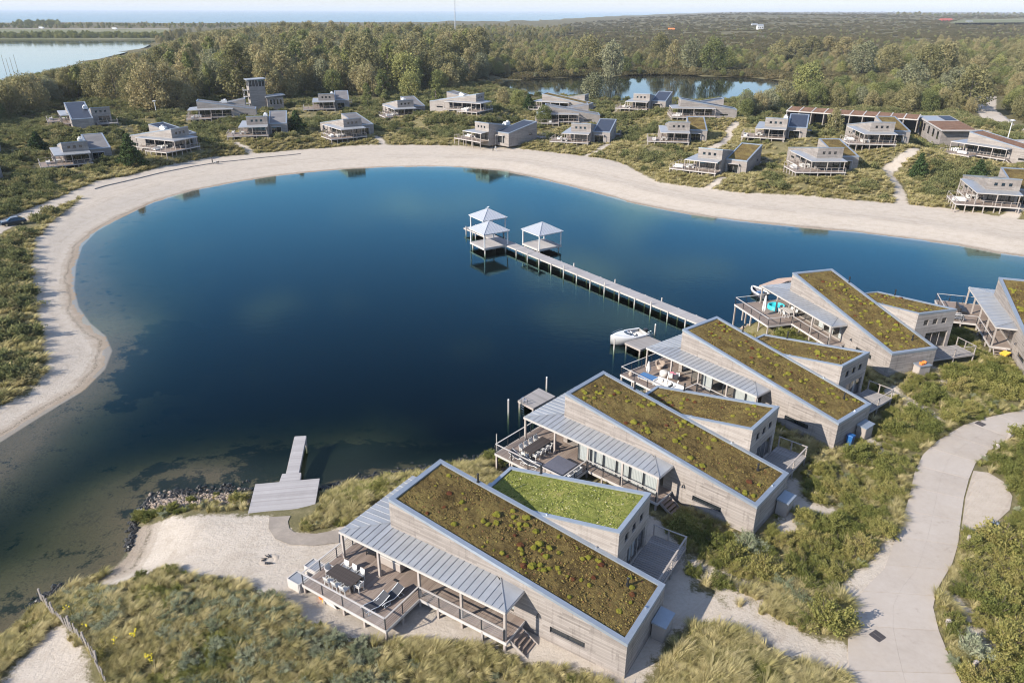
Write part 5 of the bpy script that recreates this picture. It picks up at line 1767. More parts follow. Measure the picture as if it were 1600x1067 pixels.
def chair(mat='white_plastic'):
    r = empty('garden_chair')
    MB().box(-0.24, 0.24, -0.25, 0.25, 0.42, 0.46).build('seat', M[mat], r)
    MB().hexa([(-0.27, -0.25, 0.44), (-0.22, -0.25, 0.44), (-0.22, 0.25, 0.44), (-0.27, 0.25, 0.44)], [(-0.36, -0.23, 0.9), (-0.32, -0.23, 0.9), (-0.32, 0.23, 0.9), (-0.36, 0.23, 0.9)]).build('backrest', M[mat], r)
    for sx_ in (-1, 1):
        for sy_ in (-1, 1):
            MB().bar((sx_ * 0.21, sy_ * 0.22, 0.42), (sx_ * 0.25, sy_ * 0.25, 0.0), 0.045).build('leg', M[mat], r)
    for sy_ in (-1, 1):
        MB().bar((-0.29, sy_ * 0.26, 0.66), (0.2, sy_ * 0.26, 0.64), 0.05, 0.035).bar((0.2, sy_ * 0.26, 0.64), (0.22, sy_ * 0.25, 0.44), 0.04).build('armrest', M[mat], r)
    return r
used = set()
def place(proto, loc, rz, label, cat, group=None):
    o = proto if proto.name not in used else copy_tree(proto)
    used.add(o.name)
    o.location = loc
    o.rotation_euler = (0, 0, rz)
    tag(o, label, cat, group)
    return o
CH = chair()
def chairs_round(hi, ts, tt, L, W, per_side, ends, tabname, along_s=True):
    """chairs along both sides and at the ends of a table"""
    base = face(hi)
    k = 0
    for side in (-1, 1):
        for i in range(per_side):
            ds = -L / 2 + L * (i + 0.5) / per_side
            s, t = (ts + ds, tt + side * (W / 2 + 0.18)) if along_s else (ts + side * (W / 2 + 0.18), tt + ds)
            a = base + (math.pi / 2 * side if along_s else (math.pi if side > 0 else 0))
            place(CH, on_deck(hi, s, t), a + random.uniform(-0.1, 0.1), 'white plastic garden chair drawn up to ' + tabname, 'chair', 'garden chairs round ' + tabname)
    for side in ends:
        s, t = (ts + side * (L / 2 + 0.25), tt) if along_s else (ts, tt + side * (L / 2 + 0.25))
        a = base + ((math.pi if side > 0 else 0) if along_s else (math.pi / 2 * side))
        place(CH, on_deck(hi, s, t), a, 'white plastic garden chair at the end of ' + tabname, 'chair', 'garden chairs round ' + tabname)
TB = dining_table(2.5, 1.15, 10)
place(TB, on_deck(0, 20.15, -4.1), face(0), 'dark slatted dining table on the deck of the front villa', 'table')
chairs_round(0, 20.15, -4.1, 2.3, 1.15, 3, (-1, 1), 'the dark table of the front villa')
TB2 = dining_table(3.0, 1.15, 10)
place(TB2, on_deck(1, 19.9, -3.1), face(1, math.pi / 2), 'dark slatted dining table on the deck beside the tub cover', 'table')
chairs_round(1, 19.9, -3.1, 2.8, 1.15, 4, (-1,), 'the dark table beside the tub cover', along_s=False)
def lounger(mat='dark_fabric', frame='white_paint'):
    r = empty('sun_lounger')
    prof = [(-1.0, 0.30), (-0.75, 0.36), (-0.35, 0.31), (0.0, 0.24), (0.35, 0.34), (0.6, 0.46), (0.95, 0.66)]
    mb = MB()
    for a, b in zip(prof, prof[1:]):
        mb.hexa([(a[0], -0.33, a[1] - 0.025), (b[0], -0.33, b[1] - 0.025), (b[0], 0.33, b[1] - 0.025), (a[0], 0.33, a[1] - 0.025)], [(a[0], -0.33, a[1]), (b[0], -0.33, b[1]), (b[0], 0.33, b[1]), (a[0], 0.33, a[1])])
    mb.build('sling', M[mat], r)
    for s in (-1, 1):
        MB().tube([(x, s * 0.36, z) for x, z in prof], 0.03, 6).build('side_rail', M[frame], r)
        MB().tube([(-0.75, s * 0.36, 0.34), (-0.85, s * 0.36, 0.0), (-0.3, s * 0.36, 0.02), (-0.3, s * 0.36, 0.3)], 0.025, 6).build('front_leg', M[frame], r)
        MB().tube([(0.35, s * 0.36, 0.3), (0.5, s * 0.36, 0.0), (0.9, s * 0.36, 0.02), (0.6, s * 0.36, 0.44)], 0.025, 6).build('rear_leg', M[frame], r)
    return r
LG = lounger()
place(LG, on_deck(0, 16.7, -4.6), face(0, -math.pi / 2 - 0.25), 'black sun lounger nearest the deck rail of the front villa', 'sun lounger', 'sun loungers on the front deck')
place(LG, on_deck(0, 16.3, -3.5), face(0, -math.pi / 2 - 0.2), 'black sun lounger nearer the veranda post of the front villa', 'sun lounger', 'sun loungers on the front deck')
place(LG, on_deck(1, 20.3, -5.1), face(1, 0.2), 'black sun lounger beside the long dark table', 'sun lounger')
place(LG, on_deck(1, 18.9, -5.2), face(1, 0.1), 'black sun lounger near the tub cover', 'sun lounger')
# low black table, sideboard, floor hatch of the front villa
r = empty('low_table', on_deck(0, 20.6, -0.6), face(0, 0.2))
tag(r, 'low square black table under the veranda roof of the front villa', 'table')
MB().box(-0.42, 0.42, -0.42, 0.42, 0.36, 0.42).build('top', M['black'], r)
for a in (-1, 1):
    for b in (-1, 1):
        MB().box(a * 0.38 - 0.025, a * 0.38 + 0.025, b * 0.38 - 0.025, b * 0.38 + 0.025, 0, 0.358).build('leg', M['black'], r)
MB().box(-0.36, 0.36, -0.36, 0.36, 0.1, 0.13).build('shelf', M['black'], r)
def sideboard(loc, rz, label, L=1.7):
    r = empty('sideboard', loc, rz)
    tag(r, label, 'cabinet')
    MB().box(-L / 2, L / 2, -0.3, 0.3, 0.08, 0.78).build('body', M['post'], r)
    MB().box(-L / 2 - 0.04, L / 2 + 0.04, -0.34, 0.34, 0.78, 0.84).build('top', M['rail'], r)
    for i in range(3):
        x = -L / 2 + L * (i + 0.5) / 3
        MB().box(x - L / 6 + 0.02, x + L / 6 - 0.02, 0.302, 0.325, 0.12, 0.74).build('door', M['rail'], r)
    for a in (-1, 1):
        MB().box(a * (L / 2 - 0.1) - 0.04, a * (L / 2 - 0.1) + 0.04, -0.26, 0.26, 0, 0.078).build('leg', M['dark_metal'], r)
sideboard(on_deck(0, 18.4, -0.9), face(0, math.pi), 'pale timber cabinet under the veranda roof of the front villa', 2.0)
r = empty('deck_drain', on_deck(0, 17.2, -1.9, 0.905), face(0))
tag(r, 'small black drain cover lying in the boards of the front deck', 'drain')
MB().box(-0.22, 0.22, -0.11, 0.11, 0.0, 0.012).build('frame', M['black'], r)
MB().box(-0.16, 0.16, -0.06, 0.06, 0.013, 0.02).build('grate', M['dark_metal'], r)
# planters at the deck corner
def planter(loc, rz, label):
    r = empty('planter_box', loc, rz)
    tag(r, label, 'planter', 'planter boxes at the deck corner')
    w, d, h_ = 1.2, 0.95, 0.85
    for a in (-1, 1):
        MB().box(a * w / 2 - 0.04, a * w / 2 + 0.04, -d / 2, d / 2, -0.2, h_).build('side', M['rail'], r)
        MB().box(-w / 2 + 0.042, w / 2 - 0.042, a * d / 2 - 0.04, a * d / 2 + 0.04, -0.2, h_).build('end', M['rail'], r)
    MB().box(-w / 2 + 0.042, w / 2 - 0.042, -d / 2 + 0.042, d / 2 - 0.042, -0.2, h_ - 0.06).build('zinc_tray', M['zinc'], r)
planter(on_deck(0, 23.35, -4.0, 0.1), face(0), 'zinc-topped timber box outside the deck rail, farther from the dune')
planter(on_deck(0, 23.35, -5.6, 0.1), face(0), 'zinc-topped timber box outside the deck rail at the corner nearest the dune')
# toys under the deck
r = empty('toy_pile', house_point(FRONT[0], 20.9, -5.55, 0.0), 0)
tag(r, 'heap of orange and yellow beach toys under the deck edge', 'toys')
for i, (x, y, m) in enumerate(((0, 0, 'orange'), (0.3, 0.1, 'yellow'), (0.12, -0.25, 'yellow'), (-0.22, 0.12, 'orange'), (0.1, 0.2, 'red'))):
    MB().tube([(x, y, 0.0), (x, y, 0.26)], [0.10, 0.15], 10).tube([(x, y, 0.2), (x, y, 0.28)], [0.16, 0.16], 10).build('bucket', M[m], r)
r = empty('board_panel', house_point(FRONT[0], 20.0, -5.75, 0.0), face(0))
tag(r, 'white board leaning against a stilt under the front deck', 'board')
MB().hexa([(-0.55, -0.12, 0.0), (0.55, -0.12, 0.0), (0.55, -0.06, 0.0), (-0.55, -0.06, 0.0)], [(-0.5, 0.10, 0.62), (0.5, 0.10, 0.62), (0.5, 0.15, 0.62), (-0.5, 0.15, 0.62)]).build('sheet', M['white_paint'], r)
MB().bar((-0.45, -0.15, 0.2), (0.45, -0.08, 0.2), 0.05, 0.03).build('batten', M['rail'], r)

# tub with cover and the row of pale planters on the second deck
r = empty('hot_tub', on_deck(1, 16.3, -4.2), face(1))
tag(r, 'square hot tub with grey folding cover on the second villa deck', 'hot tub')
MB().box(-1.05, 1.05, -1.05, 1.05, 0, 0.62).build('cabinet', M['post'], r)
for s in (-1, 1):
    MB().hexa([(-1.12, min(0.01 * s, 1.12 * s), 0.62), (1.12, min(0.01 * s, 1.12 * s), 0.62), (1.12, max(0.01 * s, 1.12 * s), 0.62), (-1.12, max(0.01 * s, 1.12 * s), 0.62)],
              [(-1.1, min(0.01 * s, 1.1 * s), 0.74), (1.1, min(0.01 * s, 1.1 * s), 0.74), (1.1, max(0.01 * s, 1.1 * s), 0.72), (-1.1, max(0.01 * s, 1.1 * s), 0.72)]).build('cover_half', M['spa_cover'], r)
for i, t in enumerate((-5.1, -4.2, -3.3)):
    r = empty('white_crate', on_deck(1, 15.0, t), face(1))
    tag(r, 'white open crate beside the hot tub, ' + ('nearest the deck corner', 'middle one of three', 'nearest the veranda post')[i], 'crate', 'white crates beside the hot tub')
    for a in (-1, 1):
        MB().box(a * 0.2 - 0.03, a * 0.2 + 0.03, -0.4, 0.4, 0, 0.5).build('side', M['white_paint'], r)
        MB().box(-0.168, 0.168, a * 0.37 - 0.03, a * 0.37 + 0.03, 0, 0.5).build('end', M['white_paint'], r)
    MB().box(-0.168, 0.168, -0.338, 0.338, 0.02, 0.12).build('bottom', M['white_paint'], r)

# third deck: closed parasol, blue daybed, sofas, cushions, drying rack
def parasol(loc, h_, label, w=0.2, cat='parasol'):
    r = empty('parasol', loc, 0.3)
    tag(r, label, cat)
    MB().tube([(0, 0, 0), (0, 0, h_)], 0.03, 8).build('pole', M['steel'], r)
    mb = MB()
    n = 12
    prof = [(0.55, 0.10), (0.9, w), (h_ * 0.62, w * 0.85), (h_ * 0.95, 0.07), (h_, 0.02)]
    v, f = [], []
    for z, rad in prof:
        for k in range(n):
            rr = rad * (1.15 if k % 2 else 0.8)
            v.append((rr * math.cos(2 * math.pi * k / n), rr * math.sin(2 * math.pi * k / n), z))
    for i in range(len(prof) - 1):
        for k in range(n):
            f.append((i * n + k, i * n + (k + 1) % n, (i + 1) * n + (k + 1) % n, (i + 1) * n + k))
    mb.add(v, f)
    mb.build('folded_canopy', M['cushion'], r)
    MB().box(-0.38, 0.38, -0.08, 0.08, 0, 0.08).box(-0.08, 0.08, -0.38, 0.38, 0.082, 0.16).build('foot', M['spa_cover'], r)
parasol(on_deck(2, 20.3, -3.9), 2.0, 'closed white parasol beside the blue daybed', 0.24)
parasol(on_deck(3, 18.0, -4.4), 2.9, 'closed white parasol at the rail of the deck with the paddling pool', 0.24)
def daybed(loc, rz, label, mat, L=2.4, W=1.2):
    r = empty('daybed', loc, rz)
    tag(r, label, 'daybed')
    MB().box(-L / 2, L / 2, -W / 2, W / 2, 0.14, 0.3).build('frame', M['rail'], r)
    MB().box(-L / 2 + 0.03, L / 2 - 0.03, -W / 2 + 0.03, W / 2 - 0.03, 0.3, 0.46).build('mattress', M[mat], r)
    for a in (-1, 1):
        for b in (-1, 1):
            MB().box(a * (L / 2 - 0.1) - 0.05, a * (L / 2 - 0.1) + 0.05, b * (W / 2 - 0.1) - 0.05, b * (W / 2 - 0.1) + 0.05, 0, 0.14).build('leg', M['rail'], r)
daybed(on_deck(2, 19.6, -4.4), face(2, 0.15), 'low daybed with blue mattress on the third villa deck', 'blue_fabric')
def sofa(loc, rz, label, L=2.2, heap=True):
    r = empty('garden_sofa', loc, rz)
    tag(r, label, 'sofa', 'white garden sofas')
    MB().box(-L / 2, L / 2, -0.42, 0.42, 0.12, 0.34).build('base', M['white_paint'], r)
    MB().box(-L / 2 + 0.04, L / 2 - 0.04, -0.38, 0.40, 0.342, 0.5).build('seat_cushion', M['cushion'], r)
    MB().box(-L / 2, L / 2, -0.56, -0.422, 0.12, 0.8).build('backrest', M['white_paint'], r)
    if heap:
        for i, (x, a) in enumerate(((-0.6, 0.2), (-0.1, -0.3), (0.5, 0.15))):
            c, s = math.cos(a), math.sin(a)
            MB().ball((x, -0.2, 0.64), (0.26, 0.16, 0.22), 10, 6).build('cushion', M['cushion'], r, smooth=True)
    for a in (-1, 1):
        MB().box(a * (L / 2 + 0.06) - 0.06, a * (L / 2 + 0.06) + 0.06, -0.5, 0.4, 0.0, 0.6).build('arm', M['white_paint'], r)
sofa(on_deck(2, 17.5, -4.4), face(2, 0.1), 'long white garden sofa with heaped cushions on the third villa deck')
sofa(on_deck(2, 16.0, -4.3), face(2, 0.1), 'shorter white garden sofa beside the heaped one, nearest the veranda', 1.5, False)
r = empty('pouf', on_deck(2, 19.4, -2.2), 0)
tag(r, 'round cream pouf beside the closed parasol', 'pouf')
MB().tube([(0, 0, 0.0), (0, 0, 0.08), (0, 0, 0.5), (0, 0, 0.6)], [0.42, 0.5, 0.5, 0.38], 16).build('seat', M['cushion'], r, smooth=True)
MB().tube([(0, 0, 0.28), (0, 0, 0.32)], 0.508, 16).build('seam', M['terracotta'], r)
r = empty('drying_rack', on_deck(2, 17.9, -2.4), face(2, 0.5))
tag(r, 'drying rack hung with pink and white cloths on the third villa deck', 'drying rack')
mb = MB()
for a in (-1, 1):
    mb.tube([(a * 0.6, -0.35, 0), (a * 0.6, 0.3, 0.95)], 0.018, 5)
    mb.tube([(a * 0.6, 0.35, 0), (a * 0.6, -0.3, 0.95)], 0.018, 5)
for y in (-0.3, -0.15, 0, 0.15, 0.3):
    mb.tube([(-0.6, y, 0.95), (0.6, y, 0.95)], 0.01, 4)
mb.build('frame', M['steel'], r)
for i, (x, y, m) in enumerate(((-0.4, -0.3, 'cushion'), (-0.05, 0.0, 'pink'), (0.3, 0.15, 'cushion'), (0.25, -0.3, 'pink'), (-0.3, 0.3, 'dark_fabric'))):
    MB().box(x - 0.22, x + 0.22, y - 0.03, y - 0.015, 0.35, 0.96).box(x - 0.22, x + 0.22, y + 0.015, y + 0.03, 0.4, 0.96).build('cloth', M[m], r)
for i, (s, t, lab) in enumerate(((21.6, -5.3, 'round pale vase at the lakeside rail of the third villa deck'), (15.5, -5.2, 'round pale vase at the sofa end of the third villa deck'))):
    r = empty('vase', on_deck(2, s, t), 0)
    tag(r, lab, 'vase')
    MB().tube([(0, 0, 0), (0, 0, 0.15), (0, 0, 0.42), (0, 0, 0.62), (0, 0, 0.7)], [0.13, 0.23, 0.26, 0.13, 0.15], 14).build('body', M['terracotta'], r, smooth=True)
    MB().tube([(0, 0, 0.7), (0, 0, 0.73)], 0.17, 14).build('rim', M['terracotta'], r)
r = empty('wicker_chair', on_deck(2, 20.9, -1.2), face(2, 2.5))
tag(r, 'pale wicker armchair in the lakeside corner of the third villa veranda', 'chair')
MB().tube([(0, 0, 0), (0, 0, 0.42)], [0.3, 0.42], 14).build('seat', M['terracotta'], r)
mb = MB()
for k in range(9):
    a = math.pi * (0.5 + k / 8)
    mb.bar((0.42 * math.cos(a), 0.42 * math.sin(a), 0.4), (0.5 * math.cos(a), 0.5 * math.sin(a), 0.85), 0.14, 0.05)
mb.build('back', M['terracotta'], r)
# fourth deck
r = empty('paddling_pool', on_deck(3, 19.7, -1.3), 0)
tag(r, 'turquoise paddling pool on the deck under the veranda edge', 'paddling pool')
for k in range(3):
    MB().tube([(1.05 * math.cos(a), 1.05 * math.sin(a), 0.1 + 0.17 * k) for a in np.linspace(0, 2 * math.pi, 25)], 0.11, 8, False).build('ring', M['turquoise'], r, smooth=True)
mb = MB().tube([(0, 0, 0.02), (0, 0, 0.2)], 0.98, 24)
mb.build('water_filled_base', M['turquoise'], r)
TB3 = dining_table(2.0, 1.0, 6, 'rail', 'rail')
place(TB3, on_deck(3, 17.2, -1.25), face(3), 'pale timber dining table under the veranda beside the paddling pool', 'table')
chairs_round(3, 17.2, -1.25, 1.9, 1.0, 2, (1,), 'the pale table beside the paddling pool')
# fifth deck
r = empty('black_daybed', on_deck(4, 19.0, -3.3), face(4))
tag(r, 'black covered sofa set on the deck of the villa at the picture edge', 'sofa')
MB().box(-1.3, 1.3, -0.45, 0.45, 0.0, 0.45).build('base', M['black'], r)
MB().box(-1.3, 1.3, 0.3, 0.5, 0.452, 0.85).build('backrest', M['black'], r)
place(LG, on_deck(4, 16.8, -4.6), face(4, 1.57), 'black sun lounger on the deck of the villa at the picture edge, lakeward one', 'sun lounger')
place(LG, on_deck(4, 15.5, -4.6), face(4, 1.57), 'black sun lounger on the deck of the villa at the picture edge, landward one', 'sun lounger')
r = empty('garden_cart', house_point(FRONT[4], 6.3, -0.9, 0.0), 0.6)
tag(r, 'orange-yellow garden cart beside the wooden steps', 'cart')
mb = MB().hexa([(-0.5, -0.3, 0.35), (0.5, -0.3, 0.35), (0.5, 0.3, 0.35), (-0.5, 0.3, 0.35)], [(-0.65, -0.4, 0.7), (0.65, -0.4, 0.7), (0.65, 0.4, 0.7), (-0.65, 0.4, 0.7)])
mb.build('tray', M['yellow'], r)
for x in (-0.4, 0.4):
    for y in (-0.33, 0.33):
        MB().tube([(x, y - 0.04, 0.18), (x, y + 0.04, 0.18)], 0.18, 12).build('wheel', M['black'], r)
MB().tube([(0.6, 0, 0.4), (1.2, 0, 0.9)], 0.025, 6).build('handle', M['dark_metal'], r)

# utility boxes at the low ends, bins
def utility_box(hi, s, t, label, mat='post'):
    r = empty('utility_box', house_point(FRONT[hi], s, t, 0), face(hi))
    tag(r, label, 'utility box', 'utility boxes at the villa ends')
    MB().box(-0.45, 0.45, -0.75, 0.75, 0.0, 1.35).build('body', M[mat], r)
    MB().hexa([(-0.55, -0.85, 1.35), (0.5, -0.85, 1.35), (0.5, 0.85, 1.35), (-0.55, 0.85, 1.35)], [(-0.55, -0.85, 1.42), (0.5, -0.85, 1.5), (0.5, 0.85, 1.5), (-0.55, 0.85, 1.42)]).build('lid', M['coping'], r)
    MB().box(-0.475, -0.452, -0.7, -0.02, 0.1, 1.28).build('door', M[mat], r)
    MB().box(-0.475, -0.452, 0.02, 0.7, 0.1, 1.28).build('door', M[mat], r)
    for i in range(5):
        MB().box(-0.4, 0.4, -0.785, -0.752, 0.25 + 0.2 * i, 0.33 + 0.2 * i).build('louvre', M['post'], r)
utility_box(0, -0.55, 4.75, 'grey louvred utility box at the low end of the front villa')
utility_box(1, -0.55, 4.9, 'grey louvred utility box behind the villa with white curtains')
utility_box(2, -0.55, 4.6, 'pale utility box beside the blue bin')
utility_box(3, -0.6, 4.0, 'timber utility box with orange boxes on it behind the pool villa')
r = empty('wheelie_bin', house_point(FRONT[2], -0.45, 2.2, 0), face(2))
tag(r, 'blue wheelie bin against the low end of a timber villa', 'bin')
MB().hexa([(-0.24, -0.24, 0.06), (0.24, -0.24, 0.06), (0.24, 0.24, 0.06), (-0.24, 0.24, 0.06)], [(-0.3, -0.29, 1.0), (0.3, -0.29, 1.0), (0.3, 0.29, 1.0), (-0.3, 0.29, 1.0)]).build('body', M['blue_bin'], r)
MB().hexa([(-0.33, -0.31, 1.0), (0.32, -0.31, 1.0), (0.32, 0.31, 1.0), (-0.33, 0.31, 1.0)], [(-0.3, -0.28, 1.1), (0.3, -0.28, 1.06), (0.3, 0.28, 1.06), (-0.3, 0.28, 1.1)]).build('lid', M['blue_bin'], r)
for y in (-0.26, 0.26):
    MB().tube([(0.26, y - 0.03, 0.1), (0.26, y + 0.03, 0.1)], 0.1, 10).build('wheel', M['black'], r)
for i, (dx, dy) in enumerate(((-0.1, -0.3), (0.05, 0.25))):
    p_ = house_point(FRONT[3], -0.6 + dx, 4.0 + dy, 1.47)
    r = empty('orange_crate', p_, face(3, 0.3 * i))
    tag(r, 'small orange crate on the timber utility box, ' + ('nearer the villa corner', 'nearer the rear terrace')[i], 'crate')
    MB().box(-0.2, 0.2, -0.15, 0.15, 0, 0.04).build('bottom', M['orange'], r)
    for a in (-1, 1):
        MB().box(-0.2, 0.2, a * 0.14 - 0.015, a * 0.14 + 0.015, 0.042, 0.24).build('side', M['orange'], r)
        MB().box(a * 0.19 - 0.015, a * 0.19 + 0.015, -0.123, 0.123, 0.042, 0.24).build('end', M['orange'], r)

# gas bottles on the lay-by, bollards by the road
for i, (px, py) in enumerate(((1549.5, 826), (1555.5, 827))):
    p_ = at(px, py, ROAD_Z + 0.012)
    r = empty('gas_bottle', p_, 0.5 * i)
    tag(r, 'pale blue-grey gas bottle on the lay-by, ' + ('nearer the road', 'nearer the bushes')[i], 'gas bottle')
    MB().tube([(0, 0, 0), (0, 0, 0.06), (0, 0, 0.55), (0, 0, 0.68), (0, 0, 0.74)], [0.16, 0.17, 0.17, 0.12, 0.04], 14).build('tank', M['coping'], r, smooth=True)
    MB().tube([(0, 0, 0.74), (0, 0, 0.82)], 0.03, 8).build('valve', M['dark_metal'], r)
    MB().tube([(0.12 * math.cos(a), 0.12 * math.sin(a), 0.8) for a in np.linspace(0.5, 5.8, 10)], 0.015, 5).build('collar', M['coping'], r)
for i, (px, py, lab) in enumerate(((1478, 981, 'weathered timber bollard on the grass verge, second from the bottom'), (1521, 1046, 'weathered timber bollard at the foot of the road verge'), (1511, 849, 'weathered timber bollard below the lay-by'),
                                   (1574, 688, 'weathered timber bollard at the outer road bend'), (1558, 706, 'leaning weathered timber bollard above the lay-by'), (1540, 716, 'low stump-like timber bollard above the lay-by'))):
    p_ = gat(px, py, ROAD_Z)
    r = empty('timber_bollard', (p_.x, p_.y, p_.z - 0.05), 0.4 * i)
    tag(r, lab, 'bollard', 'timber bollards along the road')
    hh = 0.8 if i != 5 else 0.35
    le = 0.18 if i == 4 else 0.03
    MB().hexa([(-0.13, -0.12, -0.3), (0.13, -0.12, -0.3), (0.13, 0.12, -0.3), (-0.13, 0.12, -0.3)], [(-0.12 + le, -0.11, hh), (0.12 + le, -0.11, hh), (0.12 + le, 0.11, hh), (-0.12 + le, 0.11, hh)]).build('post', M['post'], r)
    MB().hexa([(-0.12 + le, -0.11, hh), (0.12 + le, -0.11, hh), (0.12 + le, 0.11, hh), (-0.12 + le, 0.11, hh)], [(-0.07 + le, -0.06, hh + 0.06), (0.07 + le, -0.06, hh + 0.06), (0.07 + le, 0.06, hh + 0.06), (-0.07 + le, 0.06, hh + 0.06)]).build('top', M['stake'], r)

# stake fence on the dune corner
fl = [gat(x, y, 1.2) for x, y in ((66, 938), (84, 962), (110, 985), (136, 1010), (152, 1040), (168, 1075))]
fr = empty('stake_fence', (fl[0].x, fl[0].y, 0))
tag(fr, 'leaning fence of split stakes running over the dune corner to the water', 'fence')
acc = 0
rf = random.Random(3)
for a, b in zip(fl, fl[1:]):
    n = int((b - a).length / 0.16)
    for i in range(n):
        c = a.lerp(b, i / n)
        x, y = c.x - fl[0].x, c.y - fl[0].y
        if rf.random() < 0.12:
            continue
        hgt = rf.uniform(0.75, 1.0) * (1.35 if (i == 0) else 1)
        MB().bar((x, y, c.z - 0.3), (x + rf.uniform(-0.08, 0.08), y + rf.uniform(-0.08, 0.08), c.z + hgt), rf.uniform(0.04, 0.075) * (1.8 if i == 0 else 1)).build('stake', M['stake'], fr)
for zz in (0.3, 0.65):
    MB().tube([(c.x - fl[0].x, c.y - fl[0].y, c.z + zz) for c in fl], 0.012, 4).build('wire', M['dark_metal'], fr)

# worn asphalt path from the landing platform to the front villa
pts_i = [gat(x, y, 1.3) for x, y in ((421, 808), (420, 826), (430, 842), (452, 851), (490, 853), (530, 848))]
pts_o = [gat(x, y, 1.3) for x, y in ((454, 806), (450, 815), (452, 826), (462, 833), (495, 834), (530, 828))]
mb = MB()
for i in range(5):
    for k in range(4):
        for j in range(3):
            a0 = pts_i[i].lerp(pts_i[i + 1], k / 4); a1 = pts_i[i].lerp(pts_i[i + 1], (k + 1) / 4)
            b0 = pts_o[i].lerp(pts_o[i + 1], k / 4); b1 = pts_o[i].lerp(pts_o[i + 1], (k + 1) / 4)
            q = [a0.lerp(b0, j / 3), a0.lerp(b0, (j + 1) / 3), a1.lerp(b1, (j + 1) / 3), a1.lerp(b1, j / 3)]
            q = [Vector((v.x, v.y, ground_z(v.x, v.y) + 0.05)) for v in q]
            mb.quad(*q)
tag(mb.build('path', M['path']), kind='structure')

# stones along the shore: tipped rubble, too small to pick apart
ROCKS = []
for sd in range(1):
    bm = bmesh.new()
    bmesh.ops.create_icosphere(bm, subdivisions=1, radius=1.0)
    ico_v = [v.co.copy() for v in bm.verts]
    ico_f = [[v.index for v in f.verts] for f in bm.faces]
    bm.free()
def rubble(name, label, spots, mat='rock', cat='rocks'):
    mb = MB()
    rr = random.Random(len(spots) + 4)
    for x, y, z, sz in spots:
        v = []
        ax = [rr.uniform(0.6, 1.2) for _ in range(3)]
        rot = Matrix.Rotation(rr.uniform(0, 6.28), 3, 'Z')
        for c in ico_v:
            q = rot @ Vector((c.x * ax[0], c.y * ax[1], c.z * ax[2] * 0.7)) * sz * rr.uniform(0.8, 1.15)
            v.append((x + q.x, y + q.y, z + q.z))
        mb.add(v, ico_f)
    o = mb.build(name, M[mat])
    tag(o, label, cat, kind='stuff')
rr = random.Random(12)
spots = []
for _ in range(420):
    t = rr.random()
    px = 228 + t * 162
    py = 781 - 6 * t + rr.gauss(2, 7)
    p_ = at(px, py, 0.25)
    spots.append((p_.x, p_.y, max(ground_z(p_.x, p_.y), -0.3) + 0.03, rr.uniform(0.09, 0.24)))
rubble('shore_stones', 'pale rubble stones along the water edge left of the landing platform', spots)
for hi, lab in ((2, 'rubble stones under the deck of the villa by the motorboat'), (3, 'rubble stones under the deck of the villa with the pool'), (1, 'rubble stones at the waterside of the villa with white curtains')):
    spots = []
    for _ in range(150):
        s, t = rr.uniform(19.5, 23.0), rr.uniform(-7.5, 6)
        p_ = house_point(FRONT[hi], s, t)
        z = ground_z(p_.x, p_.y)
        if z > -0.6:
            spots.append((p_.x, p_.y, z + 0.05, rr.uniform(0.15, 0.42)))
    rubble('bank_stones', lab, spots)

spots = []
for line_, n_, w_ in (([(198, 862), (212, 812), (235, 783), (290, 771), (392, 764)], 330, 5.5), ([(500, 768), (560, 751), (640, 737), (730, 722), (795, 702)], 420, 4.5), ([(45, 950), (75, 930), (105, 918)], 70, 5)):
    for _ in range(n_):
        k = rr.random() * (len(line_) - 1)
        i = int(k)
        a, b = line_[i], line_[min(i + 1, len(line_) - 1)]
        px, py = a[0] + (b[0] - a[0]) * (k - i) + rr.gauss(0, 3), a[1] + (b[1] - a[1]) * (k - i) - abs(rr.gauss(0, w_)) + 1.5
        p_ = at(px, py, 0.02)
        z_ = ground_z(p_.x, p_.y)
        if -1.2 < z_ < 0.35:
            spots.append((p_.x, p_.y, max(z_, -0.12) + 0.02, rr.uniform(0.10, 0.30)))
rubble('seaweed_clumps', 'black wet weed and stones in the shallows along the near shore', spots, 'wet_weed', 'seaweed')

# ring of sand and charred wood on the beach
p_ = gat(421, 875, 1.3)
r = empty('fire_ring', (p_.x, p_.y, p_.z), 0.2)
tag(r, 'round dug ring with dark remains in the sandy beach', 'fire ring')
mb = MB()
v, f = [], []
for k in range(28):
    a = 2 * math.pi * k / 28
    for rad, z in ((0.35, 0.015), (0.5, 0.07), (0.72, 0.015)):
        j = rr.uniform(0.88, 1.12)
        v.append((rad * j * math.cos(a), rad * j * math.sin(a), z * rr.uniform(0.6, 1.3)))
for k in range(28):
    for i in range(2):
        f.append((k * 3 + i, ((k + 1) % 28) * 3 + i, ((k + 1) % 28) * 3 + i + 1, k * 3 + i + 1))
mb.add(v, f)
mb.build('sand_rim', M['brick'], r, smooth=True)
mb = MB()
for _ in range(9):
    a = rr.uniform(0, 6.28)
    mb.bar((0.3 * math.cos(a), 0.3 * math.sin(a), 0.05), (0.6 * math.cos(a + 0.5), 0.6 * math.sin(a + 0.5), 0.14), 0.05)
mb.build('charred_sticks', M['black'], r)['kind'] = 'stuff'

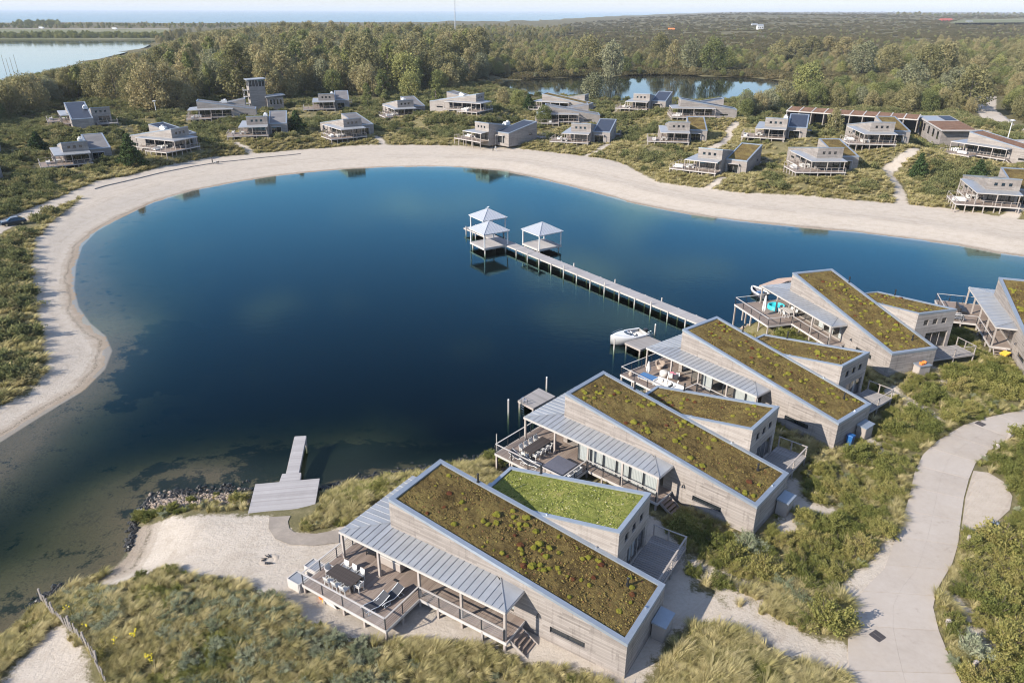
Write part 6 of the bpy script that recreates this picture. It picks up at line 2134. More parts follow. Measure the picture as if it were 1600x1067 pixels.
# ------------------------------------------------------------------ cars
def car(loc, rz, label, paint):
    r = empty('parked_car', loc, rz)
    tag(r, label, 'car')
    L, W, n = 4.3, 1.78, 1
    side = [(-2.15, 0.35), (-2.15, 0.78), (-1.95, 0.98), (-0.95, 1.02), (-0.45, 1.05), (1.15, 1.05), (1.85, 0.98), (2.12, 0.85), (2.15, 0.35)]
    mb = MB()
    v = [(x, s * (W / 2 - (0.0 if z < 0.9 else 0.05)), z) for s in (-1, 1) for x, z in side]
    k = len(side)
    f = [tuple(range(k)), tuple(range(2 * k - 1, k - 1, -1))] + [(i, k + i, k + (i + 1) % k, (i + 1) % k) for i in range(k)]
    mb.add(v, f)
    mb.build('body', M[paint], r)
    cab = [(-1.05, 1.02), (-0.35, 1.45), (0.9, 1.48), (1.75, 1.02)]
    mb = MB()
    v = [(x, s * (W / 2 - 0.1 - (0.14 if z > 1.2 else 0)), z) for s in (-1, 1) for x, z in cab]
    mb.add(v, [(0, 1, 2, 3), (7, 6, 5, 4), (0, 4, 5, 1), (2, 6, 7, 3)])
    mb.build('windows', M['dark_glass'], r)
    mb = MB()
    mb.hexa([(-0.38, -0.64, 1.44), (0.93, -0.64, 1.47), (0.93, 0.64, 1.47), (-0.38, 0.64, 1.44)], [(-0.34, -0.62, 1.5), (0.9, -0.62, 1.53), (0.9, 0.62, 1.53), (-0.34, 0.62, 1.5)])
    for s in (-1, 1):
        for a, b in zip(cab, cab[1:]):
            mb.bar((a[0], s * (W / 2 - 0.1 - (0.14 if a[1] > 1.2 else 0)), a[1]), (b[0], s * (W / 2 - 0.1 - (0.14 if b[1] > 1.2 else 0)), b[1]), 0.07)
    mb.build('roof', M[paint], r)
    for x in (-1.35, 1.35):
        for s in (-1, 1):
            t = MB().tube([(x, s * (W / 2 - 0.2), 0.32), (x, s * (W / 2 + 0.01), 0.32)], 0.32, 16).build('wheel', M['black'], r)
            MB().tube([(x, s * (W / 2 + 0.012), 0.32), (x, s * (W / 2 + 0.02), 0.32)], 0.2, 12).build('rim', M['steel'], t)
    for s in (-1, 1):
        MB().box(-2.17, -2.12, s * 0.62 - 0.18, s * 0.62 + 0.18, 0.66, 0.8).build('headlight', M['steel'], r)
        MB().box(2.12, 2.17, s * 0.62 - 0.16, s * 0.62 + 0.16, 0.68, 0.82).build('tail_light', M['red'], r)
        MB().box(-0.85, -0.68, s * (W / 2 + 0.08) - 0.08, s * (W / 2 + 0.08) + 0.08, 0.98, 1.1).build('mirror', M[paint], r)
def car_paint(name, col):
    m, nt, out = new_mat(name)
    N = NT(nt)
    b = N.n('ShaderNodeBsdfPrincipled', {'Base Color': C(*col), 'Roughness': 0.3, 'Metallic': 0.4, 'Coat Weight': 0.8})
    nt.links.new(b.outputs[0], out.inputs[0])
    return m
M['car_blue'] = car_paint('dark_blue_car_paint', (0.012, 0.025, 0.05))
M['car_black'] = car_paint('black_car_paint', (0.012, 0.012, 0.015))
p_ = gat(22, 351, 1.5)
car((p_.x, p_.y, p_.z), 0.75, 'dark blue car on the sandy track beside the dune grass', 'car_blue')
p_ = gat(1429, 199, 6.0)
car((p_.x, p_.y, p_.z), 1.35, 'black car parked between the carports and the flat-roofed building', 'car_black')

# ------------------------------------------------------------------ people and dogs
def skin_body(name, verts, edges, mat, parent, root_i=0, sub=1):
    me = bpy.data.meshes.new(name)
    me.from_pydata([v[:3] for v in verts], edges, [])
    o = link(name, me, mat, parent)
    o.modifiers.new('skin', 'SKIN')
    for i, v in enumerate(verts):
        me.skin_vertices[0].data[i].radius = (v[3], v[4] if len(v) > 4 else v[3])
    me.skin_vertices[0].data[root_i].use_root = True
    sd = o.modifiers.new('sub', 'SUBSURF')
    sd.levels = sd.render_levels = sub
    return o
def person(loc, rz, label, coat='coat', stride=0.22):
    r = empty('person', loc, rz)
    tag(r, label, 'person')
    V = [(0, 0, 0.95, 0.15, 0.12), (0, 0, 1.2, 0.16, 0.11), (0, 0, 1.42, 0.17, 0.10), (0, 0, 1.52, 0.06), (0.02, 0, 1.66, 0.095, 0.11), (0.02, 0, 1.76, 0.07),
         (0, 0.2, 1.40, 0.065), (-0.06, 0.27, 1.12, 0.05), (0.05, 0.28, 0.88, 0.035), (0.07, 0.28, 0.78, 0.04), (0, -0.2, 1.40, 0.065), (0.05, -0.27, 1.12, 0.05), (0.16, -0.27, 0.90, 0.035), (0.2, -0.27, 0.8, 0.04),
         (0, 0.1, 0.88, 0.1), (stride * 0.6, 0.1, 0.5, 0.07), (stride, 0.1, 0.08, 0.05), (stride + 0.14, 0.1, 0.04, 0.04), (0, -0.1, 0.88, 0.1), (-stride * 0.3, -0.1, 0.5, 0.07), (-stride, -0.1, 0.1, 0.05), (-stride + 0.14, -0.1, 0.04, 0.04)]
    E = [(0, 1), (1, 2), (2, 3), (3, 4), (4, 5), (2, 6), (6, 7), (7, 8), (8, 9), (2, 10), (10, 11), (11, 12), (12, 13), (0, 14), (14, 15), (15, 16), (16, 17), (0, 18), (18, 19), (19, 20), (20, 21)]
    skin_body('body', V, E, M[coat], r)
    MB().ball((0.05, 0, 1.67), (0.08, 0.075, 0.11), 10, 8).tube([(0.12, 0, 1.67), (0.145, 0, 1.65)], [0.02, 0.012], 5).build('face', M['skin'], r, smooth=True)
    MB().ball((-0.01, 0, 1.71), (0.105, 0.095, 0.10), 10, 8).build('hair', M['fur_black'], r, smooth=True)
def dog(loc, rz, label, fur):
    r = empty('dog', loc, rz)
    tag(r, label, 'dog')
    V = [(-0.3, 0, 0.42, 0.11), (0, 0, 0.43, 0.11, 0.12), (0.26, 0, 0.43, 0.13, 0.14), (0.4, 0, 0.56, 0.075), (0.5, 0, 0.64, 0.085), (0.64, 0, 0.6, 0.045),
         (-0.36, 0.09, 0.3, 0.06), (-0.28, 0.09, 0.22, 0.04), (-0.38, 0.09, 0.14, 0.028), (-0.35, 0.09, 0.02, 0.03), (-0.36, -0.09, 0.3, 0.06), (-0.28, -0.09, 0.22, 0.04), (-0.38, -0.09, 0.14, 0.028), (-0.35, -0.09, 0.02, 0.03),
         (0.27, 0.09, 0.28, 0.045), (0.26, 0.09, 0.14, 0.03), (0.28, 0.09, 0.02, 0.03), (0.27, -0.09, 0.28, 0.045), (0.26, -0.09, 0.14, 0.03), (0.28, -0.09, 0.02, 0.03), (-0.45, 0, 0.5, 0.035), (-0.62, 0, 0.6, 0.02)]
    E = [(0, 1), (1, 2), (2, 3), (3, 4), (4, 5), (0, 6), (6, 7), (7, 8), (8, 9), (0, 10), (10, 11), (11, 12), (12, 13), (2, 14), (14, 15), (15, 16), (2, 17), (17, 18), (18, 19), (0, 20), (20, 21)]
    skin_body('body', V, E, M[fur], r, 1)
    for s in (-1, 1):
        MB().hexa([(0.46, s * 0.05 - 0.02, 0.7), (0.5, s * 0.05 - 0.02, 0.7), (0.5, s * 0.05 + 0.02, 0.7), (0.46, s * 0.05 + 0.02, 0.7)], [(0.46, s * 0.07 - 0.01, 0.78), (0.48, s * 0.07 - 0.01, 0.78), (0.48, s * 0.07 + 0.01, 0.78), (0.46, s * 0.07 + 0.01, 0.78)]).build('ear', M[fur], r)
p_ = gat(332.5, 257, 1.5)
person((p_.x, p_.y, p_.z), 0.2, 'person in dark clothes walking two dogs along the beach edge')
p_ = gat(339.5, 256, 1.5)
dog((p_.x, p_.y, p_.z), 0.2, 'black dog on the beach beside the walking person', 'fur_black')
p_ = gat(336, 256.2, 1.5)
dog((p_.x, p_.y, p_.z), 0.3, 'white dog on the beach close to the walking person', 'fur_white')
p_ = gat(770.5, 236.5, 1.5)
person((p_.x, p_.y, p_.z), 2.6, 'person in dark coat standing on the far beach below the mirrored villa')
p_ = gat(774.5, 237, 1.5)
person((p_.x, p_.y, p_.z), 2.2, 'person in pale coat standing on the far beach below the mirrored villa', 'white_plastic')

# ------------------------------------------------------------------ lamp posts, mast, far things
def lamp_post(p, h_, label):
    r = empty('lamp_post', p)
    tag(r, label, 'lamp post')
    MB().tube([(0, 0, -0.3), (0, 0, h_)], [0.16, 0.11], 10).build('pole', M['white_paint'], r)
    MB().tube([(0, 0, h_), (0, 0, h_ + 0.12), (0, 0, h_ + 0.3)], [0.75, 0.8, 0.25], 16).build('lamp_head', M['white_paint'], r)
p_ = at(1575, 215, 6.0)
lamp_post((p_.x, p_.y, ground_z(p_.x, p_.y)), 8.0, 'white lamp post with flat round head behind the brown-roofed villa')
p_ = gat(245, 180, 4)
lamp_post((p_.x, p_.y, p_.z), 5.0, 'small white lamp post at the foot of the wood')
# far mast
mx, my = at(711, 40, 4).x * 0.62, at(711, 40, 4).y * 0.62
mr = empty('radio_mast', (mx, my, 3))
tag(mr, 'tall thin radio mast rising over the wood to the top of the picture', 'mast')
for k in range(3):
    a = 2 * math.pi * k / 3
    MB().tube([(1.3 * math.cos(a), 1.3 * math.sin(a), 0), (0.55 * math.cos(a), 0.55 * math.sin(a), 75)], 0.22, 6).build('leg', M['white_paint'], mr)
mb = MB()
for i in range(25):
    z0, z1 = i * 3, i * 3 + 3
    for k in range(3):
        a, b = 2 * math.pi * k / 3, 2 * math.pi * (k + 1) / 3
        r0, r1 = 1.3 - 0.75 * z0 / 75, 1.3 - 0.75 * z1 / 75
        mb.bar((r0 * math.cos(a), r0 * math.sin(a), z0), (r1 * math.cos(b), r1 * math.sin(b), z1), 0.14)
mb.build('lattice', M['white_paint'], mr)['kind'] = 'stuff'
MB().tube([(0, 0, 60), (0, 0, 64)], 1.5, 10).build('antenna_drum', M['white_paint'], mr)
# sailing boats in the bay, hulls behind the trees
for i, (px, h_) in enumerate(((3, 15), (9, 13), (15, 13.5), (22, 15))):
    p_ = at(px, 129, 0.6)
    r = empty('sailing_boat', (p_.x, p_.y, 0.6), 1.2)
    tag(r, 'moored sailing boat with bare mast in the bay, ' + ('first', 'second', 'third', 'fourth')[i] + ' mast from the picture edge', 'boat', 'sailing boats moored in the bay')
    mb = MB()
    hull(mb, 9, 2.8, 1.0)
    mb.build('hull', M['white_paint'], r, smooth=True)
    MB().tube([(4.2, 0, 0.2), (3.9, 0, h_)], [0.16, 0.11], 6).build('mast', M['steel'], r)
    MB().tube([(4.1, 0, 1.8), (0.6, 0, 1.9)], 0.1, 6).build('boom', M['steel'], r)
    MB().box(2.2, 5.0, -0.8, 0.8, 0.7, 1.35).build('cabin', M['white_paint'], r)
# far buildings and vehicles in the dunes
def far_block(px, py, L, W, H, mat, roofm, nm, lab, cat, z=8):
    p_ = at(px, py, z)
    p_ = Vector((p_.x, p_.y, ground_z(p_.x, p_.y)))
    r = empty(nm, p_, 0.1)
    tag(r, lab, cat)
    MB().box(-L / 2, L / 2, -W / 2, W / 2, -1, H).build('body', mat, r)
    MB().add([(-L / 2 - .4, -W / 2 - .4, H), (L / 2 + .4, -W / 2 - .4, H), (L / 2 + .4, W / 2 + .4, H), (-L / 2 - .4, W / 2 + .4, H), (-L / 2 - .4, 0, H + W * .3), (L / 2 + .4, 0, H + W * .3)],
             [(0, 1, 5, 4), (2, 3, 4, 5), (0, 4, 3), (1, 2, 5)]).build('roof', roofm, r)
    for k in range(3):
        x = -L / 2 + L * (k + .5) / 3
        MB().box(x - L * .08, x + L * .08, -W / 2 - .06, -W / 2 - .01, H * .35, H * .7).build('window', M['dark_glass'], r)
far_block(1049, 46, 11, 6, 1.8, M['orange'], M['orange'], 'orange_shed', 'orange shed far off in the dunes', 'shed')
far_block(1187, 47, 11, 7, 7, M['white_paint'], M['zinc'], 'white_house', 'white house far off in the dunes', 'house')
far_block(1178, 44, 12, 6, 4, M['white_paint'], M['zinc'], 'white_cottage', 'low white cottage beside the far white house', 'house')
far_block(1476, 40, 30, 12, 4, M['red'], M['red'], 'red_roofed_barn', 'red-roofed barn at the edge of the far green field', 'barn')
far_block(1512, 43, 14, 7, 4, M['white_paint'], M['zinc'], 'white_farmhouse', 'small white farmhouse beside the red-roofed barn', 'house')
for px, py, lab in ((66, 47.5, 'white van on the causeway beyond the bay, nearer the picture edge'), (180, 48, 'white van on the causeway beyond the bay, nearer the wood')):
    p_ = at(px, py, 6)
    r = empty('white_van', (p_.x, p_.y, ground_z(p_.x, p_.y) + 4), 0.0)
    tag(r, lab, 'van', 'white vans on the causeway')
    MB().box(-4.5, 2.5, -1.3, 1.3, 0.5, 3.4).build('body', M['white_paint'], r)
    MB().hexa([(2.5, -1.25, 0.5), (4.2, -1.25, 0.5), (4.2, 1.25, 0.5), (2.5, 1.25, 0.5)], [(2.5, -1.2, 2.9), (3.2, -1.2, 2.9), (3.2, 1.2, 2.9), (2.5, 1.2, 2.9)]).build('cab', M['white_paint'], r)
    for x in (-3, 2.8):
        for s in (-1, 1):
            MB().tube([(x, s * 1.0, 0.5), (x, s * 1.32, 0.5)], 0.5, 10).build('wheel', M['black'], r)
# causeway beyond the bay: grass bank with a road on it
A_, B_ = at(-420, 52, 3), at(265, 52, 3)
def bank(name, y0, y1, z0, z1, mat, kind='structure'):
    a0, b0, b1, a1 = at(-420, y0, 2), at(265, y0, 2), at(265, y1, 2), at(-420, y1, 2)
    g_ = Vector((0, 0, 1))
    mb = MB().hexa([Vector((a0.x, a0.y, -1)), Vector((b0.x, b0.y, -1)), Vector((b1.x, b1.y, -1)), Vector((a1.x, a1.y, -1))],
                   [Vector((a0.x, a0.y, z0)), Vector((b0.x, b0.y, z0)), Vector((b1.x, b1.y, z1)), Vector((a1.x, a1.y, z1))])
    tag(mb.build(name, mat), kind=kind)
bank('causeway_meadow', 61, 55.5, 2.0, 2.6, M['field'])
bank('causeway_dyke', 53.2, 50.2, 3.0, 7.0, M['field'])
bank('causeway_road', 50.1, 49.3, 7.1, 7.2, M['path'])
fq = [at(x, y, 10) for x, y in ((1480, 43), (1680, 42), (1680, 37), (1500, 38.5))]
mb = MB()
mb.quad(*[Vector((v.x, v.y, ground_z(v.x, v.y) + 5)) for v in fq])
tag(mb.build('field', M['field']), kind='structure')

# furniture on the far decks, too small to show parts
def far_set(k, h):
    rr = random.Random(hash(k) % 1000 if False else sum(ord(c) for c in k))
    def pt(s, t): return house_point(h, s, t, 0.9)
    mir = -1 if h[4] else 1
    lab = 'the ' + BACK_INFO[k][2].split(' with ')[0].split(' of which')[0]
    items = []
    t1 = FAR_TABLE.copy(); COL.objects.link(t1); t1.location = pt(rr.uniform(16, 21), rr.uniform(-1.6, -1.0)); t1.rotation_euler = (0, 0, h[2])
    tag(t1, 'small pale table under the veranda of the ' + BACK_INFO[k][2].replace('villa ', 'villa ', 1), 'table', 'tables on the far decks')
    t2 = FAR_SOFA.copy(); COL.objects.link(t2); t2.location = pt(rr.uniform(17, 21), rr.uniform(-4.8, -3.6)); t2.rotation_euler = (0, 0, h[2] + rr.choice((0, 1.57, 3.14)))
    tag(t2, 'white garden sofa on the deck of the ' + BACK_INFO[k][2], 'sofa', 'sofas on the far decks')
    for o in (t1, t2):
        w = o['label'].split()
        o['label'] = ' '.join(w[:16])
mb = MB().box(-1.0, 1.0, -0.5, 0.5, 0.68, 0.75)
for a in (-1, 1):
    for b in (-1, 1):
        mb.box(a * 0.9 - 0.05, a * 0.9 + 0.05, b * 0.4 - 0.05, b * 0.4 + 0.05, 0, 0.68)
for i in range(3):
    for s in (-1, 1):
        x = -0.65 + 0.65 * i
        mb.box(x - 0.2, x + 0.2, s * 0.75 - 0.2, s * 0.75 + 0.2, 0.1, 0.45)
        mb.box(x - 0.2, x + 0.2, s * 0.95 - 0.03, s * 0.95 + 0.03, 0.4, 0.85)
FAR_TABLE = bpy.data.objects.new('garden_table', mb.mesh('garden_table'))
FAR_TABLE.data.materials.append(M['white_plastic'])
mb = MB().box(-1.1, 1.1, -0.4, 0.4, 0.1, 0.45).box(-1.1, 1.1, 0.402, 0.55, 0.1, 0.85).box(-1.25, -1.102, -0.4, 0.55, 0.1, 0.65).box(1.102, 1.25, -0.4, 0.55, 0.1, 0.65)
FAR_SOFA = bpy.data.objects.new('garden_sofa', mb.mesh('garden_sofa'))
FAR_SOFA.data.materials.append(M['cushion'])
for k, h in BACK.items():
    if k not in ('c1', 'c2', 'b11'):
        far_set(k, h)

# timber edging between the firm track and the beach
el = [gat(x, y, 1.5) for x, y in ((148, 296), (165, 291), (200, 283), (250, 271), (300, 261), (340, 254.5), (400, 248), (470, 241))]
mb = MB()
for a, b in zip(el, el[1:]):
    n = max(1, int((b - a).length / 2.5))
    for i in range(n):
        p0, p1 = a.lerp(b, i / n), a.lerp(b, (i + 1) / n)
        z0, z1 = ground_z(p0.x, p0.y), ground_z(p1.x, p1.y)
        mb.bar((p0.x, p0.y, z0 + 0.02), (p1.x, p1.y, z1 + 0.02), 0.12, 0.34)
tag(mb.build('track_edging', M['jetty_dark']), kind='structure')

# ------------------------------------------------------------------ vegetation: shapes
def leaf_cloud(clumps, n, size, seed, shell=0.35, up=0.25, stretch=1.6):
    g = np.random.default_rng(seed)
    c = np.array([k[0] for k in clumps], float)
    r = np.array([k[1] for k in clumps], float)
    w = (r[:, 0] * r[:, 1] * r[:, 2]) ** (2 / 3)
    i = g.choice(len(c), n, p=w / w.sum())
    d = g.normal(size=(n, 3))
    d /= np.linalg.norm(d, axis=1)[:, None]
    rad = g.random(n) ** shell
    p = c[i] + d * r[i] * rad[:, None]
    nrm = d * 0.7 + g.normal(size=(n, 3)) * 0.75 + np.array([0, 0, up])
    nrm /= np.linalg.norm(nrm, axis=1)[:, None]
    a = np.cross(nrm, g.normal(size=(n, 3)))
    a /= np.linalg.norm(a, axis=1)[:, None] + 1e-9
    b = np.cross(nrm, a)
    s = size * g.uniform(0.55, 1.25, n)[:, None]
    a, b = a * s * stretch * 0.5, b * s * 0.5
    v = np.stack([p - a, p - b * 0.9, p + a, p + b * 0.9], 1).reshape(-1, 3)
    f = np.arange(n * 4).reshape(n, 4)
    ct = g.random(len(c))
    t = np.repeat(np.clip(ct[i] + g.normal(0, 0.08, n), 0, 1), 4)
    return v, f, t
def spray_cloud(rad, h, branches, n, size, seed, stretch=1.8, lowest=0.12, spread=0.10, curve=0.25):
    """leaves along many thin branches fanning out of the ground: an uneven, feathery bush"""
    g = np.random.default_rng(seed)
    el = np.arcsin(lowest + (1 - lowest) * g.random(branches) ** 0.9)
    az = g.uniform(0, 2 * np.pi, branches)
    lump = 0.78 + 0.34 * np.sin(az * 3 + g.uniform(0, 6)) * np.sin(az * 2 + g.uniform(0, 6))
    L = g.uniform(0.62, 1.12, branches) * lump
    d = np.stack([np.cos(el) * np.cos(az) * rad, np.cos(el) * np.sin(az) * rad, np.sin(el) * h], 1) * L[:, None]
    off = np.stack([g.normal(0, 0.16, branches) * rad, g.normal(0, 0.16, branches) * rad, np.zeros(branches)], 1)
    w = L ** 1.5
    i = g.choice(branches, n, p=w / w.sum())
    t = 0.28 + 0.72 * g.random(n) ** 0.75
    p = off[i] + d[i] * t[:, None] + np.array([0, 0, 1]) * (curve * h * (t - t ** 2))[:, None]
    p += g.normal(0, spread * rad, (n, 3)) * (0.35 + 0.65 * t)[:, None] * np.array([1, 1, 0.8])
    dn = d[i] / (np.linalg.norm(d[i], axis=1)[:, None] + 1e-9)
    a = dn + g.normal(0, 0.55, (n, 3))
    a /= np.linalg.norm(a, axis=1)[:, None]
    nrm = g.normal(0, 0.6, (n, 3)) + dn * 0.5 + np.array([0, 0, 0.5])
    b = np.cross(nrm, a)
    b /= np.linalg.norm(b, axis=1)[:, None] + 1e-9
    s = size * g.uniform(0.55, 1.25, n)[:, None]
    a, b = a * s * stretch * 0.5, b * s * 0.5
    v = np.stack([p - a, p - b * 0.9, p + a, p + b * 0.9], 1).reshape(-1, 3)
    bt = g.random(branches)
    tt = np.repeat(np.clip(bt[i] * 0.75 + 0.25 * t + g.normal(0, 0.06, n), 0, 1), 4)
    return v, np.arange(n * 4).reshape(n, 4), tt
def spray_mesh(name, mat, *a, **k):
    v, f, t = spray_cloud(*a, **k)
    v[:, 2] = np.maximum(v[:, 2], 0.01)
    me = np_mesh(name, v, f, {'tint': t})
    me.materials.append(mat)
    return me
def foliage_mesh(name, clumps, n, size, seed, mat, **k):
    v, f, t = leaf_cloud(clumps, n, size, seed, **k)
    v[:, 2] = np.maximum(v[:, 2], 0.01)
    me = np_mesh(name, v, f, {'tint': t})
    me.materials.append(mat)
    return me
def crown_clumps(h0, h1, rad, n, seed, top=0.45, cr=0.36):
    g = np.random.default_rng(seed)
    out = []
    for k in range(n):
        u = (k + g.random()) / n
        z = h0 + (h1 - h0) * u
        prof = math.sin(math.pi * min(max(0.10 + 0.86 * u ** 0.85, 0.02), 0.97)) ** 0.8
        a = k * 2.4 + g.uniform(-0.5, 0.5)
        d = rad * prof * g.uniform(0.45, 0.85)
        s = rad * cr * g.uniform(0.75, 1.25)
        out.append(((d * math.cos(a), d * math.sin(a), z), (s, s, s * g.uniform(0.8, 1.25))))
    return out
def trunk_mesh(name, h, r, limbs, rad, seed):
    rr = random.Random(seed)
    mb = MB()
    mb.tube([(0, 0, -0.5), (0.02 * h * rr.uniform(-1, 1), 0.02 * h * rr.uniform(-1, 1), h * 0.45), (0.03 * h * rr.uniform(-1, 1), 0.03 * h * rr.uniform(-1, 1), h * 0.9)], [r, r * 0.65, r * 0.15], 7)
    for k in range(limbs):
        z = h * rr.uniform(0.25, 0.65)
        a = k * 2.4 + rr.uniform(-0.4, 0.4)
        L = rad * rr.uniform(0.6, 0.9)
        mb.tube([(0, 0, z), (L * 0.5 * math.cos(a), L * 0.5 * math.sin(a), z + L * 0.45), (L * math.cos(a), L * math.sin(a), z + L * 1.0)], [r * 0.45, r * 0.28, r * 0.08], 5)
    me = mb.mesh(name)
    me.materials.append(M['bark'])
    return me
TREES = {}
def tree_kind(key, h, rad, n, leaves, size, mat, seeds, h0=0.18, cr=0.36, limbs=6, tr=0.022):
    TREES[key] = []
    for sd in seeds:
        cl = crown_clumps(h * h0, h * 0.93, rad, n, sd, cr=cr)
        TREES[key].append((foliage_mesh('crown', cl, leaves, size, sd, M[mat]), trunk_mesh('trunk', h * 0.95, h * tr, limbs, rad, sd), h, rad))
tree_kind('poplar', 12, 3.9, 34, 4200, 0.33, 'leaf_wood', (1, 2, 3), 0.10, 0.30)
tree_kind('broad', 10, 5.4, 40, 4800, 0.35, 'leaf_wood', (11, 12, 13), 0.10, 0.28)
tree_kind('green', 9.5, 4.6, 34, 4000, 0.34, 'leaf_green', (21, 22), 0.12, 0.35)
tree_kind('silver', 9, 4.0, 24, 4000, 0.32, 'leaf_silver', (31, 32), 0.12, 0.36)
tree_kind('slender', 12, 2.2, 18, 2800, 0.32, 'leaf_green', (41, 42), 0.12, 0.42)
# pine: whorls on a cone
TREES['pine'] = []
for sd in (51,):
    g = np.random.default_rng(sd)
    cl = []
    for k in range(34):
        u = (k + 0.5) / 34
        a = k * 2.4
        d = 2.3 * (1 - u) * g.uniform(0.5, 0.95)
        s = 0.42 + 0.55 * (1 - u)
        cl.append(((d * math.cos(a), d * math.sin(a), 0.5 + 5.3 * u), (s, s, s * 0.7)))
    TREES['pine'].append((foliage_mesh('crown', cl, 3600, 0.22, sd, M['leaf_pine'], stretch=2.2), trunk_mesh('trunk', 5.8, 0.14, 5, 1.6, sd), 6.0, 2.3))

def dome_clumps(rad, h, n, seed, low=0.15):
    g = np.random.default_rng(seed)
    out = []
    for k in range(n):
        a = k * 2.4 + g.uniform(-0.6, 0.6)
        u = math.sqrt((k + 0.5) / n)
        d = rad * 0.78 * u
        z = h * (low + (0.72 - low) * (1 - u ** 2) * g.uniform(0.65, 1.15))
        s = rad * g.uniform(0.26, 0.42)
        out.append(((d * math.cos(a), d * math.sin(a), z), (s, s, s * 0.85 * h / rad)))
    return out
def stems_mesh(rad, h, n, seed):
    rr = random.Random(seed)
    mb = MB()
    for k in range(n):
        a = rr.uniform(0, 6.28)
        d = rad * rr.uniform(0.2, 0.75)
        mb.tube([(0.05 * math.cos(a), 0.05 * math.sin(a), -0.25), (d * 0.45 * math.cos(a), d * 0.45 * math.sin(a), h * 0.4), (d * math.cos(a + 0.2), d * math.sin(a + 0.2), h * rr.uniform(0.7, 1.0))], [0.035, 0.022, 0.008], 4, False)
    me = mb.mesh('stem')
    me.materials.append(M['twig'])
    return me
SHRUBS = {'near': [], 'buck': [], 'dune': [], 'scrub': []}
for sd in (1, 2, 3, 4):
    SHRUBS['near'].append((spray_mesh('foliage', M['leaf_near'], 1.15, 1.05, 85, 6500, 0.062, sd, spread=0.085), stems_mesh(1, 0.9, 14, sd)))
for sd in (5, 6):
    SHRUBS['buck'].append((spray_mesh('foliage', M['leaf_buck'], 1.15, 0.95, 90, 6000, 0.042, sd, stretch=3.4, spread=0.07, lowest=0.2), stems_mesh(1, 0.85, 16, sd)))
for sd in (7, 8, 9):
    SHRUBS['dune'].append((spray_mesh('foliage', M['leaf_shrub'], 1.15, 0.95, 46, 2000, 0.12, sd, spread=0.13), stems_mesh(1, 0.8, 8, sd)))
for sd in (9, 10, 11):
    SHRUBS['scrub'].append((foliage_mesh('foliage', dome_clumps(4, 2.0, 46, sd), 2800, 0.34, sd, M['leaf_scrub'], shell=0.5), None))
def tuft_mesh(n, h, rad, seed, mat, lean=(0.35, 0.15), wid=0.016):
    g = np.random.default_rng(seed)
    a = g.uniform(0, 2 * np.pi, n)
    d0 = rad * 0.35 * np.sqrt(g.random(n))
    base = np.stack([d0 * np.cos(a), d0 * np.sin(a), np.full(n, -0.05)], 1)
    hh = h * g.uniform(0.55, 1.1, n)
    out = rad * g.uniform(0.2, 1.0, n)
    dirv = np.stack([np.cos(a), np.sin(a), np.zeros(n)], 1)
    wind = np.array([lean[0], lean[1], 0]) * h
    vs, fs = [], []
    side = np.stack([-np.sin(a), np.cos(a), np.zeros(n)], 1)
    lv = [(0.0, 1.0), (0.45, 0.9), (0.8, 0.6), (1.0, 0.1)]
    rows = []
    for u, w in lv:
        p = base + dirv * (out * u ** 1.7)[:, None] + wind * (u ** 2) + np.array([0, 0, 1]) * (hh * (u - 0.30 * u ** 3))[:, None]
        rows.append((p - side * wid * w, p + side * wid * w))
    v = np.stack([x for r in rows for x in r], 1)
    k = len(lv) * 2
    v = v.reshape(-1, 3)
    f = []
    b = np.arange(n) * k
    for j in range(len(lv) - 1):
        f.append(np.stack([b + 2 * j, b + 2 * j + 1, b + 2 * j + 3, b + 2 * j + 2], 1))
    me = np_mesh('tuft', v, np.concatenate(f), {'tint': np.repeat(np.clip(g.random() + g.normal(0, 0.15, n), 0, 1), k)})
    me.materials.append(mat)
    return me
TUFT = [tuft_mesh(130, 0.85, 0.55, s, M['grass'], lean=(0.38, 0.1)) for s in (1, 2, 3)]
TUFTG = [tuft_mesh(110, 0.55, 0.42, s, M['grass_green']) for s in (4, 5)]
TUFTF = [tuft_mesh(60, 0.8, 0.8, s, M['grass'], wid=0.04) for s in (6, 7)]

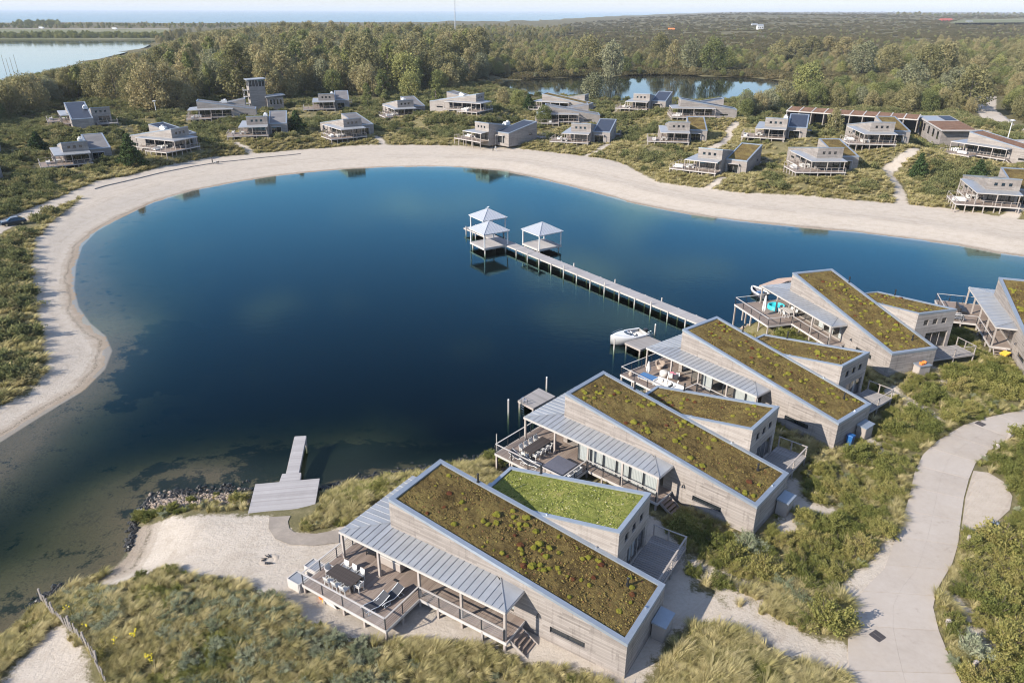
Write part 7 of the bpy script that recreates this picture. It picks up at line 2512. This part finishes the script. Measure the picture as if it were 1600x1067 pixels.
# scattering of what nobody could count: one object, one point per tuft or plant
def scatter(name, label, cat, pts, scl, meshes, seed=0, squash=None):
    g = np.random.default_rng(seed)
    n = len(pts)
    me = bpy.data.meshes.new(name)
    me.vertices.add(n)
    me.vertices.foreach_set('co', np.asarray(pts, np.float32).ravel())
    for nm, ty, val in (('sc', 'FLOAT', np.asarray(scl)), ('rz', 'FLOAT', g.normal(0, 0.75, n) if squash == 'wind' else g.uniform(0, 6.283, n))):
        a = me.attributes.new(nm, ty, 'POINT')
        a.data.foreach_set('value', np.asarray(val, np.float32))
    a = me.attributes.new('pick', 'INT', 'POINT')
    a.data.foreach_set('value', g.integers(0, len(meshes), n).astype(np.int32))
    o = link(name, me)
    col = bpy.data.collections.new(name + '_plants')
    for m in meshes:
        col.objects.link(bpy.data.objects.new(name + '_plant', m))
    ng = bpy.data.node_groups.new(name, 'GeometryNodeTree')
    ng.interface.new_socket('Geometry', in_out='INPUT', socket_type='NodeSocketGeometry')
    ng.interface.new_socket('Geometry', in_out='OUTPUT', socket_type='NodeSocketGeometry')
    gi, go = ng.nodes.new('NodeGroupInput'), ng.nodes.new('NodeGroupOutput')
    ci = ng.nodes.new('GeometryNodeCollectionInfo')
    ci.inputs['Collection'].default_value = col
    ci.inputs['Separate Children'].default_value = True
    ci.inputs['Reset Children'].default_value = True
    ip = ng.nodes.new('GeometryNodeInstanceOnPoints')
    ip.inputs['Pick Instance'].default_value = True
    def attr(nm, ty):
        a = ng.nodes.new('GeometryNodeInputNamedAttribute')
        a.data_type = ty
        a.inputs['Name'].default_value = nm
        return a.outputs['Attribute']
    cx = ng.nodes.new('ShaderNodeCombineXYZ')
    ng.links.new(attr('rz', 'FLOAT'), cx.inputs[2])
    rot = ng.nodes.new('FunctionNodeEulerToRotation')
    ng.links.new(cx.outputs[0], rot.inputs[0])
    ng.links.new(gi.outputs[0], ip.inputs['Points'])
    ng.links.new(ci.outputs[0], ip.inputs['Instance'])
    ng.links.new(attr('pick', 'INT'), ip.inputs['Instance Index'])
    ng.links.new(rot.outputs[0], ip.inputs['Rotation'])
    sc_ = ng.nodes.new('ShaderNodeCombineXYZ')
    s_ = attr('sc', 'FLOAT')
    for k in range(3):
        ng.links.new(s_, sc_.inputs[k])
    ng.links.new(sc_.outputs[0], ip.inputs['Scale'])
    ng.links.new(ip.outputs[0], go.inputs[0])
    md = o.modifiers.new('scatter', 'NODES')
    md.node_group = ng
    tag(o, label, cat, kind='stuff')
    return o

# ------------------------------------------------------------------ vegetation: where
def project(P):
    x, y, z = P[:, 0], P[:, 1], P[:, 2] - ZC
    d = y * _c - z * _s
    v = -(y * _s + z * _c)
    d = np.where(d < 1, 1e-3, d)
    return np.stack([800 + x / d * FPX, 533.5 + v / d * FPX], 1)
def in_view(P, m=90):
    q = project(P)
    return (q[:, 0] > -m) & (q[:, 0] < 1600 + m) & (q[:, 1] < 1067 + m * 2.2) & (q[:, 1] > -50)
def house_clear(P, margin):
    ok = np.ones(len(P), bool)
    for h in H_ARR:
        s, t = house_local(P[:, :2], h)
        ok &= ~((rect_dist(s, t, 0, 19.2, 0, 6.2) < margin) | (rect_dist(s, t, 14.5, 22.8, -6.0, 0) < margin) | (rect_dist(s, t, 7.3, 15, -2.6, 0) < margin)
                | (rect_dist(s, t, 3.6, 16.2, 6, 11.7) < margin) | (rect_dist(s, t, 0.8, 3.7, 6.9, 13) < margin) | (rect_dist(s, t, 5.9, 7.6, -2.1, -0.6) < margin * 0.6) | (rect_dist(s, t, 19, 22.8, 0, 6.2) < margin))
    return ok
def road_clear(P, m):
    ok = np.ones(len(P), bool)
    lo = (P[:, 1] < 115) & (P[:, 0] > 5)
    if lo.any():
        a, _ = sdist(P[lo][:, :2], ROAD)
        b, _ = sdist(P[lo][:, :2], LAYBY)
        ok[lo] = np.maximum(a, b) < -m
    return ok
def px_poly_mask(P, polys):
    q = project(P)
    r = np.zeros(len(P), bool)
    for poly in polys:
        r |= inside(q, np.array(poly, float))
    return r
def jitter_grid(x0, x1, y0, y1, step, seed):
    g = np.random.default_rng(seed)
    X, Y = np.meshgrid(np.arange(x0, x1, step), np.arange(y0, y1, step))
    P = np.stack([X.ravel(), Y.ravel()], 1) + g.uniform(-0.5, 0.5, (X.size, 2)) * step
    return P
def with_z(P):
    z, dl, nr = terrain(P[:, 0], P[:, 1])
    return np.column_stack([P, z]), dl, nr
def footway_clear(P, m):
    """keep the asphalt path and the landing platform open"""
    q = project(P)
    bad = inside(q, np.array([(378, 812), (395, 748), (510, 740), (500, 795), (462, 822), (470, 830), (535, 824), (535, 856), (450, 860), (412, 838), (415, 812)], float))
    return ~bad

# near shore -------------------------------------------------------
P = jitter_grid(-45, 80, 17, 112, 0.36, 1)
Z, DL, NR = with_z(P)
keep = NR & (DL > 0.25) & in_view(Z, 140)
Z, DL = Z[keep], DL[keep]
SF = sand_field(Z[:, :2])
hc = house_clear(Z, 0.35) & road_clear(Z, 0.15) & footway_clear(Z, 0.2)
open_ = (SF < -0.25 + 0.9 * (fbm(Z[:, 0] * 0.9, Z[:, 1] * 0.9, 2) - 0.5) * 2) & hc
g = np.random.default_rng(5)
GRASSY = [[(60, 870), (480, 900), (600, 1000), (980, 1040), (1010, 1300), (-200, 1300), (-100, 1000)], [(440, 860), (520, 720), (820, 680), (840, 740), (640, 790), (520, 850)], [(1010, 1000), (1080, 965), (1350, 1030), (1340, 1400), (1000, 1400)],
          [(1100, 900), (1320, 930), (1330, 1040), (1080, 960)], [(1320, 1300), (1450, 840), (1500, 860), (1600, 1300)]]
BUCK = [[(250, 940), (430, 925), (600, 985), (640, 1200), (200, 1200)], [(1540, 880), (1620, 880), (1620, 1010), (1560, 1000)], [(690, 700), (790, 690), (800, 735), (700, 750)], [(100, 905), (170, 890), (190, 990), (110, 990)]]
grassy = px_poly_mask(Z, GRASSY)
patch = fbm(Z[:, 0] / 2.2, Z[:, 1] / 2.2, 77)
lush = fbm(Z[:, 0] / 5, Z[:, 1] / 5, 55)
dens = np.where(grassy, 0.25 + 0.7 * sstep(0.32, 0.5, patch), 0.18 + 0.42 * sstep(0.40, 0.62, patch))
sel = open_ & (g.random(len(Z)) < dens)
green = (lush + g.normal(0, 0.09, len(Z))) > np.where(grassy, 0.72, 0.50)
pl_ = Z[sel & ~green]
scatter('marram_grass', 'straw-coloured marram grass covering the near dunes', 'grass', pl_, g.uniform(0.65, 1.35, len(pl_)) * (0.78 + 0.22 * px_poly_mask(pl_, [GRASSY[2], GRASSY[3]])) * (0.6 + 0.8 * fbm(pl_[:, 0] / 1.6, pl_[:, 1] / 1.6, 91)), TUFT, 3, 'wind')
pl_ = Z[sel & green]
scatter('green_grass', 'green grass and herbs between the near villas', 'grass', pl_, g.uniform(0.5, 1.25, len(pl_)), TUFTG, 4)
# low herbs and seedling bushes between: one mass
P2 = Z[open_ & (g.random(len(Z)) < np.where(grassy, 0.05, 0.15) * sstep(0.45, 0.62, lush + 0.1))]
scatter('low_herbs', 'low leafy undergrowth on the near shore', 'undergrowth', P2, g.uniform(0.22, 0.5, len(P2)), [s[0] for s in SHRUBS['near']] + [SHRUBS['buck'][0][0]], 5)

def darts(cand, rads, sep, taken):
    """keep candidates that stand clear of those already kept"""
    out = []
    for i in range(len(cand)):
        x, y = cand[i, 0], cand[i, 1]
        ok = True
        for (a, b, r) in taken:
            if (x - a) ** 2 + (y - b) ** 2 < (sep * (r + rads[i])) ** 2:
                ok = False
                break
        if ok:
            taken.append((x, y, rads[i]))
            out.append(i)
    return out
SHRUBBY = [[(1010, 800), (1062, 760), (1230, 760), (1400, 800), (1400, 870), (1310, 960), (1280, 1000), (1120, 950), (1075, 900)], [(1230, 720), (1330, 690), (1440, 600), (1430, 760), (1390, 830), (1260, 760)],
           [(1360, 640), (1480, 560), (1600, 580), (1620, 630), (1500, 650), (1440, 690)], [(1500, 850), (1600, 780), (1700, 760), (1700, 1100), (1520, 1100), (1480, 960)], [(1545, 715), (1640, 660), (1700, 700), (1700, 800), (1590, 800), (1580, 750)],
           [(880, 740), (990, 770), (1060, 790), (1040, 820), (930, 760)], [(1330, 590), (1390, 610), (1380, 650), (1340, 640)], [(1170, 510), (1300, 520), (1330, 560), (1220, 530)], [(1480, 520), (1540, 520), (1550, 580), (1490, 580)], [(1380, 430), (1540, 440), (1520, 480), (1400, 470)], [(700, 690), (800, 685), (800, 740), (720, 755)]]
cand = Z[hc & (SF < -0.2)]
cand = cand[house_clear(cand, 0.9) & road_clear(cand, 0.8)]
g = np.random.default_rng(8)
cand = cand[g.permutation(len(cand))]
shrubby = px_poly_mask(cand, SHRUBBY)
buck = px_poly_mask(cand, BUCK)
grs = px_poly_mask(cand, GRASSY)
pr = np.where(shrubby, 1.0, np.where(buck, 0.35, np.where(grs, 0.004, 0.03)))
m = g.random(len(cand)) < pr
cand, shrubby, buck = cand[m], shrubby[m], buck[m]
rads = np.where(buck & ~shrubby, g.uniform(0.6, 1.05, len(cand)), np.where(shrubby, g.uniform(0.7, 1.75, len(cand)), g.uniform(0.5, 0.9, len(cand))))
hgap = house_clear(cand, 1.7)
rads = np.where(hgap, rads, np.minimum(rads, 0.75))
taken = []
gapn = fbm(cand[:, 0] / 4.5, cand[:, 1] / 4.5, 123)
cand, rads, shrubby, buck = [a_[gapn < 0.59] for a_ in (cand, rads, shrubby, buck)]
keep_i = darts(cand[:6000], rads[:6000], 0.60, taken)

LANDMARKS = [(house_point(FRONT[0], 9, 5), 'the front villa'), (house_point(FRONT[1], 9, 5), 'the villa with white curtains'), (house_point(FRONT[2], 9, 5), 'the villa by the motorboat'), (house_point(FRONT[3], 9, 5), 'the villa with the paddling pool'),
             (house_point(FRONT[4], 9, 5), 'the villa at the picture edge'), (at(1400, 950, 2), 'the near stretch of concrete road'), (at(1460, 720, 2), 'the bend of the concrete road'), (at(1540, 790, 2), 'the paved lay-by'),
             (at(330, 1000, 2), 'the foreground dune'), (at(100, 960, 1), 'the stake fence'), (at(440, 800, 1), 'the landing platform'), (at(1560, 980, 2), 'the bollards on the verge')]
for k, h in BACK.items():
    short = BACK_INFO[k][2]
    nm = {'c1': 'the upper villa hidden among dark shrubs', 'c2': 'the lower villa hidden among dark shrubs'}.get(k, 'the ' + ' '.join(short.split()[:7]))
    LANDMARKS.append((house_point(h, 9, 5), nm))
N_NEAR = 12
FAR_MARKS = LANDMARKS[N_NEAR:] + [(at(25, 350, 1.5), 'the blue car on the sandy track'), (at(20, 410, 1.5), 'the dune strip just below the blue car'), (at(15, 480, 1.5), 'the middle of the dune strip along the beach bend'),
                                  (at(10, 560, 1.5), 'the near end of the dune strip along the beach bend')]
def landmark(x, y):
    far_side = not bool(terrain(np.array([x]), np.array([y]))[2][0])
    return min(FAR_MARKS if far_side else LANDMARKS[:N_NEAR], key=lambda L: (L[0].x - x) ** 2 + (L[0].y - y) ** 2)[1]
def size_word(r, lo, hi):
    return 'small' if r < lo else ('large' if r > hi else 'middling')
N_SHRUB = 0
def add_shrub(p, r, kind, colour, seed, hs=1.0):
    global N_SHRUB
    fo, stm = random.Random(seed).choice(SHRUBS[kind])
    e = empty('shrub', (p[0], p[1], p[2] - 0.05), random.Random(seed + 1).uniform(0, 6.28))
    k = r
    e.scale = (k, k * random.Random(seed + 2).uniform(0.85, 1.15), k * hs)
    for nm, me in (('foliage', fo), ('stem', stm)):
        o = bpy.data.objects.new(nm, me)
        COL.objects.link(o)
        o.parent = e
    lm = landmark(p[0], p[1])
    tag(e, ' '.join((size_word(r, 0.75, 1.2) + ' ' + colour + ' shrub growing beside ' + lm).split()[:16]), 'shrub', 'shrubs beside ' + lm)
    N_SHRUB += 1
order = sorted(keep_i, key=lambda i: cand[i, 1])
for j, i in enumerate(order[:215]):
    b = buck[i] and not shrubby[i]
    add_shrub(cand[i], rads[i], 'buck' if (b or g.random() < 0.08) else 'near', 'silvery grey-green' if b else 'olive green', j, 0.85 if b else g.uniform(0.85, 1.35))
rest = order[215:]
if len(rest):
    scatter('shore_shrubs', 'mass of further shrubs on the near shore', 'undergrowth', cand[rest], rads[rest], [s[0] for s in SHRUBS['near']], 9)
# yellow flowers in the dune corner
fl_ = [gat(x, y, 2) for x, y in ((213, 1000), (181, 1011), (238, 1040), (107, 958), (138, 986), (234, 1036))]
for i, p in enumerate(fl_):
    r = empty('yellow_flower_plant', (p.x, p.y, p.z), i)
    tag(r, 'yellow flowering ragwort on the dune corner near the stake fence', 'plant', 'yellow flowers on the dune corner')
    mb, ms = MB(), MB()
    rr = random.Random(i)
    for k in range(7 if i else 18):
        a, d = rr.uniform(0, 6.28), rr.uniform(0.02, 0.26)
        x, y, z = d * math.cos(a), d * math.sin(a), rr.uniform(0.55, 0.8)
        ms.tube([(x * 0.3, y * 0.3, -0.1), (x, y, z)], 0.008, 4, False)
        mb.ball((x, y, z), (0.055, 0.055, 0.03), 6, 4)
    ms.build('stems', M['grass_green'], r)['kind'] = 'stuff'
    mb.build('flower_heads', M['flower'], r)['kind'] = 'stuff'

# far shore --------------------------------------------------------
g = np.random.default_rng(21)
P = jitter_grid(-260, 300, 60, 430, 0.95, 6)
Z, DL, NR = with_z(P)
keep = ~NR & (DL > 4) & in_view(Z, 60)
Z, DL = Z[keep], DL[keep]
SF = sand_field(Z[:, :2])
dp, _ = sdist(Z[:, :2], POND)
car_p = gat(22, 351, 1.5)
hc = house_clear(Z, 0.5) & (dp < -1.5) & (np.hypot(Z[:, 0] - car_p.x - 1.0, Z[:, 1] - car_p.y + 1.2) > 4.2)
edge_n = (fbm(Z[:, 0] / 3, Z[:, 1] / 3, 2) - 0.5) * 2
west_ = sstep(-40, -60, Z[:, 0]) * sstep(190, 150, Z[:, 1])
belt = sstep(-13, -2, SF) * (1 - 0.75 * west_ * sstep(-1.5, -4, SF))
patch = fbm(Z[:, 0] / 9, Z[:, 1] / 9, 66)
dist = np.hypot(Z[:, 0], Z[:, 1])
dens = np.clip(0.80 * belt + 0.34 * sstep(0.46, 0.6, patch), 0, 0.85) * (1 - sstep(260, 330, dist))
sel = (SF < -0.2 + edge_n * 0.9) & hc & (g.random(len(Z)) < dens)
pl_ = Z[sel]
scatter('dune_grass', 'straw-coloured dune grass along the far beach and between the far villas', 'grass', pl_, g.uniform(0.7, 1.5, len(pl_)), TUFTF, 7, 'wind')
# shrubs of the far dunes
shr = np.maximum(1 - sstep(0.44, 0.58, patch), 0.9 * west_)
dens = (0.02 + 0.26 * shr) * (1 - 0.93 * sstep(-9, -2.5, SF) * (1 - 0.7 * west_))
cm = hc & (SF < -1.2) & (g.random(len(Z)) < dens)
cm &= house_clear(Z, 1.2)
cs = Z[cm]
rs = g.uniform(0.8, 2.0, len(cs)) ** 1.1
hg = house_clear(cs, 3.2)
rs = np.where(hg, rs, np.minimum(rs, 1.0))
# keep the view on the villa fronts open: low growth just before them
qn = project(cs)
d_show = rs / np.hypot(cs[:, 0], cs[:, 1])
o_ = np.argsort(-d_show)
N_IND = 85
hedge_kinds = ('dark olive', 'brownish olive', 'grey-green')
for j, i in enumerate(o_[:N_IND]):
    add_shrub(cs[i], rs[i], 'dune', 'dune', 1000 + j, g.uniform(0.7, 1.0))
scatter('dune_shrubs', 'olive dune shrubs growing together around the far villas', 'shrubbery', cs[o_[N_IND:]], rs[o_[N_IND:]], [s[0] for s in SHRUBS['dune']], 8)

# trees ------------------------------------------------------------
trees = []      # x, y, z, kind, scale xy, scale z
grid = {}
def tree_free(x, y, r):
    k = (int(x // 8), int(y // 8))
    for a in range(k[0] - 1, k[0] + 2):
        for b in range(k[1] - 1, k[1] + 2):
            for (u, v, q) in grid.get((a, b), ()):
                if (x - u) ** 2 + (y - v) ** 2 < (0.58 * (r + q)) ** 2:
                    return False
    grid.setdefault(k, []).append((x, y, r))
    return True
def tree_at(px, py, top, kind, wide=1.0, z=3.5):
    """a tree with its foot at (px, py) whose crown ends at height 'top' of the picture"""
    p = at(px, py, z)
    p.z = ground_z(p.x, p.y)
    q = at(px, top, 0)
    d = (q - Vector((0, 0, ZC)))
    zt = ZC + d.z / d.y * p.y
    me = TREES[kind][0]
    k = max(0.3, (zt - p.z) / me[2])
    trees.append((p.x, p.y, p.z, kind, k * wide, k))
    grid.setdefault((int(p.x // 8), int(p.y // 8)), []).append((p.x, p.y, me[3] * k * wide))
for a in ((920, 108, 56, 'broad', 1.0), (955, 118, 64, 'silver', 0.75), (976, 114, 88, 'green', 1.2), (1030, 98, 53, 'broad', 0.9), (1052, 106, 62, 'poplar', 1.1), (1076, 109, 60, 'silver', 0.85), (1112, 113, 60, 'green', 0.95),
          (1135, 108, 75, 'green', 1.0), (1215, 98, 64, 'broad', 1.0), (1240, 97, 58, 'poplar', 1.5), (1265, 96, 56, 'poplar', 1.5), (1290, 96, 56, 'poplar', 1.5), (1315, 97, 57, 'poplar', 1.5), (1338, 99, 60, 'poplar', 1.3),
          (1345, 118, 66, 'silver', 1.05), (1385, 114, 70, 'broad', 0.9), (1257, 156, 98, 'green', 0.95), (1440, 136, 72, 'broad', 1.0), (1468, 128, 66, 'poplar', 1.4), (1485, 165, 108, 'silver', 1.1), (1510, 172, 104, 'broad', 1.0), (1420, 150, 95, 'silver', 1.0),
          (925, 154, 113, 'silver', 1.1), (682, 170, 120, 'slender', 1.15), (642, 150, 112, 'green', 1.0), (600, 160, 105, 'slender', 1.2), (575, 172, 128, 'slender', 1.2), (808, 172, 140, 'green', 1.0), (785, 168, 138, 'broad', 0.9), (826, 176, 146, 'pine', 1.2),
          (850, 196, 164, 'green', 0.9), (1434, 274, 238, 'pine', 1.0), (1527, 278, 248, 'pine', 1.3), (205, 252, 208, 'pine', 1.1), (464, 208, 172, 'pine', 1.3), (1300, 218, 168, 'poplar', 0.9), (1610, 132, 80, 'broad', 1.0),
          (1590, 620, 560, 'green', 0.9), (1648, 160, 100, 'green', 1.0), (60, 232, 205, 'pine', 1.4), (180, 205, 185, 'green', 0.9)):
    if a[1] < 300:
        tree_at(*a)
REG = [([(-60, 205), (-60, 150), (30, 128), (130, 110), (230, 96), (300, 74), (420, 66), (560, 64), (700, 66), (745, 80), (760, 118), (700, 140), (640, 143), (560, 150), (480, 145), (440, 158), (395, 158), (330, 155), (285, 170), (230, 175), (190, 160), (140, 155), (90, 158), (40, 182)],
        2600, (('poplar', 3), ('broad', 5), ('green', 2.5), ('slender', 1), ('silver', 0.8)), (0.85, 1.75)),
       ([(745, 78), (800, 66), (900, 70), (960, 84), (940, 112), (860, 112), (800, 118), (760, 120)], 260, (('broad', 3), ('green', 2), ('poplar', 1)), (0.6, 1.1)),
       ([(1155, 182), (1160, 152), (1220, 150), (1300, 146), (1400, 136), (1500, 125), (1600, 118), (1680, 150), (1600, 180), (1575, 165), (1530, 145), (1520, 178), (1440, 176), (1330, 166), (1230, 164)], 900, (('broad', 3), ('green', 3), ('silver', 0.8), ('poplar', 1)), (0.5, 1.05)),
       ([(1380, 92), (1480, 78), (1680, 74), (1680, 118), (1500, 120), (1400, 116)], 500, (('broad', 3), ('green', 2), ('poplar', 1)), (0.8, 1.35)),
       ([(985, 108), (1000, 92), (1230, 92), (1400, 88), (1395, 118), (1240, 116), (1130, 108)], 260, (('broad', 3), ('green', 3), ('silver', 0.5)), (0.4, 0.9)),
       ([(770, 118), (790, 90), (880, 84), (960, 88), (985, 110), (900, 114)], 220, (('broad', 3), ('green', 3), ('poplar', 1)), (0.7, 1.2)),
       ([(830, 118), (930, 115), (1020, 113), (1110, 114), (1230, 122), (1250, 138), (1230, 140), (1215, 122), (1100, 115), (960, 116), (830, 122)], 150, (('green', 3), ('silver', 1), ('broad', 2)), (0.25, 0.5)),
       ([(240, 66), (300, 50), (500, 44), (700, 43), (800, 46), (900, 50), (860, 66), (700, 66), (420, 66)], 1500, (('broad', 3), ('poplar', 2), ('green', 1.5), ('silver', 1)), (0.7, 1.15)),
       ([(-20, 58.3), (262, 58.3), (262, 56.8), (-20, 56.8)], 500, (('green', 1),), (0.45, 0.8)),
       ([(-20, 46), (300, 44.5), (520, 43), (520, 39), (300, 39), (-20, 39)], 420, (('green', 2), ('broad', 1)), (0.35, 0.8)),
       ([(20, 41), (95, 41), (85, 39.5), (35, 39.5)], 60, (('green', 1),), (0.9, 1.4)),
       ([(800, 60), (1000, 40), (1200, 32), (1640, 32), (1640, 100), (1400, 110), (1240, 112), (1000, 105), (860, 100)], 1400, (('green', 3), ('broad', 2), ('silver', 0.5)), (0.22, 0.5)),
       ([(1380, 31), (1640, 28), (1640, 34), (1400, 36)], 120, (('green', 1), ('broad', 1)), (0.9, 1.5))]
rr = random.Random(99)
TRACK = np.array([(1522, 138), (1575, 136), (1580, 165), (1620, 195), (1660, 215), (1600, 232), (1555, 205), (1530, 185)], float)
PONDVIEW = np.array([(1140, 150), (1245, 140), (1250, 160), (1150, 176)], float)
for poly, n, kinds, (k0, k1) in REG:
    pa_ = np.array(poly, float)
    lo, hi = pa_.min(0), pa_.max(0)
    ks, ws = [k for k, _ in kinds], [w for _, w in kinds]
    gg = np.random.default_rng(n)
    q = gg.uniform(lo, hi, (n * 3, 2))
    q = q[inside(q, pa_)][:n]
    W = np.array([tuple(at(x, y, 3.5))[:2] for x, y in q])
    if not len(W):
        continue
    zz, dl2, _ = terrain(W[:, 0], W[:, 1])
    dpn, _ = sdist(W, POND)
    dby, _ = sdist(W, BAY)
    sfw = sand_field(W)
    okh = house_clear(np.column_stack([W, zz]), 4.0) & ~inside(q, TRACK) & ~inside(q, PONDVIEW)
    for i in range(len(W)):
        if dl2[i] < 20 or dpn[i] > -2 or dby[i] > -3 or not okh[i] or sfw[i] > -2.5:
            continue
        kd = rr.choices(ks, ws)[0]
        k = rr.uniform(k0, k1)
        if q[i, 0] > 330 and n == 2600:
            k *= 1.25
        lim = np.interp(q[i, 0], [-60, 0, 60, 140, 240, 300, 420], [134, 128, 116, 99, 79, 52, 40])
        if q[i, 1] > lim and q[i, 0] < 420:
            up_ = at(q[i, 0], lim, 0) - Vector((0, 0, ZC))
            zmax = ZC + up_.z / up_.y * W[i, 1]
            k = min(k, (zmax - zz[i]) / TREES[kd][0][2])
            if k < 0.3:
                continue
        if tree_free(W[i, 0], W[i, 1], TREES[kd][0][3] * k):
            trees.append((W[i, 0], W[i, 1], zz[i], kd, k * rr.uniform(0.9, 1.15), k))
trees_all = sorted(trees, key=lambda t: -(t[4] / math.hypot(t[0], t[1])))
NT_IND = 290
COLW = {'poplar': 'tall brown-olive', 'broad': 'broad golden-brown', 'green': 'rounded olive green', 'silver': 'silvery grey-green', 'slender': 'slim upright green', 'pine': 'small dark evergreen'}
def tree_place(x, y):
    q = project(np.array([[x, y, 3.5]]))[0]
    if q[0] < 300 and q[1] < 190: return 'in the wood before the bay'
    if q[0] < 560 and q[1] < 190: return 'in the wood behind the lookout tower'
    if q[0] < 770 and q[1] < 175: return 'in the wood left of the pond'
    if 770 <= q[0] < 1000 and q[1] < 125: return 'on the far bank of the pond, wood side'
    if 1000 <= q[0] < 1180 and q[1] < 125: return 'on the far bank of the pond, open side'
    if q[0] >= 1180 and q[1] < 120: return 'in the belt beyond the carport row'
    if q[0] >= 1150 and q[1] < 195: return 'in the thicket behind the carport row'
    return 'beside ' + landmark(x, y)
for j, (x, y, z, kd, k, kz) in enumerate(trees_all[:NT_IND]):
    cr, tk, h, rad = TREES[kd][j % len(TREES[kd])]
    e = empty('tree' if kd != 'pine' else 'pine_tree', (x, y, z - 0.1), (j * 2.4) % 6.28)
    e.scale = (k, k, kz)
    for nm, me in (('crown', cr), ('trunk', tk)):
        o = bpy.data.objects.new(nm, me)
        COL.objects.link(o)
        o.parent = e
    wh = tree_place(x, y)
    qq = project(np.array([[x, y, 3.5]]))[0]
    hw = 'low ' if kz * h < 7.5 else ('high ' if kz * h > 12.5 else '')
    row = ('front row of the wood' if qq[1] > 150 else ('second rows of the wood' if qq[1] > 128 else 'rear rows of the wood'))
    wh2 = wh.replace('in the wood', 'in the ' + row)
    tag(e, ' '.join((hw + COLW[kd] + ' tree ' + wh2).split()[:16]), 'tree', 'trees ' + wh)
rest = trees_all[NT_IND:]
for kd in TREES:
    sub = [t for t in rest if t[3] == kd]
    if sub:
        scatter('far_wood_' + {'poplar': 'of_poplars', 'broad': 'of_broad_trees', 'green': 'of_green_trees', 'silver': 'of_willows', 'slender': 'of_slim_trees', 'pine': 'of_pines'}[kd],
                'far mass of ' + COLW[kd] + ' trees merging into the woodland', 'woodland', np.array([t[:3] for t in sub]), np.array([t[5] for t in sub]), [m_[0] for m_ in TREES[kd]], 30)

# scrub of the open dunes, merging into one dark cover -------------
g = np.random.default_rng(44)
poly = np.array([(690, 66), (900, 36), (1150, 25), (1300, 20.5), (1700, 20), (1700, 130), (1400, 140), (1240, 150), (1225, 118), (1000, 112), (830, 118), (740, 105)], float)
q = g.uniform(poly.min(0), poly.max(0), (34000, 2))
q = q[inside(q, poly)]
W = np.array([tuple(at(x, y, 6.0))[:2] for x, y in q])
zz, _, _ = terrain(W[:, 0], W[:, 1])
dpn, _ = sdist(W, POND)
open_f = fbm(W[:, 0] / 60, W[:, 1] / 60, 13)
ok = (dpn < -5) & (zz > 0.5) & (open_f < 0.68)
pts = np.column_stack([W, zz - 0.2])[ok]
scatter('dune_scrub', 'dark olive scrub covering the wide dunes to the horizon', 'scrub', pts, g.uniform(0.5, 1.2, len(pts)) * (1 + np.hypot(pts[:, 0], pts[:, 1]) / 4000), [s[0] for s in SHRUBS['scrub']], 12)
# undergrowth at the foot of the wood and about the pond
poly = np.array([(-60, 215), (-60, 150), (140, 110), (300, 70), (700, 62), (760, 118), (830, 118), (840, 150), (1140, 160), (1230, 140), (1300, 135), (1700, 110), (1700, 185), (1500, 185), (1160, 185), (1150, 165), (840, 160), (700, 150), (480, 150), (280, 178), (200, 182)], float)
q = g.uniform(poly.min(0), poly.max(0), (9000, 2))
q = q[inside(q, poly)]
W = np.array([tuple(at(x, y, 3.5))[:2] for x, y in q])
zz, dl3, _ = terrain(W[:, 0], W[:, 1])
dpn, _ = sdist(W, POND)
dby, _ = sdist(W, BAY)
ok = ~inside(q, TRACK) & ~inside(q, PONDVIEW) & (dpn < -2) & (dby < -2) & (sand_field(W) < -3) & house_clear(np.column_stack([W, zz]), 4.5) & (dl3 > 30)
pts = np.column_stack([W, zz - 0.2])[ok]
scatter('wood_undergrowth', 'dark undergrowth at the foot of the wood and round the pond', 'undergrowth', pts, g.uniform(0.35, 0.75, len(pts)), [s[0] for s in SHRUBS['scrub']], 14)

# ------------------------------------------------------------------ sea air
hz = MB().box(-76000, 76000, -400, 89000, -10.2, 84)
m, nt, out = new_mat('sea_haze')
N = NT(nt)
v = N.n('ShaderNodeVolumePrincipled', {'Color': C(0.86, 0.92, 1.0), 'Density': 0.00007, 'Anisotropy': 0.0})
nt.links.new(v.outputs[0], out.inputs['Volume'])
o = hz.build('haze', m)
bm = bmesh.new()
bm.from_mesh(o.data)
bmesh.ops.recalc_face_normals(bm, faces=bm.faces)
bm.to_mesh(o.data)
bm.free()
tag(o, 'thin pale sea haze over the whole landscape', 'haze', kind='stuff')
